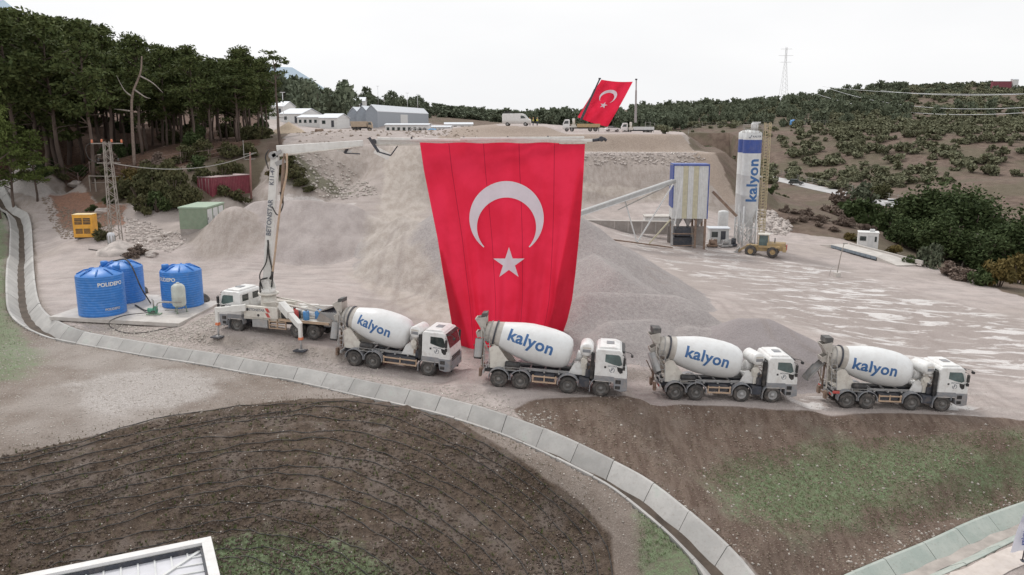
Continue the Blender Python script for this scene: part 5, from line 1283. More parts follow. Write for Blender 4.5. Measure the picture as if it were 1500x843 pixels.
for (x0_, x1_, y_) in ((0,LA,(0,cpw)),(0,cpw,(cpw+.003,LB-cpw-.003)),(0,LA,(LB-cpw,LB)),(LA-cpw,LA,(cpw+.003,LB-cpw-.003))): m.box(x0_,x1_,*yy(*y_),HB-.12,HB,bev=.012)
m.build('parapet_coping', mat('coping_white', (.70,.69,.68), .5, var=.06, dirt=.3, dirtcol=(.5,.47,.44)), t)
m = MB(); rz0 = HB-.30; hip = LB/2
def rp_(x, y): return (x, sg*y, rz0+.045*min(x-cpw, y-cpw, LB-cpw-y, LA-cpw-x))
for f_ in ([(cpw,cpw),(LA-cpw,cpw),(LA-hip,hip),(hip,hip)], [(cpw,cpw),(hip,hip),(cpw,LB-cpw)], [(cpw,LB-cpw),(hip,hip),(LA-hip,hip),(LA-cpw,LB-cpw)], [(LA-cpw,cpw),(LA-cpw,LB-cpw),(LA-hip,hip)]):
    m.add([rp_(*q) for q in f_], [list(range(len(f_)))])
roof = m.build('metal_roof', mat('pale_metal_roof', (.62,.62,.66), .38, var=.05, dirt=.2, dirtcol=(.45,.43,.42)), t)
m = MB(); x = cpw+.5
while x < LA-cpw:
    ye = min(x, LA-x, hip); a, b_ = Vector(rp_(x,cpw)), Vector(rp_(x,ye)); m.bar(a+Vector((0,0,.02)), b_+Vector((0,0,.02)), .055, .05); m.bar(Vector(rp_(x,LB-cpw))+Vector((0,0,.02)), Vector(rp_(x,LB-ye))+Vector((0,0,.02)), .055, .05); x += .52
y = cpw+.45
while y < LB-cpw: xe = min(y, LB-y); m.bar(Vector(rp_(cpw,y))+Vector((0,0,.02)), Vector(rp_(xe,y))+Vector((0,0,.02)), .055, .05); y += .52
m.bar(Vector(rp_(cpw,cpw))+Vector((0,0,.03)), Vector(rp_(hip,hip))+Vector((0,0,.03)), .12, .06)
m.build('standing_seam', 'clad', roof)
m = MB(); m.box(cpw,LA-cpw,*yy(cpw,cpw+.07),HB-.33,HB-.14); m.box(cpw,cpw+.07,*yy(cpw+.07,LB-cpw),HB-.33,HB-.14); m.build('gutter', 'dark', roof)
# ------------------------------------------------------------------ banner by the path, paths
b0 = on(1497, 822); t = thing('banner_flag', 'white feather banner with blue letters on a thin dark pole by the path', 'banner', b0)
m = MB(); m.tube([(0,0,-.3),(.10,0,1.5),(.22,0,3.4),(.32,0,4.4)], .035, 8); m.lathe([(0,0),(.22,0),(.2,.08),(.05,.12)], 14, axis=Matrix.Translation((0,0,-.05))); m.build('pole', 'dark', t)
vs = []; fs = []; n = 14
for j in range(n+1):
    v = j/n; z_ = 3.9-3.3*v; w_ = .10+.62*math.sin(min(1, v*1.25)*PI/2)
    for i in range(9):
        u = i/8; vs.append((.27-.24*v-w_*u, -.02-.10*math.sin(u*5+v*4)*u, z_-.35*u*(1-v)-.1*u))
for j in range(n):
    for i in range(8): fs.append((j*9+i, j*9+i+1, j*9+10+i, j*9+9+i))
cl_ = meshobj('cloth', vs, fs, mat('banner_cloth', (.72,.73,.80), .8, var=.04), t, smooth=True)
tv, tf_ = text2d('K', .5, .03, cuts=0); meshobj('lettering', [(-.12+v.x*.8, -.17, 2.25+v.y) for v in tv], tf_, 'blue_band', cl_)
tv, tf_ = text2d('kalyon', .30, .01, cuts=0); meshobj('lettering', [(-.15+v.y*.9, -.17, 1.35-v.x*-1) for v in tv], tf_, 'blue_band', cl_)
ribbon('path', [(1240,905),(1330,866),(1400,838),(1450,815),(1500,796),(1600,756)], 1.25, 'path_concrete', .05)
# ------------------------------------------------------------------ drip hoses laid along the planting slope
outer = [(-60,684),(0,672),(120,645),(250,613),(350,597),(450,588),(520,589),(600,604),(690,640),(775,690),(845,748),(885,795),(898,850),(900,930)]
cx0, cy0 = 230, 1010
rng = random.Random(11)
for i in range(24):
    s_ = 1-.031*i-.0009*i*i+rng.uniform(-.010,.010); pts = []
    w_ = cr([(cx0+(x-cx0)*s_, cy0+(y-cy0)*s_, 0) for x, y in outer], 5)
    for j, p in enumerate(w_):
        if p.x > -70 and p.y < 900:
            q = on(p.x, p.y+3.2*math.sin(j*.31+i*2.1)+1.6*math.sin(j*.83+i*1.3)+.9*math.sin(j*2.1+i)); pts.append(q+Vector((0,0,.035+.03*math.sin(j*1.7+i))))
    if len(pts) < 4: continue
    m = MB(); m.tube(pts, .024, 6); h_ = m.build('drip_hose', 'hose', None)
    tag(h_, 'thin black drip hose laid along the dark planting slope', 'hose', 'parallel drip hoses on the dark slope')
# ------------------------------------------------------------------ batching plant
V = Vector
PB = on(1008, 363); kp = mpp(PB)
zb = PB.z
t = thing('batching_tower', 'pale clad batching tower with blue edging and two stained stripes, raised on legs', 'tower', PB, (0,0,R(-4)))
w2, hL, hT, dp2 = 2.35, 4.0, 11.3, 3.6
m = MB(); x = -w2; i = 0
while x < w2-.01:
    m.prism([(x,0),(x+.09,0),(x+.12,-.05),(x+.21,-.05),(x+.235,0),(x+.235,.04),(x,.04)], hL, hT, 'xy'); x += .235; i += 1
m.box(-w2,w2,.04,dp2,hL,hT); m.build('cladding', 'clad', t)
for x0_, x1_ in ((-1.05,-.50),(.35,.90)):
    m = MB(); m.prism([(x0_,-.055),(x1_,-.055),(x1_+.1,-.058),(x1_+.1,-.05),(x0_,-.05)], hL+.02, hT-.1, 'xy'); m.build('stained_panel', 'clad_beige', t)
m = MB(); m.box(-w2-.08,w2+.08,-.10,-.06,hT-.12,hT+.1); m.box(-w2-.10,-w2+.04,-.10,dp2,hL+1.5,hT-.12); m.box(w2-.04,w2+.10,-.10,dp2,hL,hT-.12); m.box(-w2-.1,w2+.1,-.06,dp2+.05,hT,hT+.1); m.build('edge_trim', 'blue_band', t)
for x in (-w2+.1, .9, w2-.15):
    for y in (.2, dp2-.3): m = MB(); m.box(x-.14,x+.14,y-.14,y+.14,-.4,hL); m.build('leg', 'rusty' if x > 0 else 'steelgrey', t)
m = MB(); m.bar((-w2+.1,.1,.2),(.9,.1,.3),.12); m.bar((-w2+.1,.1,1.9),(.9,.1,1.9),.12); m.bar((.9,.1,.2),(.9,dp2-.3,3.8),.1); m.bar((-w2+.1,.1,.3),(-w2+.1,dp2-.3,3.8),.1); m.build('brace', 'rusty', t)
for x in (-1.4, 0.0, 1.4): m = MB(); m.lathe([(.75,hL),(.2,hL-1.0),(.2,hL-1.25),(0,hL-1.25)], 12, axis=Matrix.Translation((x,1.2,0))); m.build('discharge_cone', 'steelgrey', t)
m = MB(); m.box(-w2+.4,.6,.8,2.8,.0,1.3,bev=.05); m.box(-1.6,.3,.5,2.2,1.5,2.7,bev=.05); m.cyl((-1.8,1.4,2.0),(.4,1.4,2.0),.7,n=18); m.build('mixer_unit', 'dark', t)
m = MB(); m.box(-w2-.2,w2+.2,3.0,3.2,-.2,2.6); m.build('rear_wall', 'concrete_dark', t)
# conveyor
ytw = PB.y+.6
CA = dp(776, 338, ytw-9.5); CB = dp(996, 263, ytw+.5)
t = thing('conveyor', 'long covered belt conveyor rising from behind the flag to the clad tower', 'conveyor', CA)
def L0(m_): m_.T = Matrix.Translation(-CA); return m_
m = L0(MB()); m.bar(CA, CB, 1.1, .55, bev=.04); m.build('belt_casing', mat('belt_grey', (.42,.43,.43), .6, dirt=.3), t)
m = L0(MB()); m.bar(CA+V((0,-.62,.30)), CB+V((0,-.62,.30)), .06, .16); m.bar(CA+V((0,-.62,-.30)), CB+V((0,-.62,-.30)), .06, .12); m.build('side_rail', 'clad', t)
m = L0(MB()); m.bar(dp(905,308,ytw-4), dp(990,267,ytw-.6), .12, .12); m.build('walkway_rail', 'steel', t)
for a, b_ in (((914,289),(933,356)), ((933,356),(986,270)), ((951,357),(982,322)), ((1000,262),(988,330))):
    yA = ytw-3.0
    m = L0(MB()); m.bar(dp(*a, yA), dp(*b_, yA), .17); m.build('leg', 'clad_beige' if a[0] == 951 else 'clad', t)
m = L0(MB()); m.bar(dp(886,350,ytw-6), dp(985,363,ytw-3), .18); m.build('ground_beam', 'rusty', t)
# silos
PS = on(1092, 360); ks = mpp(PS); Hs = 160*ks; rs = 1.27
def silo(c, label, front):
    t = thing('cement_silo', label, 'silo', c)
    z1 = 5.4; zt = 15.9
    m = MB(); m.lathe([(.25,z1-2.6),(.3,z1-2.5),(rs,z1),(rs,z1+1.8),(rs*1.008,z1+1.82),(rs,z1+1.86),(rs,z1+4.6),(rs*1.008,z1+4.62),(rs,z1+4.66),(rs,zt-2.8)], 48); m.build('shell', 'clad' if front else 'prefab', t)
    m = MB(); m.lathe([(rs+.002,zt-2.8),(rs+.002,zt-.95)], 48); m.build('blue_band', 'blue_band', t)
    m = MB(); m.lathe([(rs,zt-.95),(rs,zt),(rs*.6,zt+.3),(0,zt+.42)], 48); m.build('top_shell', 'clad', t)
    for k in range(4):
        a = R(45+90*k); ca, sa = math.cos(a)*rs, math.sin(a)*rs; m = MB(); m.cyl((ca,sa,-.4),(ca,sa,z1+.3),.11,n=10); m.build('leg', 'clad', t)
    m = MB()
    for k in range(4):
        a0, a1 = R(45+90*k), R(135+90*k); p0, p1 = (math.cos(a0)*rs, math.sin(a0)*rs), (math.cos(a1)*rs, math.sin(a1)*rs)
        for z0_, z2_ in ((.1,2.6),(2.6,z1)): m.bar((*p0,z0_),(*p1,z2_),.08); m.bar((*p1,z0_),(*p0,z2_),.08)
        m.bar((*p0,2.6),(*p1,2.6),.09)
    m.build('bracing', 'clad', t)
    return t, z1, zt
s2t, _, _ = silo(PS+V((.30,3.0,0)), 'rear cement silo, only its left edge showing behind the front one', False)
s1t, z1, zt = silo(PS+V((.15,0,0)), 'front cement silo reading kalyon upwards below a blue band', True)
vs, fs = text2d('kalyon', 1.0, .03, cuts=.1, space=1.06); wd = max(v.x for v in vs)-min(v.x for v in vs)
L = []; f = 5.9/wd; ac = R(-88)
for v in vs: an = ac-v.y*f/rs*-1*-1+.0; an = ac + (-v.y*f)/rs; L.append((math.cos(an)*(rs+.02), math.sin(an)*(rs+.02), 9.35+v.x*f))
meshobj('lettering', L, fs, 'blue_text', s1t)
vs, fs = text2d('KALYON', .34, .01, cuts=.1); L = []
for v in vs: an = R(-86)+(v.x+.25)/rs; L.append((math.cos(an)*(rs+.015), math.sin(an)*(rs+.015), zt-.5+v.y))
meshobj('lettering', L, fs, 'grey_text', s1t)
m = MB()
for (u0, w0_, u1, w1_) in ((-.95,.0,-.80,-.17),(-.80,-.17,-.55,.26)):
    a0, a1 = R(-86)+u0/rs, R(-86)+u1/rs; m.bar((math.cos(a0)*(rs+.02),math.sin(a0)*(rs+.02),zt-.55+w0_),(math.cos(a1)*(rs+.02),math.sin(a1)*(rs+.02),zt-.55+w1_),.02,.09)
m.build('logo', 'grey_text', s1t)
m = MB()
for k in range(16):
    a = 2*PI*k/16; m.bar((math.cos(a)*(rs+.12),math.sin(a)*(rs+.12),zt),(math.cos(a)*(rs+.12),math.sin(a)*(rs+.12),zt+1.1),.05)
for z_ in (.55, 1.1): m.tube([(math.cos(2*PI*k/24)*(rs+.12),math.sin(2*PI*k/24)*(rs+.12),zt+z_) for k in range(25)], .03, 5, cap=False)
m.build('railing', 'tower_steel', s1t)
m = MB(); m.cyl((.2,0,zt+.4),(.2,0,zt+1.3),.5,n=16); m.box(-.1,.9,-.35,.35,zt+1.3,zt+1.5,bev=.03); m.build('filter', 'clad', s1t)
t = thing('caged_ladder', 'yellow caged ladder tower climbing the right side of the silos', 'ladder', PS+V((rs+1.0,.4,0)))
m = MB()
for x in (-.38, .38):
    for y in (-.35, .35): m.bar((x,y,-.3),(x,y,zt+1.4),.08)
z_ = .2
while z_ < zt+1.2:
    for a, b_ in (((-.38,-.35),(.38,-.35)),((-.38,.35),(.38,.35)),((-.38,-.35),(-.38,.35)),((.38,-.35),(.38,.35))): m.bar((*a,z_),(*b_,z_),.05)
    m.bar((-.38,-.35,z_),(.38,-.35,z_+.35),.04); z_ += .42
m.build('cage', mat('faded_yellow_steel', (.50,.42,.26), .6, dirt=.5, dirtcol=(.45,.4,.33)), t)
m = MB(); m.bar(dp(1044,281,ytw)-PB, dp(1079,317,ytw-.3)-PB, .36, .36, bev=.03); so_ = m.build('screw_conveyor', 'rusty', None); so_.location = PB; tag(so_, 'rusty brown screw conveyor slanting between the clad tower and the silo', 'screw conveyor')
def box_thing(name, label, cat, c, sx, sy, sz, h, mt, roofmt=None, over=.12, rot=0, rooft=.12, pitch=0):
    t = thing(name, label, cat, c, (0,0,h)); m = MB(); m.box(-sx/2,sx/2,0,sy,-.3,sz); m.build('wall', mt, t)
    m = MB()
    if pitch: m.prism([(-over,sz),(sy/2,sz+pitch),(sy+over,sz),(sy+over,sz+rooft),(sy/2,sz+pitch+rooft),(-over,sz+rooft)], -sx/2-over, sx/2+over, 'yz')
    else: m.box(-sx/2-over,sx/2+over,-over,sy+over,sz+.003,sz+rooft)
    m.build('roof', roofmt or mt, t)
    if pitch: m = MB(); [m.prism([(0,sz-.01),(sy/2,sz+pitch-.02),(sy,sz-.01)], x-.05, x+.05, 'yz') for x in (-sx/2+.05, sx/2-.05)]; m.build('gable', mt, t)
    return t
def opening(t, name, x0, x1, z0, z1, y=-.01, mt='glass', frame='clad', side=None):
    m = MB(); e = .06; m.box(x0-e,x1+e,y-.03,y,z0-e,z0); m.box(x0-e,x1+e,y-.03,y,z1,z1+e); m.box(x0-e,x0,y-.03,y,z0,z1); m.box(x1,x1+e,y-.03,y,z0,z1); o = m.build(name, frame, t)
    m = MB(); m.box(x0,x1,y-.015,y,z0,z1); m.build('pane' if name == 'window' else 'leaf', mt, o)
cb = on(1053, 357); t = box_thing('control_cabin', 'small cabin with a pale sheet roof between the clad tower and the silo', 'cabin', cb, 2.7, 2.2, 2.1, R(-5), 'clad', 'hall_roof', .2)
opening(t, 'window', -1.1, -.2, .9, 1.7); opening(t, 'door', .2, .9, .05, 1.8, mt='dark')
cb = on(1064, 348); m = MB(); m.lathe([(0,0),(.75,0),(.78,.1),(.78,2.9),(.7,3.1),(0,3.25)], 24); o = m.build('storage_tank', 'clad', None); o.location = cb+V((0,2.5,.6)); tag(o, 'pale upright storage tank behind the cabin, left of the silo legs', 'tank')
for i, (px, py, a, c_) in enumerate(((1043,362,.7,'rusty'),(1062,362,.9,'steelgrey'),(1072,361,.6,'dark'))):
    t = thing('machine_skid', ['rusty machine skid at the foot of the clad tower', 'grey machine skid in front of the small cabin', 'dark machine skid between cabin and silo legs'][i], 'machine', on(px, py), (0,0,R(20*i)))
    m = MB(); m.box(-a,a,-.5,.5,.1,.35,bev=.02); m.cyl((-a*.6,0,.7),(a*.5,0,.7),.35,n=16); m.box(a*.4,a*.9,-.3,.3,.35,1.1,bev=.03); m.bar((-a,-.4,.35),(-a*.2,-.4,1.3),.07); m.build('body', c_, t)
    m = MB(); [m.box(x-.06,x+.06,-.45,.45,-.1,.1) for x in (-a*.8, a*.8)]; m.build('foot', 'dark', t)
cb = on(968, 344); t = box_thing('site_office', 'low white block with dark openings behind the conveyor legs', 'building', cb+V((0,1.0,0)), 4.4, 3.2, 2.5, R(-3), 'prefab', 'concrete', .15)
for i in range(4): opening(t, 'window', -.2+i*.6, .15+i*.6, 1.2, 1.9, mt='black', frame='prefab')
w_ = on(900, 336); t = thing('retaining_wall', 'long low stained concrete wall running behind the conveyor', 'wall', w_, (0,0,R(-9)))
m = MB(); [m.box(-8+i*2.0,-8+i*2.0+1.96,0,.5,-.6,1.15,bev=.03) for i in range(8)]; m.build('block_course', 'concrete_dark', t); m = MB(); m.box(-8.1,8.1,-.05,.55,1.15,1.28,bev=.02); m.build('capping', 'concrete', t)
# ------------------------------------------------------------------ wheel loader
lw = on(1120, 377); t = thing('wheel_loader', 'dusty yellow wheel loader with raised cab parked at the silo foot', 'loader', lw+V((0,1.2,0)), (0,0,R(158)))
for x in (-1.45, 1.45):
    for s in (-1, 1):
        A = Matrix.Translation((x, s*1.0, .74)) @ Matrix.Rotation(-s*PI/2, 4, 'X'); m = MB()
        m.lathe([(.36,-.28),(.6,-.30),(.70,-.26),(.74,-.18),(.74,.18),(.70,.26),(.6,.30),(.36,.28)], 26, axis=A)
        for k in range(18):
            a = 2*PI*k/18; p = A @ V((.755*math.cos(a),.755*math.sin(a),-.25)); q = A @ V((.755*math.cos(a+.15),.755*math.sin(a+.15),.25)); m.bar(p, q, .08, .05)
        wo = m.build('wheel', 'tyre', t); m = MB(); m.lathe([(0,.22),(.12,.22),(.2,.12),(.34,.14),(.38,.24)], 20, axis=A); m.build('rim', 'loader_yellow', wo)
m = MB(); m.box(-3.0,-.6,-.72,.72,.85,1.95,bev=.12); m.box(-3.15,-2.7,-.95,.95,.75,1.5,bev=.08); m.build('engine_cover', 'loader_yellow', t)
m = MB(); m.box(-3.2,-3.12,-.6,.6,1.0,1.7,bev=.02); m.build('radiator_grille', 'red', t)
m = MB(); m.box(-.9,.7,-.5,.5,.7,1.2,bev=.06); m.box(.6,2.1,-.45,.45,.7,1.5,bev=.08); m.build('chassis', 'loader_yellow', t)
cabo = MB(); cabo.box(-.85,.55,-.72,.72,1.2,1.5,bev=.03); [cabo.bar((x,y,1.5),(x*.92,y*.95,2.95),.09) for x in (-.8,.5) for y in (-.68,.68)]; cb_ = cabo.build('cab', 'loader_yellow', t)
m = MB(); m.box(-.95,.68,-.82,.82,2.93,3.08,bev=.05); m.build('cab_roof', 'cream', cb_)
m = MB(); m.box(-.80,.48,-.66,.66,1.52,2.92); m.build('cab_glass', 'glass_teal', cb_)
for s in (-1, 1):
    m = MB(); m.prism([(-2.3,1.55),(-.7,1.55),(-.6,1.4),(-.6,1.3),(-2.4,1.3)], min(s*.75,s*1.25), max(s*.75,s*1.25), 'xz'); m.build('mudguard', 'loader_yellow', t)
    m = MB(); m.bar((1.5,s*.38,1.5),(2.6,s*.42,.9),.14,.28); m.bar((2.6,s*.42,.9),(3.2,s*.42,.45),.14,.24); m.build('lift_arm', 'loader_yellow', t)
    m = MB(); m.cyl((1.2,s*.3,1.0),(2.2,s*.36,.85),.07,n=8); m.build('lift_ram', 'steel', t)
m = MB(); m.prism([(3.1,.95),(3.15,.15),(3.5,.02),(4.25,.06),(4.2,.12),(3.55,.15),(3.3,.4),(3.25,.95)], -1.3, 1.3, 'xz'); [m.prism([(3.12,.93),(3.17,.17),(3.5,.03),(4.2,.08)], y-.03, y+.03, 'xz') for y in (-1.29, 1.29)]; m.build('bucket', 'steelgrey', t)
m = MB(); m.tube([(-1.6,.3,1.9),(-1.6,.3,2.6)], .07, 8); m.build('exhaust', 'black', t)
# ------------------------------------------------------------------ weighbridge, its cabin, lamp mast
N1, N2 = on(1206, 361), on(1302, 387); d = N2-N1; h_ = math.atan2(d.y, d.x); Lw = math.hypot(d.x, d.y)
t = thing('weighbridge', 'long grey vehicle weighbridge platform with concrete ramps at the yard edge', 'weighbridge', V((N1.x, N1.y, N1.z)), (0, -math.atan2(d.z, Lw), h_))
m = MB(); m.box(2.0,Lw-2.6,0,3.0,.35,.55,bev=.02); m.build('deck', 'concrete', t)
m = MB(); [m.box(2.0+i*(Lw-4.6)/9,2.0+(i+.93)*(Lw-4.6)/9,-.05,.0,.12,.52) for i in range(9)]; m.build('side_beam', mat('blue_grey_steel', (.20,.25,.30), .5, dirt=.3), t)
m = MB(); m.box(2.2,Lw-2.8,.1,2.9,-.2,.34); m.build('pit_wall', 'dark', t)
for sgn, xa_, xb_ in ((-1,-.8,1.96),(1,Lw+1.6,Lw-2.56)): m = MB(); m.prism([(xa_,-.3),(xb_,-.3),(xb_,.54),(xa_,.1)], 0, 3.0, 'xz'); m.build('ramp', 'concrete', t)
m = MB(); m.bar((2,3.2,.5),(Lw+2.5,3.2,.5),.25,.5); m.build('kerb', 'concrete', t)
cb = on(1283, 371); t = box_thing('weigh_cabin', 'small white weighing cabin standing behind the weighbridge', 'cabin', cb+V((0,3.0,.3)), 2.9, 2.3, 2.3, R(-20), 'prefab', 'prefab', .06, rooft=.1)
opening(t, 'window', -1.2, -.3, 1.1, 1.8); opening(t, 'door', .0, .65, .05, 1.9, mt='clad'); opening(t, 'window', .9, 1.2, 1.0, 1.8)
m = MB(); m.box(.2,.9,.8,1.4,2.4,2.8,bev=.03); m.build('air_conditioner', 'clad', t)
b0 = on(1226, 406); t = thing('lamp_mast', 'thin lamp mast on a concrete block in the open yard', 'lamp', b0); k = mpp(b0)
m = MB(); m.box(-.35,.35,-.35,.35,-.1,.55,bev=.04); m.build('base_block', 'concrete', t); m = MB(); m.tube([(0,0,.5),(.25,0,2.6),(.55,0,50*k)], .05, 6); m.build('mast', 'tower_steel', t)
m = MB(); m.tube(cr([(-1.0,0,0),(-.7,0,1.1),(-.1,0,1.5)], 5), .03, 5); m.build('guy_wire', 'steel', t); m = MB(); m.box(.45,.95,-.15,.15,50*k-.08,50*k+.04,bev=.02); m.build('lamp_head', 'steel', t)
b0 = on(1408, 392); t = thing('leaning_pole', 'pale leaning utility pole in front of the dark evergreens', 'pole', b0); m = MB(); m.tube([(0,0,0),(2.0,0,5.2)], [.16,.12], 8); m.build('shaft', 'deadwood', t); m = MB(); m.bar((.7,0,2.7),(1.4,0,2.5),.12); m.build('crosspiece', 'deadwood', t)
b0 = on(1356, 390); t = thing('marker_post', 'short rusty post at the edge of the yard past the weighbridge', 'post', b0); m = MB(); m.tube([(0,0,-.2),(.15,0,1.3)], .09, 8); m.build('post', 'rusty', t); m = MB(); m.lathe([(0,0),(.12,0),(.12,.06),(0,.08)], 8, axis=Matrix.Translation((.15,0,1.3))); m.build('cap', 'rusty', t)
# ------------------------------------------------------------------ valley road with cars and fence
ribbon('road', [(1240,905),(1330,866)], 3.4, 'asphalt_pale', .06, f=ROAD)
def car(label, px, py, h, col, s=1.0, suv=False):
    c = on(px, py); t = thing('parked_car' if not suv else 'car', label, 'car', c+V((0,0,.12)), (0,0,h)); t.scale = (s,s,s)
    bp = [(-2.2,.35),(-2.25,.8),(-2.1,1.0),(-1.7,1.08),(1.0,1.02),(2.0,.88),(2.2,.7),(2.2,.35)]
    m = MB(); m.prism(bp, -.85, .85, 'xz'); m.build('body', col, t, bev=.08)
    m = MB(); m.prism([(-2.0,1.05),(-1.75,1.62),(.25,1.66),(1.05,1.04)] if suv else [(-1.7,1.05),(-1.2,1.45),(.3,1.47),(1.1,1.03)], -.74, .74, 'xz'); gh = m.build('window_band', 'glass', t, bev=.05)
    m = MB(); m.box(-1.7,.2,-.68,.68,1.62 if suv else 1.44,1.70 if suv else 1.51,bev=.03); m.build('roof', col, t)
    for x in (-1.35, 1.35):
        for y in (-.82, .82): m = MB(); m.cyl((x,y-.1,.34),(x,y+.1,.34),.34,n=18); wo = m.build('wheel', 'tyre', t); m = MB(); m.cyl((x,y-.11,.34),(x,y+.11,.34),.18,n=12); m.build('rim', 'rim_light', wo)
    for s_ in (-.6, .6): m = MB(); m.box(2.15,2.23,s_-.2,s_+.2,.62,.8,bev=.02); m.build('headlight', 'clad', t)
    return t
M['car_dark'] = mat('dark_green_car_paint', (.05,.06,.06), .25, dirt=.3)
M['car_white'] = mat('white_car_paint', (.75,.75,.75), .3)
car('dark off-road car driving on the valley road beyond the silo', 1166, 271.5, R(-25), 'car_dark', 1.0, True)
car('white car half hidden by bushes farther down the valley road', 1312, 303, R(-20), 'car_white', 1.1)
def post_fence(name, label, px, hgt, step, mt='steel', n_wire=3):
    P_ = cr([tuple(on(a, b_)) for a, b_ in px], 6); t = thing(name, label, 'fence', P_[0]); acc = 0; tops = []
    L = [0]
    for a, b_ in zip(P_[:-1], P_[1:]): L.append(L[-1]+(b_-a).length)
    for s_ in np.arange(0, L[-1], step):
        x, y = np.interp(s_, L, [p.x for p in P_]), np.interp(s_, L, [p.y for p in P_]); z = gz_at(x, y); o_ = V((x, y, z))-P_[0]; m = MB(); m.bar(o_, o_+V((0,0,hgt)), .10); m.build('post', mt, t); tops.append(o_)
    m = MB()
    for k in range(n_wire): m.tube([o_+V((0,0,hgt*(k+.7)/n_wire)) for o_ in tops], .025, 4)
    m.build('wire', mt, t)
post_fence('wire_fence', 'wire fence with thin posts along the valley road below the hill', [(1128,250),(1180,268),(1240,280),(1300,294),(1345,304)], 2.0, 5.0)
post_fence('wire_fence', 'thin wire fence following the forest edge behind the lattice pole', [(20,258),(90,256),(160,258),(230,246),(290,238),(350,226)], 1.7, 4.0, 'wood')
post_fence('wire_fence', 'far wire fence along the foot of the tree line behind the silo top', [(945,192),(1020,190),(1100,187),(1180,184),(1250,181)], 2.6, 11.0, 'steel')
# ------------------------------------------------------------------ far side of the site: vans, cranes, second flag
c = dp(757, 184.8, 178)
t = thing('delivery_van', 'white high-roofed van with roof rack on top of the brown mound', 'van', c, (0,0,R(-8)))
m = MB(); m.prism([(-3.0,.45),(-3.05,2.2),(-2.9,2.55),(1.1,2.6),(1.6,2.45),(2.35,1.6),(2.95,1.25),(3.05,.5)], -.98, .98, 'xz'); m.build('body', 'white', t, bev=.1)
for s in (-1, 1): m = MB(); m.prism([(.95,2.15),(1.55,2.1),(2.1,1.6),(.95,1.55)], s*.99, s*1.0, 'xz'); m.build('side_window', 'glass', t)
m = MB(); m.prism([(1.66,2.42),(2.36,1.64),(2.38,1.66),(1.68,2.44)], -.85, .85, 'xz'); m.build('windshield', 'glass', t)
for x in (-1.9, 1.95):
    for y in (-.9, .9): m = MB(); m.cyl((x,y-.12,.38),(x,y+.12,.38),.40,n=18); wo = m.build('wheel', 'tyre', t); m = MB(); m.cyl((x,y-.13,.38),(x,y+.13,.38),.2,n=12); m.build('rim', 'rim_light', wo)
m = MB(); [m.bar((x,-.8,2.72),(x,.8,2.72),.06) for x in (-2.6,-1.8,-1,-.2,.6)]; [m.bar((-2.8,y,2.78),(.8,y,2.78),.06) for y in (-.7,0,.7)]; m.bar((-2.8,-.3,2.85),(-1.2,-.3,2.95),.3,.2); m.build('roof_rack', 'black', t)
def person(label, p, h=1.75, vest='hiviz', hd=0, arms=0.0):
    """skinned figure: torso, legs and arms as one surface; vest and trousers as its clothing"""
    t = thing('person', label, 'person', p, (0,0,hd)); s = h/1.75
    def skin(name, verts, edges, rad, mt, root=0):
        me_ = bpy.data.meshes.new(name); me_.from_pydata([tuple(V(v)*s) for v in verts], edges, []); o = bpy.data.objects.new(name, me_); C.objects.link(o); o.parent = t
        md = o.modifiers.new('skin', 'SKIN'); sv = me_.skin_vertices[0].data
        for i, r_ in enumerate(rad): sv[i].radius = (r_*s, r_*s*.85)
        sv[root].use_root = True; sb = o.modifiers.new('sub', 'SUBSURF'); sb.levels = sb.render_levels = 1; md.use_smooth_shade = True; me_.materials.append(M[mt]); return o
    body = skin('body', [(0,0,.92),(0,0,1.15),(0,0,1.38),(0,0,1.50),(.01,0,1.60),(.02,0,1.70),(0,.19,1.40),(.02,.25,1.14),(.14+arms,.22,.94+arms),(0,-.19,1.40),(.02,-.25,1.14),(.14+arms,-.22,.94+arms),(0,.10,.88),(.03,.11,.48),(-.02,.12,.08),(.12,.12,.04),(0,-.10,.88),(-.04,-.11,.48),(-.08,-.12,.08),(.06,-.12,.04)],
        [(0,1),(1,2),(2,3),(3,4),(4,5),(2,6),(6,7),(7,8),(2,9),(9,10),(10,11),(0,12),(12,13),(13,14),(14,15),(0,16),(16,17),(17,18),(18,19)], [.13,.12,.14,.055,.09,.08,.06,.045,.035,.06,.045,.035,.09,.065,.045,.04,.09,.065,.045,.04], 'skin')
    skin('vest', [(0,0,.88),(0,0,1.15),(0,0,1.40),(0,.18,1.42),(0,-.18,1.42)], [(0,1),(1,2),(2,3),(2,4)], [.17,.155,.17,.09,.09], vest)
    skin('trousers', [(0,0,.92),(0,.10,.86),(.03,.11,.48),(-.02,.12,.12),(0,-.10,.86),(-.04,-.11,.48),(-.08,-.12,.12)], [(0,1),(1,2),(2,3),(0,4),(4,5),(5,6)], [.15,.105,.08,.065,.105,.08,.065], 'trouser')
    skin('helmet', [(.02,0,1.66),(.02,0,1.76)], [(0,1)], [.115,.09], 'yellow')
    return t
for i, (px, dy, lab) in enumerate(((781,0,'person in hi-vis vest and helmet right beside the van'),(787,1.5,'rightmost person in hi-vis vest, apart from the van'),(776,3,'person in hi-vis vest half behind the van bonnet'))):
    q = dp(px, 184.5, 176+dy); q.z = gz_at(q.x, q.y); person(lab, q, 1.78, hd=R(40*i))
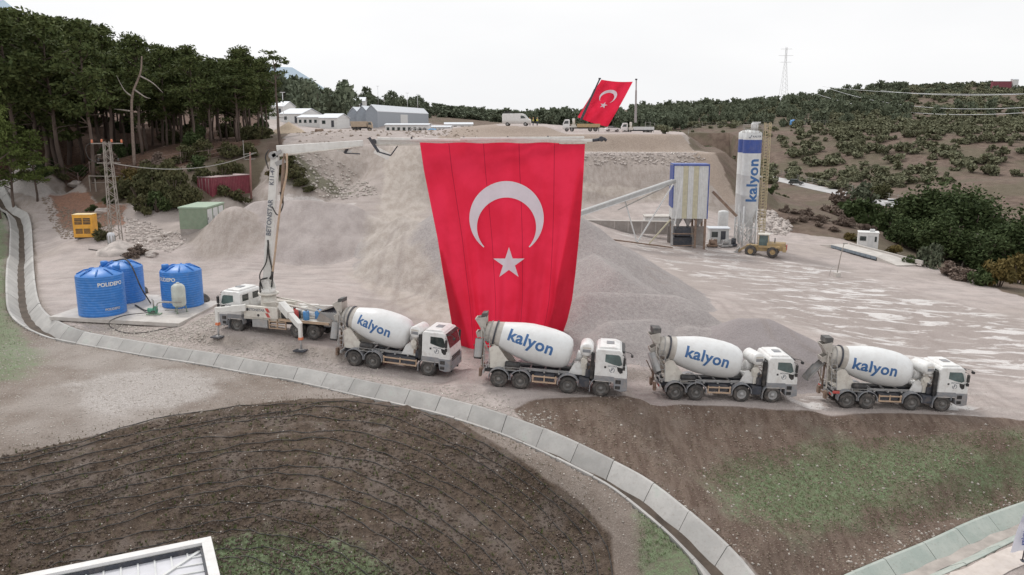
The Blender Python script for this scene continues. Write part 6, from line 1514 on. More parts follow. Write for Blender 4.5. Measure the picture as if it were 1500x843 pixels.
def crane_truck(label, px, py, Y, hd, deck, cabmt, mast_top, mast_base, mast_mt, sc_):
    c = dp(px, py, Y); t = thing('crane_truck', label, 'crane truck', c, (0,0,hd)); t.scale = (sc_,)*3; W_ = Matrix.Translation(c) @ Matrix.Rotation(hd, 4, 'Z') @ Matrix.Scale(sc_, 4); I_ = W_.inverted()
    m = MB(); m.prism([(3.0,.9),(3.0,2.8),(3.2,3.0),(4.2,2.95),(4.7,1.9),(4.75,.6),(3.0,.6)], -1.15, 1.15, 'xz'); cb_ = m.build('cab', cabmt, t, bev=.06)
    for s in (-1, 1): m = MB(); m.prism([(3.3,1.9),(3.3,2.6),(4.1,2.6),(4.5,1.9)], s*1.155, s*1.165, 'xz'); m.build('side_window', 'glass', cb_)
    m = MB(); m.prism([(4.25,2.8),(4.66,1.95),(4.68,1.95),(4.27,2.82)], -1.0, 1.0, 'xz'); m.build('windshield', 'glass', cb_)
    m = MB(); m.box(-4.4,4.2,-.5,.5,.7,1.05); m.build('chassis', 'dark', t); m = MB(); m.box(-4.5,1.2,-1.2,1.2,1.05,1.3); m.box(-4.5,1.2,-1.2,-1.15,1.3,1.9); m.box(-4.5,1.2,1.15,1.2,1.3,1.9); m.box(-4.5,-4.45,-1.15,1.15,1.3,1.9); m.build('deck', deck, t)
    for x in (-3.4, -2.1, 2.4, 3.9 if False else 3.7):
        for y in (-1, 1): m = MB(); m.cyl((x,y*.85,.52),(x,y*1.15,.52),.52,n=18); wo = m.build('wheel', 'tyre', t); m = MB(); m.cyl((x,y*.87,.52),(x,y*1.165,.52),.26,n=12); m.build('rim', 'rim', wo)
    m = MB(); m.box(1.4,2.6,-1.1,1.1,1.0,1.7,bev=.05); m.cyl((2.0,0,1.6),(2.0,0,3.2),.35,n=14); m.build('crane_base', 'cream', t)
    for x in (2.5, -4.2):
        for y in (-1, 1): m = MB(); m.box(x-.1,x+.1,min(y*1.1,y*2.2),max(y*1.1,y*2.2),.9,1.1); m.box(x-.08,x+.08,min(y*2.05,y*2.2),max(y*2.05,y*2.2),0,.95); m.build('stabiliser', 'orange' if deck == 'yellow' else 'steelgrey', t)
    a, b_ = I_ @ mast_base, I_ @ mast_top; m = MB(); m.bar(a, a.lerp(b_, .4), .55, .62, bev=.02); m.bar(a.lerp(b_, .38), a.lerp(b_, .75), .42, .48); m.bar(a.lerp(b_, .73), b_, .28, .34); m.build('mast', mast_mt, t)
    m = MB(); m.cyl(a.lerp(b_, .05)+V((.3,-.35,-.3)), a.lerp(b_, .33)+V((.1,-.35,-.1)), .12, n=8); m.build('ram', 'steel', t)
    m = MB(); m.box(b_.x-.3,b_.x+.3,b_.y-.2,b_.y+.2,b_.z-.1,b_.z+.25); m.build('mast_head', 'dark', t)
    return t
crane_truck('crane truck with tan yellow deck whose slanting dark boom holds the far flag', 852, 193, 208, R(176), 'loader_yellow', 'white', dp(878.5,116,208), dp(851,176,208), 'dark', 1.0)
crane_truck('white crane truck with its mast straight up, right of the far flag', 934, 196, 214, R(178), 'clad', 'white', dp(932,117,214), dp(931,180,214), 'steelgrey', .9)
tag(car('white car parked between the two crane trucks', 897, 193.5, R(10), 'car_white', .9), 'white car parked between the two crane trucks', 'car')
FQ = [V((881,117)), V((927,120)), V((890,186)), V((846,172))]
def f2(u, v, off=0):
    a = FQ[0].lerp(FQ[1], u); b_ = FQ[3].lerp(FQ[2], u); p = a.lerp(b_, v)
    return dp(p.x+1.2*math.sin(v*PI)*(u-.3), p.y+1.5*math.sin(u*PI)*(1-v)*1.0+1.5*math.sin(u*PI)*v, 209.5+.35*math.sin(u*13+v*3)+.25*math.sin(v*9)+1.5*max(0,.22-u)*4*v-off)
n = 40; vs = [f2(i/n, j/n) for j in range(n+1) for i in range(n+1)]; fs = [(j*(n+1)+i, j*(n+1)+i+1, (j+1)*(n+1)+i+1, (j+1)*(n+1)+i) for j in range(n) for i in range(n)]
fl2 = meshobj('flag', vs, fs, 'flag', smooth=True); at = fl2.data.color_attributes.new('cloth', 'FLOAT_COLOR', 'POINT'); at.data.foreach_set('color', np.array([[.05, 0, 0, 1]]*len(vs), np.float32).ravel())
tag(fl2, 'smaller red flag with crescent and star flying at a slant against the sky', 'flag')
for nm, (v2, f2_) in (('crescent', crescent2(742, 320, 54.5, 333, 43.3, 361.5, 32.5)), ('star', sliced(star(745.5, 388, 26), 6.0))):
    meshobj(nm, [f2((p.x-636)/215, (p.y-200)/330, .15) for p in v2], f2_, 'flag_white', fl2, smooth=True)
# ------------------------------------------------------------------ halls, prefabs, houses
def place_house(name, label, px, py, Y, wpx, hpx, d_, hd, wall='prefab', roof='hall_roof', pitch=.9, wins=3, cat='building', group=None, door=True):
    c = dp(px, py, Y); k = Y/F; w_, h_ = wpx*k/max(.5, math.cos(hd)), hpx*k
    c.z -= .0; t = thing(name, label, cat, c, (0,0,hd), group)
    m = MB(); m.box(-w_/2,w_/2,0,d_,-2.5,h_); m.build('wall', wall, t)
    o_ = .25; m = MB(); m.prism([(-o_,h_-.02),(d_/2,h_+pitch),(d_+o_,h_-.02),(d_+o_,h_+.12),(d_/2,h_+pitch+.16),(-o_,h_+.12)], -w_/2-o_, w_/2+o_, 'yz'); m.build('roof', roof, t)
    m = MB(); [m.prism([(0,h_-.05),(d_/2,h_+pitch-.05),(d_,h_-.05)], min(x,x+.1), max(x,x+.1), 'yz') for x in (-w_/2, w_/2-.1)]; m.build('gable', wall, t)
    for i in range(wins):
        x0_ = -w_/2+w_*(i+.5)/(wins+(.0)); ww = min(.5, w_/wins*.25); 
        if door and i == wins-1: opening(t, 'door', x0_-ww*.8, x0_+ww*.8, .1, h_*.75, mt='dark')
        else: opening(t, 'window', x0_-ww, x0_+ww, h_*.38, h_*.75)
    return t
# three-bay industrial hall
K_ = dp(553.7, 192, 250); E_ = dp(628, 187, 330); d = E_-K_; hd = math.atan2(d.y, d.x); Lh = math.hypot(d.x, d.y); he = 27*250/F
t = thing('industrial_hall', 'grey three-gabled industrial hall with a pale roof beyond the excavation', 'building', V((K_.x, K_.y, K_.z)), (0,0,hd))
bw = 3.65
for i in range(3):
    y0_ = i*bw; off = i*3.0; m = MB(); m.box(off,Lh,y0_+.01,y0_+bw-.01,-3,he-.3*i); m.prism([(y0_+.01,he-.3*i),(y0_+bw*.5,he+1.9-.3*i),(y0_+bw-.01,he-.3*i)], off, off+.15, 'yz'); m.build('bay', 'hall', t)
    m = MB(); m.prism([(y0_-.05,he-.3*i),(y0_+bw/2,he+1.95-.3*i),(y0_+bw+.05,he-.3*i),(y0_+bw/2,he+2.15-.3*i),(y0_-.05,he+.18-.3*i)][:5], off-.2, Lh+.2, 'yz'); m.build('roof', 'hall_roof', t)
m = MB(); m.box(Lh*.38,Lh*.52,-.06,-.01,.0,he*.9); m.build('sliding_door', 'clad', t)
M['blue_tarp'] = mat('blue_tarpaulin', (.12,.30,.50), .7)
place_house('prefab_barrack', 'long low prefab barrack with a flat pale roof in front of the grey hall', 596, 197, 205, 62, 13, 5, R(-3), pitch=.25, wins=8)
place_house('prefab_barrack', 'second low prefab barrack right of the blue tarpaulin', 644, 196, 212, 30, 9, 5, R(-4), pitch=.25, wins=5)
place_house('prefab_barrack', 'far low prefab row between the hall and the brown mound', 672, 191, 260, 40, 8, 6, R(4), pitch=.5, wins=4)
place_house('prefab_building', 'white gabled prefab with one dark window, left of the grey hall', 426, 181, 250, 32, 13, 14, R(-12), pitch=1.6, wins=2)
place_house('prefab_building', 'white prefab with a row of small windows facing the sand pile', 455, 185, 240, 38, 12, 8, R(-8), pitch=.7, wins=5)
place_house('prefab_building', 'white prefab end wall nearest the grey hall', 481, 187, 236, 26, 13, 12, R(-6), pitch=1.2, wins=2)
place_house('prefab_building', 'white building with a lean roof partly behind the lone tall pine', 405, 168, 270, 22, 11, 9, R(-10), pitch=1.6, wins=2)
for i, (px, py, Y, w_, h_, hd_) in enumerate(((439,153,380,15,7,5),(458,151,385,12,5,-5),(474,153,390,15,5,0),(519,158,350,30,9,4),(440,163,330,26,8,-4),(555,153,430,10,5,0),(427,152,400,10,5,0))):
    place_house('hillside_house', ['small cream house on the wooded hillside, leftmost of the upper row but one','tiny cream house in the middle of the upper hillside row','small cream house at the right end of the upper hillside row','large white hip-roofed house right above the grey hall','white house low on the hillside above the prefab','tiny house peeping out above the grey hall roof','tiny cream house at the far left of the upper hillside row'][i], px, py, Y, w_, h_, 8, R(hd_), wall='clad_beige' if i in (0,1,2,6) else 'prefab', pitch=1.6, wins=3, cat='house')
# tipper body, pipes, tarp, drum, sand pile
c = dp(530, 192, 215); t = thing('tipper_truck', 'tan tipper truck standing in front of the grey hall gables', 'truck', V((c.x, c.y, c.z)), (0,0,R(4)))
m = MB(); m.prism([(-2.6,1.1),(-2.8,2.4),(1.4,2.4),(1.4,1.0),(-2.4,1.0)], -1.2, 1.2, 'xz'); m.build('tipper_body', 'sand', t, bev=.04); m = MB(); m.prism([(1.6,.7),(1.6,2.3),(2.5,2.3),(2.8,1.5),(2.8,.7)], -1.1, 1.1, 'xz'); cb_ = m.build('cab', 'sand', t, bev=.06)
m = MB(); m.prism([(1.8,1.55),(1.8,2.15),(2.4,2.15),(2.65,1.55)], -1.12, -1.105, 'xz'); m.build('side_window', 'glass', cb_); m = MB(); m.box(-2.6,2.5,-.4,.4,.6,1.0); m.build('chassis', 'dark', t)
for x in (-1.8,-.7,2.0):
    for y in (-1,1): m = MB(); m.cyl((x,y*.85,.5),(x,y*1.1,.5),.5,n=16); m.build('wheel', 'tyre', t)
cp0 = None
for i in range(4):
    c = dp(604+i*6.2, 197.5, 196-i*.3); A = Matrix.Rotation(PI/2, 4, 'X'); m = MB(); m.lathe([(.34,-1.0),(.52,-1.0),(.52,1.0),(.34,1.0),(.34,-1.0)], 22, axis=A, sm=False)
    if cp0 is None: cp0 = m.build('concrete_pipe', 'pipe', None); o = cp0
    else: o = cp0.copy(); C.objects.link(o)
    o.location = V((c.x, c.y, gz_at(c.x, c.y)+.55)); tag(o, 'concrete pipe lying end-on in the row before the barrack', 'pipe', 'concrete pipes in a row')
c = dp(633, 197.5, 195); z_ = gz_at(c.x, c.y); m = MB(); nn = 12
vs = [(-1.2+2.4*i/nn, -1+2*j/nn, 1.0*(1-abs(2*j/nn-1)**2)*(.85+.15*math.sin(i*2))*(1-abs(2*i/nn-1)**6)) for j in range(nn+1) for i in range(nn+1)]; fs = [(j*(nn+1)+i, j*(nn+1)+i+1, (j+1)*(nn+1)+i+1, (j+1)*(nn+1)+i) for j in range(nn) for i in range(nn)]
o = meshobj('tarpaulin', vs, fs, 'blue_tarp', smooth=True); o.location = (c.x, c.y, z_); tag(o, 'heap under a blue tarpaulin at the right end of the concrete pipes', 'tarpaulin')
c = dp(468, 199, 190); m = MB(); m.cyl((-.9,0,.55),(.9,0,.55),.55,n=18); [m.cyl((x,0,.55),(x+.05,0,.55),.59,n=18) for x in (-.6,0,.55)]; o = m.build('steel_drum', 'rusty', None); o.location = (c.x, c.y, gz_at(c.x, c.y)); tag(o, 'rusty steel drum lying on the rubble ground below the prefabs', 'drum')
def heap_obj(name, label, px, py, Y, r_, h_, mt, seed=0, sq=1.0):
    c = dp(px, py, Y) if Y else on(px, py); c.z = gz_at(c.x, c.y); n = 40; vs = [(0,0,h_)]; fs = []
    for j in range(1, 14):
        for i in range(n):
            a = 2*PI*i/n; q = j/13; rr_ = r_*q*(1+.18*(vnoise(np.array([a*2+seed]), np.array([q*2]), seed)[0]-.5)); zz_ = h_*(1-q)**1.0+.12*h_*(vnoise(np.array([math.cos(a)*3*q+seed]), np.array([math.sin(a)*3*q]), 5)[0]-.5)-.5*(q > .99)
            vs.append((rr_*math.cos(a), rr_*math.sin(a)*sq, zz_))
    for i in range(n): fs.append((0, 1+i, 1+(i+1) % n))
    for j in range(12):
        for i in range(n): fs.append((1+j*n+i, 1+(j+1)*n+i, 1+(j+1)*n+(i+1) % n, 1+j*n+(i+1) % n))
    o = meshobj(name, vs, fs, mt, smooth=True); o.location = c; return tag(o, label, 'heap')
heap_obj('sand_heap', 'tan sand heap between the lone pine and the white prefabs', 424, 198, 178, 4.0, 2.6, 'sand', 3)
heap_obj('soil_heap', 'low brown soil heap left of the barrack below the tipper', 500, 199, 185, 3.4, 1.2, 'sand', 8)
heap_obj('rubble_heap', 'pale rubble heap under the lattice pole, right of its transformer', 176, 368, None, 2.6, 1.3, 'rock', 12)
# hill top things
c = dp(1162, 178, 400); c.z = gz_at(c.x, c.y); m = MB(); m.lathe([(0,-1),(1.4,-1),(1.5,.2),(1.5,2.6),(1.2,3.1),(0,3.4)], 24); o = m.build('water_tank', 'blue', None); o.location = c; o.scale = (1,1,1); tag(o, 'small blue tank on the far hillside above the silo ladder', 'tank')
c = dp(1468, 126.5, 540); t = thing('shipping_container', 'dark red container on the crest of the far right hill', 'container', c); m = MB(); m.box(-6,6,0,2.5,-1.5,2.9); m.build('wall', 'red_container', t); m = MB(); m.box(-6.1,6.1,-.1,2.6,2.9,3.05); m.build('roof', 'red_container', t)
c = dp(1487.5, 126, 540); t = thing('hut', 'small white hut right of the dark red container on the crest', 'hut', c); m = MB(); m.box(-1.7,1.7,0,3,-1.5,3.9); m.build('wall', 'prefab', t); m = MB(); m.prism([(-.2,3.9),(1.5,4.5),(3.2,3.9)], -1.9, 1.9, 'yz'); m.build('roof', 'hall_roof', t)
# high voltage pylon and lines
cp = dp(1147, 150, 760); Hp = 82*760/F; t = thing('power_pylon', 'tall lattice power pylon faint against the sky above the hill', 'pylon', V((cp.x, cp.y, cp.z-4)))
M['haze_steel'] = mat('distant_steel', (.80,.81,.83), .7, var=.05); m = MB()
def pw(z): return max(.6, 3.8*(1-z/Hp)**1.1)
n = 14
for sx in (-1,1):
    for sy in (-1,1):
        for i in range(n): z0_, z2_ = Hp*i/n, Hp*(i+1)/n; m.bar((sx*pw(z0_),sy*pw(z0_),z0_),(sx*pw(z2_),sy*pw(z2_),z2_),.22)
for i in range(n): z0_, z2_ = Hp*i/n, Hp*(i+1)/n; a, b_ = pw(z0_), pw(z2_); m.bar((-a,-a,z0_),(b_,-b_,z2_),.14); m.bar((a,-a,z0_),(-b_,-b_,z2_),.14)
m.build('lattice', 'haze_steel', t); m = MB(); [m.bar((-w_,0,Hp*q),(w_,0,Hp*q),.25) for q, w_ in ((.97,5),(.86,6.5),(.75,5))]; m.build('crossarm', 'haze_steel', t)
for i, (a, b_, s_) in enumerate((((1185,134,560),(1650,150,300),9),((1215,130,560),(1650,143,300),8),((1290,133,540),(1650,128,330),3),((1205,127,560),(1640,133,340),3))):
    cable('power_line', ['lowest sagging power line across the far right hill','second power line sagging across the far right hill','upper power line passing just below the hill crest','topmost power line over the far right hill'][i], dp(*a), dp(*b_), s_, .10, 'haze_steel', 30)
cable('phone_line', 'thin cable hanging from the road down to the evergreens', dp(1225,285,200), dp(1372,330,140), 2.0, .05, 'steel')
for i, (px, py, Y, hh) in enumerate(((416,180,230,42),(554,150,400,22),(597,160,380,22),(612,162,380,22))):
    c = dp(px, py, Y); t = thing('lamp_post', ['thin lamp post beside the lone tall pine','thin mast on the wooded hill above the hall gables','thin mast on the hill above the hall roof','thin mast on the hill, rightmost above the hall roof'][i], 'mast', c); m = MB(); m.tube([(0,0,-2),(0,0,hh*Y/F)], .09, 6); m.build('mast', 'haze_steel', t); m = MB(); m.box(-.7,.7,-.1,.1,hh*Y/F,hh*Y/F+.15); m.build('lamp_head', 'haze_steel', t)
# distant mountains
def mountain(name, pts, Y, mt):
    vs = []; fs = []; n = len(pts)
    for j, (px, py) in enumerate(pts):
        a = dp(px, py, Y); vs += [(a.x, a.y, a.z), (a.x*1.0, Y-Y*.22, -20), (a.x, Y+Y*.3, -20)]
    for j in range(n-1): fs += [(3*j, 3*j+1, 3*j+4, 3*j+3), (3*j, 3*j+3, 3*j+5, 3*j+2)]
    return struct(meshobj(name, vs, fs, mt, smooth=True))
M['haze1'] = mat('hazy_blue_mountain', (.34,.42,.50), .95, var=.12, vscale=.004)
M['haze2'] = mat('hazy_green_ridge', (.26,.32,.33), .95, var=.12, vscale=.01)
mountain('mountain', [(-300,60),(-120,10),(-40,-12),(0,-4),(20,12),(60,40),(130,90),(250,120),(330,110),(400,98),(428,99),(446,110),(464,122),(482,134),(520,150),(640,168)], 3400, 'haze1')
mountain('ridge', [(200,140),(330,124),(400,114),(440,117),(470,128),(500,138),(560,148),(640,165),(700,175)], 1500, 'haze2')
# ------------------------------------------------------------------ vegetation
def npmesh(name, V_, F_, mt, k=4):
    me = bpy.data.meshes.new(name); V_ = np.asarray(V_, np.float32); F_ = np.asarray(F_, np.int32)
    me.vertices.add(len(V_)); me.vertices.foreach_set('co', V_.ravel()); me.loops.add(F_.size); me.polygons.add(len(F_)); me.loops.foreach_set('vertex_index', F_.ravel())
    me.polygons.foreach_set('loop_start', (np.arange(len(F_))*k).astype(np.int32)); me.polygons.foreach_set('loop_total', np.full(len(F_), k, np.int32)); me.update(calc_edges=True)
    me.materials.append(M[mt] if isinstance(mt, str) else mt); return me
RS = np.random.RandomState(4)
def leaves(centres, size, flat=0.0, asp=.55):
    """a small curved leaf clump (quad) at each centre with random orientation"""
    n = len(centres); a = RS.normal(size=(n, 3)); a[:, 2] *= (1-flat); a /= np.linalg.norm(a, axis=1)[:, None]
    b = RS.normal(size=(n, 3)); b -= (a*b).sum(1)[:, None]*a; b /= np.linalg.norm(b, axis=1)[:, None]
    s = size*(.6+.8*RS.rand(n))[:, None]; c = np.asarray(centres)
    V_ = np.stack([c-a*s, c-b*s*asp, c+a*s, c+b*s*asp], 1).reshape(-1, 3)
    F_ = np.arange(4*n).reshape(-1, 4); return V_, F_
def lobe_pts(c, r, n, shell=.55):
    d = RS.normal(size=(n, 3)); d /= np.linalg.norm(d, axis=1)[:, None]; q = (shell+(1-shell)*RS.rand(n))[:, None]
    return np.array(c)+d*np.array(r)*q
def cat(parts):
    V_ = []; F_ = []; o = 0
    for v, f in parts: V_.append(v); F_.append(f+o); o += len(v)
    return np.concatenate(V_), np.concatenate(F_)
def pine_mesh(seed, style='umbrella', mt='pine'):
    """unit height tree: crown mesh and trunk mesh"""
    rng = random.Random(seed); P_ = []; limbs = []
    lean = (rng.uniform(-.03,.03), rng.uniform(-.03,.03))
    base = {'umbrella': .42, 'full': .30, 'lone': .74}[style]; n = {'umbrella': 34, 'full': 36, 'lone': 9}[style]
    for i in range(n):
        h = base+(1-base)*(i+rng.random())/n*.97; t_ = (h-base)/(1-base)
        w = {'umbrella': .19*(1-t_**3)*(.45+.75*min(1, t_*2.2)), 'full': .17*(1-t_**1.4)+.03, 'lone': .10*(1-t_**3)+.02}[style]
        a = rng.uniform(0, 2*PI); rr = w*rng.uniform(.25, 1.0); c = (math.cos(a)*rr+lean[0]*h, math.sin(a)*rr+lean[1]*h, h)
        r_ = rng.uniform(.045, .085)*(1 if style != 'lone' else .75); P_.append(lobe_pts(c, (r_*1.35, r_*1.35, r_*.55), 95 if style != 'lone' else 80, .3)); limbs.append(c)
    Vc, Fc = leaves(np.concatenate(P_), .0155, .25, .42)
    me_c = npmesh('crown', Vc, Fc, mt)
    m = MB(); k = 8; pts = [(lean[0]*i/k+.008*math.sin(i*1.7+seed), lean[1]*i/k+.008*math.cos(i*1.3+seed), .97*i/k-.02) for i in range(k+1)]
    m.tube(pts, [.0135*(1-.75*i/k) for i in range(k+1)], 7)
    for c in limbs[::2]:
        z0_ = max(.2, c[2]-.07); m.tube([(lean[0]*z0_, lean[1]*z0_, z0_), (c[0]*.6, c[1]*.6, c[2]-.03), c], [.005,.004,.002], 4)
    for i in range(7 if style == 'umbrella' else 4):                        # dead stubs below the crown
        z0_ = rng.uniform(.28, base+.05); a = rng.uniform(0, 2*PI); L_ = rng.uniform(.03, .12); m.tube([(lean[0]*z0_, lean[1]*z0_, z0_), (math.cos(a)*L_, math.sin(a)*L_, z0_+rng.uniform(-.01,.05))], [.0035,.001], 4)
    o = m.build('trunk_src', 'bark', None); me_t = o.data; bpy.data.objects.remove(o); return me_c, me_t
def shrub_mesh(seed, mt, n=9, ln=80, size=.115, tall=1.0, stems=True):
    rng = random.Random(seed); P_ = []
    for i in range(n):
        a = rng.uniform(0, 2*PI); rr = rng.uniform(0, .62); z_ = rng.uniform(.25, .95)*tall*(1-rr*.5); r_ = rng.uniform(.25, .42)
        P_.append(lobe_pts((math.cos(a)*rr, math.sin(a)*rr, z_), (r_, r_, r_*.85*min(tall, 1.3)), ln, .45))
    c = np.concatenate(P_); c[:, 2] = np.abs(c[:, 2])
    V_, F_ = leaves(c, size, .0, .55); me_c = npmesh('crown', V_, F_, mt)
    m = MB()
    for i in range(7): a = rng.uniform(0, 2*PI); r_ = rng.uniform(.15, .5); m.tube([(.05*math.cos(a), .05*math.sin(a), -.15), (r_*.5*math.cos(a), r_*.5*math.sin(a), .3*tall), (r_*math.cos(a), r_*math.sin(a), .7*tall)], [.035,.022,.01], 5)
    o = m.build('stems_src', 'bark', None); me_t = o.data; bpy.data.objects.remove(o); return me_c, me_t
def plant(name, label, cat_, pair, p, h, w=None, rz=None, group=None, part='trunk'):
    w = w or h; t = bpy.data.objects.new(name, None); C.objects.link(t); t.location = p; t.scale = (w, w, h); t.rotation_euler = (0, 0, random.uniform(0, 6.28) if rz is None else rz); tag(t, label, cat_, group)
    for nm, me_ in (('crown', pair[0]), (part, pair[1])): o = bpy.data.objects.new(nm, me_); C.objects.link(o); o.parent = t
    return t
UMB = [pine_mesh(i, 'umbrella') for i in range(6)]; FULL = [pine_mesh(20+i, 'full', 'cypress') for i in range(4)]; LONE = pine_mesh(40, 'lone'); LIGHT = [pine_mesh(50+i, 'full', 'pine_light') for i in range(2)]
FULL_P = [pine_mesh(30+i, 'full', 'pine') for i in range(3)]; EV = [shrub_mesh(200+i, 'cypress', 24, 210, .048, 1.9) for i in range(4)]
SH = {k: [shrub_mesh(60+i*7+hash_, k, 10, 130, .085) for i in range(3)] for hash_, k in enumerate(('scrub', 'grey_green', 'brush', 'autumn', 'cypress'))}
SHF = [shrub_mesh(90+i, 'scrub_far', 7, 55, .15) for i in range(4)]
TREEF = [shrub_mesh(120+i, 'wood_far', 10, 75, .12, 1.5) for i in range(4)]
sky_px = [(-80,-30),(0,8),(60,2),(100,14),(150,24),(170,40),(190,52),(215,44),(240,62),(275,58),(300,80),(340,66),(380,70),(400,84),(425,92)]
def skyy(x): return float(np.interp(x, [a for a, b in sky_px], [b for a, b in sky_px]))
rng = random.Random(21)
def tree_at(pair, px, Y, topy, label, group, wf=1.0, name='pine_tree', cat_='pine', dz=0):
    X = (dp(px, 200, Y)).x; z_ = gz_at(X, Y)-.1+dz; top = dp(px, topy, Y).z; h = max(4, top-z_); h = h/2.1 if pair in EV else h; return plant(name, label, cat_, pair, V((X, Y, z_)), h, h*wf*(2.1 if pair in EV else 1), group=group)
# front row, read from the photograph
front = [(133,118,26,'tall pine with a straight bare pinkish trunk standing forward of the wood'),(85,124,20,'pine behind the straight forward trunk, left side'),(22,120,14,'tall pine near the left edge of the photo'),
 (52,128,12,'pine with dark crown second from the left edge'),(205,124,48,'pine whose crown spreads right of the pale crooked trunk'),(165,130,38,'pine between the straight trunk and the crooked trunk'),
 (308,132,88,'pine in the middle of the thinner right half of the wood'),(283,128,66,'slim pine left of the thinner right half of the wood'),(350,135,70,'pine with clustered trunks at the right end of the wood'),(362,138,68,'pine directly beside the clustered trunks at the right end'),(245,134,72,'pine in the gap right of the crooked trunk'),(385,140,84,'rightmost pine of the dense wood, next to the lone tall pine')]
for i, (px, Y, ty, lab) in enumerate(front): tree_at(UMB[i % 6], px, Y, ty, lab, None, rng.uniform(.95, 1.2))
for row, (Y0, st) in enumerate(((138, 19), (152, 17), (170, 15), (192, 14))):
    px = -70+row*7
    while px < 395-row*4:
        tree_at((FULL_P if rng.random() < (.2+.2*row) else UMB)[rng.randrange(3)], px+rng.uniform(-5, 5), Y0+rng.uniform(-5, 7), skyy(px)+rng.uniform(2, 26)+row*3, 'dark umbrella pine standing within the dense wood on the left', 'dark pines of the wood behind the front row', rng.uniform(.95, 1.35)); px += st*rng.uniform(.75, 1.25)
for px, Y, ty in ((-45,112,-20),(-75,125,-25)): tree_at(UMB[2], px, Y, ty, 'dark umbrella pine standing within the dense wood on the left', 'dark pines of the wood behind the front row', 1.1)
lp = tree_at(LONE, 410, 128, 76, 'lone tall pine with thin bare trunk and small crown, rightmost', None, 1.35); lp.rotation_euler[2] = 1.0
for i in range(46):
    px = rng.uniform(-30, 395); Y = rng.uniform(124, 190); X = dp(px, 200, Y).x; z_ = gz_at(X, Y)-.2; plant('bush', 'dark undergrowth bush between the pine trunks', 'bush', SH['cypress' if i % 3 else 'scrub'][i % 3], V((X, Y, z_)), rng.uniform(1.4, 3.2), rng.uniform(1.4, 3.0), group='undergrowth between the pine trunks', part='stem')
# pale crooked dead-topped trunk
b0 = on(197, 243); k = mpp(b0); t = thing('dead_pine', 'crooked pale pine trunk with dead forked limbs in front of the wood', 'pine', b0)
m = MB(); m.tube(cr([(0,0,-.3),(.2,0,60*k),(.6,0,100*k),(1.9,.3,132*k),(2.3,.3,155*k)], 6), [.25*(1-.026*i) for i in range(25)], 8); m.build('trunk', 'bark_pale', t)
for pts in ([(1.7,.3,128*k),(3.6,0,118*k),(5.0,0,104*k)], [(.6,0,98*k),(-.5,0,108*k),(-1.4,0,128*k)], [(1.0,0,108*k),(2.4,0,98*k),(3.2,0,96*k)], [(.3,0,78*k),(-1.2,0,80*k),(-2.2,0,81*k)]):
    m = MB(); m.tube(cr(pts, 4), [.13*(1-.1*i) for i in range(9)], 6); m.build('dead_limb', 'deadwood', t)
# light green pines at the left edge
for px, Y, ty, lab in ((8,112,176,'light green young pine at the left edge beside the leaning post'),(44,114,190,'small light green pine right of the leaning post'),(-14,108,58,'light green pine whose crown just enters at the upper left edge')): tree_at(LIGHT[0 if px < 0 else 1], px, Y, ty, lab, None, .55 if px < 0 else 1.25)
def bush(kind, px, py, r_, h_, label, group=None, name='bush', i=0): p = on(px, py); return plant(name, label, 'bush', SH[kind][i % 3], p-V((0,0,.1)), h_, r_, group=group, part='stem')
und = [(185,290,2.6,2.6,'scrub'),(205,296,2.4,3.0,'scrub'),(222,285,2.8,3.4,'scrub'),(240,300,2.6,3.2,'scrub'),(255,290,2.8,3.4,'scrub'),(262,306,2.2,2.6,'scrub'),(230,310,2.4,2.6,'cypress'),(212,312,2.0,2.0,'scrub'),(278,300,2.0,2.4,'scrub'),(190,270,2.4,2.2,'autumn'),(215,268,2.4,2.6,'scrub'),(250,268,2.6,2.8,'scrub'),
 (300,268,2.2,2.2,'scrub'),(325,262,2.2,2.2,'scrub'),(345,258,2.0,2.0,'scrub'),(330,288,1.8,1.6,'scrub'),(352,296,1.8,1.5,'scrub'),(290,250,2.0,2.0,'cypress'),(60,258,2.2,1.8,'cypress'),(90,262,2.2,1.8,'scrub'),(118,258,2.0,1.6,'cypress'),(35,262,1.8,1.4,'scrub'),(150,262,2.0,1.6,'scrub'),
 (138,340,1.3,1.2,'scrub'),(146,352,1.4,1.3,'scrub'),(135,310,1.0,1.0,'cypress'),(160,300,1.2,1.2,'cypress'),(205,372,1.5,1.0,'brush'),(195,377,1.2,.7,'brush'),(430,262,2.4,1.8,'scrub'),(445,272,1.8,1.2,'scrub'),(420,245,2.6,2.0,'scrub'),(405,258,2.0,1.6,'autumn'),(455,280,1.4,.8,'scrub'),(300,232,2.6,2.4,'scrub'),(335,232,2.2,2.2,'scrub'),(362,228,2.2,2.0,'scrub'),(270,238,2.4,2.2,'scrub'),(160,240,2.4,1.8,'brush'),(230,245,2.4,2.0,'brush')]
for i, (px, py, r_, h_, kd) in enumerate(und): bush(kd, px, py, r_, h_, {'scrub': 'olive scrub bush on the slope below the pine wood', 'cypress': 'dark green bush at the foot of the pine wood', 'autumn': 'yellowing bush on the slope below the pines', 'brush': 'dry leafless brush on the slope below the pines'}[kd], {'scrub': 'olive scrub below the pine wood', 'cypress': 'dark bushes below the pine wood', 'autumn': 'yellowing bushes below the pine wood', 'brush': 'dry brush below the pine wood'}[kd], i=i)
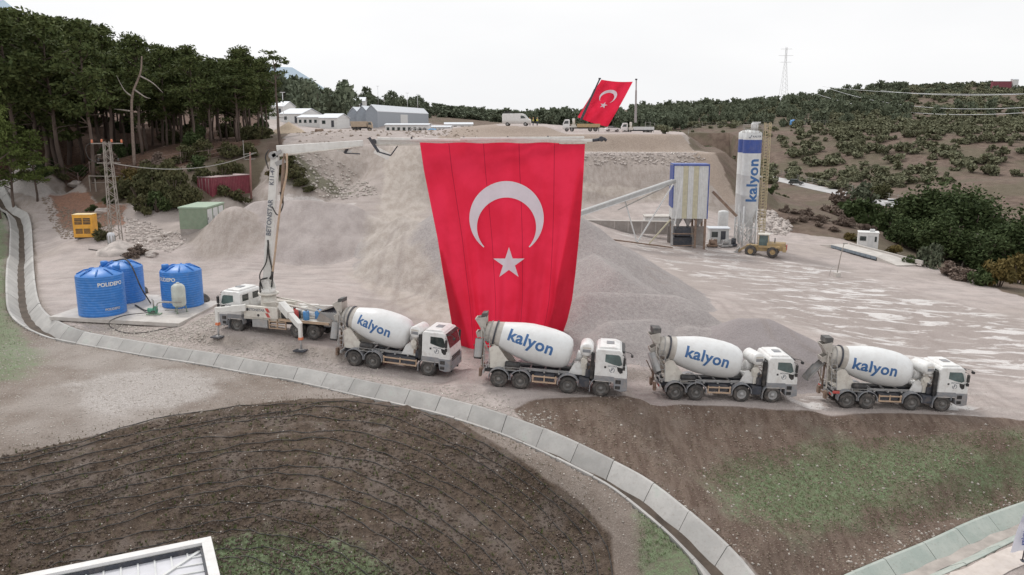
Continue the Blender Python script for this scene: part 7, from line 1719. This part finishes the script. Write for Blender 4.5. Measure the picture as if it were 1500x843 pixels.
# dark evergreens along the yard edge, right
ev = [(1340,150,290,1.0),(1362,140,268,1.1),(1388,138,262,1.15),(1412,136,268,1.1),(1436,132,272,1.1),(1330,158,300,1.2),(1455,140,282,1.1),(1478,128,310,1.1),(1500,126,318,1.2),(1375,150,272,1.2),(1425,148,270,1.2),(1348,134,310,1.1),(1400,128,300,1.1),(1452,124,330,1.2),(1530,128,300,1.2),(1318,165,296,1.2)]
for i, (px, Y, ty, wf) in enumerate(ev): tree_at(EV[i % 4], px, Y, ty, 'dark bushy evergreen in the thick clump beside the yard', 'dark evergreens beside the yard', wf*.62, 'evergreen_tree', 'tree')
for i, (px, Y, ty, wf, kd) in enumerate(((1235,172,276,.8,'brush'),(1250,166,292,.8,'cypress'),(1268,160,288,.9,'cypress'),(1292,158,292,.8,'cypress'),(1312,152,306,.8,'cypress'),(1275,200,262,.9,'grey_green'),(1302,212,266,.9,'scrub'),(1232,160,300,.9,'brush'),(1258,148,318,.8,'brush'),(1290,142,330,.8,'brush'),(1322,138,330,.8,'cypress'))):
    X = dp(px, 200, Y).x; z_ = gz_at(X, Y)-.2; h_ = max(1.5, dp(px, ty, Y).z-z_); plant('bush', {'brush': 'brown leafless bush on the bank below the valley road', 'cypress': 'dark green bush between the road and the weighing cabin', 'grey_green': 'grey green rounded bush just beyond the valley road', 'scrub': 'olive rounded bush right beyond the valley road'}[kd], 'bush', SH[kd][i % 3], V((X, Y, z_)), h_*.85, h_*wf, group={'brush': 'brown bushes below the valley road', 'cypress': 'dark bushes between road and weighing cabin'}.get(kd), part='stem')
for (px, py, r_, h_, kd, lab) in ((1362,392,2.4,3.6,'grey_green','pale grey green bush in front of the dark evergreens'),(1392,404,2.6,1.8,'brush','tangle of bare grey twigs at the yard edge near the leaning pole'),(1412,412,2.2,1.6,'brush','bare twiggy bush right of the leaning pole'),(1462,420,2.8,3.4,'autumn','yellow green bush at the far right yard edge'),(1490,415,3.0,3.6,'autumn','yellowing bush cut by the right edge of the photo'),(1440,418,2.2,2.2,'cypress','low dark bush between bare twigs and yellow green bush'),(1335,388,1.6,1.4,'cypress','low dark bush beside the rusty marker post'),(1310,372,1.8,1.4,'autumn','low yellowing bush behind the weighbridge'),(1245,352,1.6,1.2,'autumn','low yellow grass bush left of the weighing cabin'),(1260,355,1.8,1.2,'scrub','olive bush directly left of the weighing cabin'),(1130,285,1.6,1.6,'cypress','dark bush right of the yellow ladder tower by the road')):
    bush(kd, px, py, r_, h_, lab)
for i in range(30):
    px = rng.uniform(1130, 1345); py = np.interp(px, [1130,1345], [300,345])+rng.uniform(-14, 22); bush('brush', px, py, rng.uniform(1.2, 2.4), rng.uniform(.6, 1.3), 'low dry brown brush on the bank between yard and valley road', 'dry brush on the bank between yard and road', i=i)
# scrub on the right hillside
cnt = 0; far_c = []
while cnt < 210:
    X = rng.uniform(20, 190); Y = rng.uniform(178, 400); fx = X/Y
    if fx < .16 or fx > .66: continue
    if fx > .28 and Y < 215+(.30-fx)*-40: continue
    d_ = vnoise(np.array([X/22]), np.array([Y/40]), 9)[0]
    if rng.random() > .15+1.1*max(0, d_-.25)+(fx-.3)*.8: continue
    s_ = rng.uniform(.9, 2.6)*(1.25 if fx > .38 else .8); sh = SHF[rng.randrange(4)]
    plant('hillside_shrub', 'olive shrub among many on the open hillside beyond the valley road', 'shrub', sh, V((X, Y, gz_at(X, Y)-.15)), s_*rng.uniform(.8,1.2), s_*1.15, group='shrubs scattered over the far hillside', part='stem'); cnt += 1
def merged(name, label, cat_, pairs, spots, mt):
    base = [(np.array([v.co[:] for v in p[0].vertices]), np.array([list(f.vertices) for f in p[0].polygons])) for p in pairs]; parts = []
    for (x, y, z_, w_, h_) in spots:
        v, f = base[rng.randrange(len(base))]; a = rng.uniform(0, 6.28); c_, s_ = math.cos(a), math.sin(a)
        parts.append((np.stack([x+w_*(v[:, 0]*c_-v[:, 1]*s_), y+w_*(v[:, 0]*s_+v[:, 1]*c_), z_+h_*v[:, 2]], 1), f))
    Vv, Ff = cat(parts); o = bpy.data.objects.new(name, npmesh(name, Vv, Ff, mt)); C.objects.link(o); tag(o, label, cat_); o['kind'] = 'stuff'; return o
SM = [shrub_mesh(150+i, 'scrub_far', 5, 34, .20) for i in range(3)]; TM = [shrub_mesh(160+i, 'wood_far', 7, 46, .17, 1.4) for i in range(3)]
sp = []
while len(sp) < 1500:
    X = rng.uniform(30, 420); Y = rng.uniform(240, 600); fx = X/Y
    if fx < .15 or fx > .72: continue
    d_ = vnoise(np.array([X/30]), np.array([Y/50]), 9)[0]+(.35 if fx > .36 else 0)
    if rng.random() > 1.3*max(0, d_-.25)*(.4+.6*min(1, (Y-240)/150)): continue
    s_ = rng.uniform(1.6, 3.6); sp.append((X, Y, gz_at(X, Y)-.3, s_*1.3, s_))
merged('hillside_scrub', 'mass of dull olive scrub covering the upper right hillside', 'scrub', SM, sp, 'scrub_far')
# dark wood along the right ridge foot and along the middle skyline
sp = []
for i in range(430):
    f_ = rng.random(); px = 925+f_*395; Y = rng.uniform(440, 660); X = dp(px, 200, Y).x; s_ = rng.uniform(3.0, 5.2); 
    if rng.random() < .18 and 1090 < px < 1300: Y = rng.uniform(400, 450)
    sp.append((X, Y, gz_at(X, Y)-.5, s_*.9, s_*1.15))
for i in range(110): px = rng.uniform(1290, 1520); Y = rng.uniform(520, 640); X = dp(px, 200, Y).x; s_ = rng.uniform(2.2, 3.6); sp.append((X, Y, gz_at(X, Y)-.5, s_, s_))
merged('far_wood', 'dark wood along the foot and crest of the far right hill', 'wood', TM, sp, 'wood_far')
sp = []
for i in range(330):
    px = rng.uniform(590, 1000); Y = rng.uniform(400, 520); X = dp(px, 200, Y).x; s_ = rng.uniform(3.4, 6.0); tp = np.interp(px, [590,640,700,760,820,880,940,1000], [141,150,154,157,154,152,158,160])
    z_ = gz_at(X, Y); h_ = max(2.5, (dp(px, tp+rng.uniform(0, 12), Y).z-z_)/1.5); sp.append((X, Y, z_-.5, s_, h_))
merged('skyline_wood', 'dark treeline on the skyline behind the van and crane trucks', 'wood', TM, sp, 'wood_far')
for i in range(92):
    px = rng.uniform(400, 640); Y = rng.uniform(290, 470) if px < 520 else rng.uniform(380, 500); X = dp(px, 200, Y).x; z_ = gz_at(X, Y)-.3
    tp = np.interp(px, [400,430,450,480,510,530,560,600,640], [104,107,114,116,116,128,124,134,137])+rng.uniform(0, 32)
    h_ = (dp(px, tp, Y).z-z_)/1.5
    if h_ < 1.4 or h_ > 11: h_ = rng.uniform(2.5, 4.5)
    plant('hillside_tree', 'dark green broad tree on the wooded hill around the houses', 'tree', TREEF[i % 4], V((X, Y, z_)), h_, h_*.85, group='trees on the wooded hill with the houses')
# ------------------------------------------------------------------ stones, clods, weeds (nobody could count them)
OCT = (np.array([(1,0,0),(0,1,0),(-1,0,0),(0,-1,0),(.1,.1,.8),(0,0,-.6)], float), np.array([(0,1,4),(1,2,4),(2,3,4),(3,0,4),(1,0,5),(2,1,5),(3,2,5),(0,3,5)]))
def scatter(name, label, cat_, pts, smin, smax, mt, base=OCT, sq=(.6, 1.0), lift=.0):
    n = len(pts); v, f = base; s = (smin+(smax-smin)*RS.rand(n)**2.2); a = RS.rand(n)*6.28; c_, s_ = np.cos(a), np.sin(a); k = len(v)
    J = 1+.35*(RS.rand(n, k, 3)-.5); vv = v[None]*J*s[:, None, None]; vv[:, :, 2] *= (sq[0]+(sq[1]-sq[0])*RS.rand(n))[:, None]
    X = vv[:, :, 0]*c_[:, None]-vv[:, :, 1]*s_[:, None]; Y = vv[:, :, 0]*s_[:, None]+vv[:, :, 1]*c_[:, None]; P3 = np.array([(p[0], p[1], p[2]) for p in pts])
    W3 = np.stack([X+P3[:, 0:1], Y+P3[:, 1:2], vv[:, :, 2]+P3[:, 2:3]+lift], -1).reshape(-1, 3); F3 = (f[None]+(np.arange(n)*k)[:, None, None]).reshape(-1, f.shape[1])
    o = bpy.data.objects.new(name, npmesh(name, W3, F3, mt, f.shape[1])); C.objects.link(o); tag(o, label, cat_); o['kind'] = 'stuff'; return o
def in_poly(pxpoly, n, cl=0):
    P_ = W2(pxpoly); xs_ = [p[0] for p in P_]; ys_ = [p[1] for p in P_]; out = []
    while len(out) < n:
        X = RS.uniform(min(xs_), max(xs_), 4000); Y = RS.uniform(min(ys_), max(ys_), 4000); k = polysd(X, Y, P_) > 0
        if cl: k &= (vnoise(X*.45, Y*.45, 41)+.35*vnoise(X*1.6, Y*1.6, 42)-.15) > RS.rand(4000)
        for x, y in zip(X[k], Y[k]): out.append((x, y, gz_at(x, y)))
    return out[:n]
def along(px, n, spread, off=0):
    P_ = W2(px); L = [0]
    for a, b_ in zip(P_[:-1], P_[1:]): L.append(L[-1]+math.hypot(b_[0]-a[0], b_[1]-a[1]))
    out = []
    for i in range(n): s_ = RS.uniform(0, L[-1]); x = np.interp(s_, L, [p[0] for p in P_])+RS.normal()*spread; y = np.interp(s_, L, [p[1] for p in P_])+RS.normal()*spread+off; out.append((x, y, gz_at(x, y)))
    return out
M['clod'] = mat('soil_clod', (.10,.075,.06), .95, var=.4, vscale=9)
M['stone'] = mat('pale_stone', (.44,.40,.36), .9, var=.3, vscale=6)
M['brown_stone'] = mat('brown_stone', (.24,.19,.15), .9, var=.35, vscale=6)
DK = [(-40,680),(250,613),(450,588),(600,602),(790,695),(890,785),(900,900),(-40,900)]
scatter('soil_clods', 'dark soil clods strewn over the planting slope', 'soil', in_poly(DK, 20000, 1), .015, .12, 'clod')
scatter('slope_stones', 'pale pebbles strewn over the dark planting slope', 'pebbles', in_poly(DK, 1500), .02, .07, 'stone')
EMB = [(780,594),(1000,602),(1300,612),(1520,630),(1520,750),(1262,838),(1110,840),(980,730),(820,640)]
scatter('bank_stones', 'brown stones and crumbs on the grassy bank', 'stones', in_poly(EMB, 8000, 1), .02, .09, 'brown_stone')
scatter('bank_pale_stones', 'pale stones on the grassy bank and along its lower edge', 'stones', in_poly(EMB, 450, 1)+along([(1262,838),(1380,788),(1500,748)], 500, .55)+along([(980,728),(1050,795),(1101,838)], 120, .4), .02, .12, 'stone')
scatter('berm_gravel', 'loose gravel on the dusty strip between ditch and planting slope', 'gravel', in_poly([(-20,520),(60,490),(300,540),(450,565),(600,592),(760,645),(900,715),(985,770),(920,790),(790,690),(600,600),(450,585),(200,620),(-20,668)], 6000), .015, .08, 'stone')
scatter('road_gravel', 'loose pale gravel along the far edge of the ditch', 'gravel', along([(100,478),(300,512),(433,533),(540,556),(647,580),(700,594),(760,615),(800,634)], 4200, .75, .5), .02, .11, 'stone')
scatter('yard_gravel', 'crumbs of gravel around the trucks and heaps', 'gravel', in_poly([(280,470),(700,500),(900,520),(1200,540),(1450,560),(1450,600),(900,585),(640,560),(400,525),(300,505)], 3500), .015, .07, 'stone')
scatter('slab_rubble', 'pale broken rubble in front of the tank slab', 'rubble', in_poly([(150,474),(262,482),(340,445),(350,470),(300,505),(160,490)], 1500), .03, .17, 'stone')
scatter('bench_rocks', 'pale rocks along the top of the excavated bench', 'rocks', in_poly([(852,224),(1000,224),(1035,232),(1000,246),(852,244)], 900), .12, .42, 'rock')
scatter('excavation_rocks', 'pale broken rocks on the left side of the excavation', 'rocks', in_poly([(432,228),(470,226),(520,250),(560,285),(470,290),(430,262)], 600), .06, .36, 'stone')
scatter('rubble_left', 'pale rubble between the lattice pole and the green kiosk', 'rubble', in_poly([(180,318),(215,325),(260,340),(275,350),(250,372),(190,365)], 900), .06, .34, 'rock')
scatter('rust_rubble', 'brown broken earth around the yellow generator', 'rubble', in_poly([(60,285),(185,300),(160,350),(90,350)], 1500), .05, .26, 'brown_stone')
scatter('silo_rubble', 'pale rock pile right of the silo legs', 'rocks', in_poly([(1108,306),(1130,310),(1162,332),(1150,346),(1112,336)], 420), .2, .75, 'rock')
scatter('plateau_rubble', 'rubble strewn over the flat ground below the prefabs', 'rubble', in_poly([(430,192),(700,190),(690,206),(560,209),(440,212)], 900), .1, .42, 'brown_stone')
BL = (np.array([(-.10,0,0),(.10,0,0),(.02,.05,1),(0,-.10,0),(0,.10,0),(.45,.1,.8),(-.1,.1,0),(.1,-.1,0),(-.4,-.2,.75)], float), np.array([(0,1,2),(3,4,5),(6,7,8)]))
M['weed'] = leafmat('green_weed_blades', (.075,.10,.035), (.11,.13,.05), (.15,.14,.07))
M['grass_green'] = leafmat('dull_green_grass', (.125,.185,.08), (.175,.235,.115), (.21,.235,.13))
scatter('slope_weeds', 'scattered weeds on the dark planting slope', 'weeds', in_poly(DK, 3000, 1), .05, .30, 'weed', BL)
scatter('slope_dry_grass', 'dry grass tufts on the dark planting slope and its upper edge', 'grass', in_poly(DK, 3200)+along([(0,668),(250,610),(450,583),(600,597),(790,690),(890,785)], 1500, .5), .03, .17, 'grass_blades', BL)
scatter('bank_grass', 'thin green grass on the bank below the mixer trucks', 'grass', in_poly([(1020,690),(1090,665),(1180,650),(1300,640),(1500,632),(1510,735),(1300,775),(1150,775)], 15000), .03, .15, 'grass_green', BL)
scatter('bank_dry_grass', 'sparse dry grass over the brown bank', 'grass', in_poly(EMB, 5000), .03, .15, 'grass_blades', BL)
scatter('verge_grass', 'green grass left of the ditch and around the near building', 'grass', in_poly([(-40,300),(4,310),(8,430),(40,500),(20,560),(-40,560)], 2500)+in_poly([(-40,300),(4,310),(8,430),(30,500),(-40,540)], 4000)+in_poly([(320,790),(430,780),(560,835),(600,880),(300,880)], 5000)+in_poly([(935,750),(1000,795),(1030,840),(935,843)], 2000), .03, .14, 'grass_green', BL)
# a few boulders one can tell apart
for i, (px, py, s_, lab) in enumerate(((226,352,.9,'large flat pale boulder between lattice pole and green kiosk'),(222,374,.6,'pale slab of rock lying by the dry brush'),(151,311,.8,'white block of rock on the rusty slope right of the generator'),(246,345,.6,'pale boulder nearest the green kiosk'),(110,272,1.0,'pale boulder on the ledge above the rusty slope'),(1120,330,1.2,'large pale boulder at the silo rock pile'),(1140,338,1.0,'pale boulder at the outer end of the silo rock pile'))):
    p = on(px, py); bm = bmesh.new(); bmesh.ops.create_icosphere(bm, subdivisions=3, radius=1)
    for v in bm.verts:
        q = v.co.copy(); n_ = vnoise(np.array([q.x*1.6+i*3, q.x*4+i]), np.array([q.y*1.6+q.z*1.9, q.y*4+q.z*4]), i); v.co = q*s_*(.7+.6*n_[0]+.15*n_[1]); v.co.z *= .55
    me_ = bpy.data.meshes.new('boulder'); bm.to_mesh(me_); bm.free(); me_.materials.append(M['rock']); o = bpy.data.objects.new('boulder', me_); C.objects.link(o); o.location = p+V((0,0,.1*s_)); tag(o, lab, 'boulder')
# ------------------------------------------------------------------ light
w = bpy.data.worlds.new("World"); sc.world = w; w.use_nodes = True
nt = w.node_tree; nt.nodes.clear(); g = N(nt)
out = nt.nodes.new('ShaderNodeOutputWorld'); bg = nt.nodes.new('ShaderNodeBackground')
sky = nt.nodes.new('ShaderNodeTexSky'); sky.sky_type = 'NISHITA'; sky.sun_disc = False
SE, SR = R(52), R(-35)
sky.sun_elevation = SE; sky.sun_rotation = SR; sky.air_density = 1.0; sky.dust_density = 4.0; sky.ozone_density = 1.0
hs = g.n('ShaderNodeHueSaturation'); hs.inputs['Saturation'].default_value = .12; g.l(sky.outputs[0], hs.inputs['Color'])
tc = g.n('ShaderNodeTexCoord')
mp = g.n('ShaderNodeMapping'); mp.inputs['Scale'].default_value = (1, 1, 3.5); g.l(tc.outputs['Generated'], mp.inputs[0])
cl = g.noise(2.2, 5, .5, mp.outputs[0])
cloud = g.mix(g.ramp(cl, .3, .7), (9.9,9.95,10.1), (10.7,10.7,10.75))   # thick bright cloud cover
c = g.mix(.9, hs.outputs[0], cloud)
g.l(c, bg.inputs[0]); bg.inputs[1].default_value = .1
g.l(bg.outputs[0], out.inputs[0])
sun = bpy.data.lights.new('sun', 'SUN'); sun.energy = 1.6; sun.angle = R(12); sun.color = (1, .965, .92)
so = bpy.data.objects.new('sun', sun); C.objects.link(so)
az = SR
sd = Vector((math.sin(az)*math.cos(SE), math.cos(az)*math.cos(SE), math.sin(SE)))   # towards the sun: beyond the site, to the left
so.rotation_euler = sd.to_track_quat('Z', 'Y').to_euler()
sc.view_settings.view_transform = 'Standard'; sc.view_settings.look = 'None'; sc.view_settings.exposure = 0; sc.view_settings.gamma = 1
sc.cycles.max_bounces = 5; sc.cycles.diffuse_bounces = 3
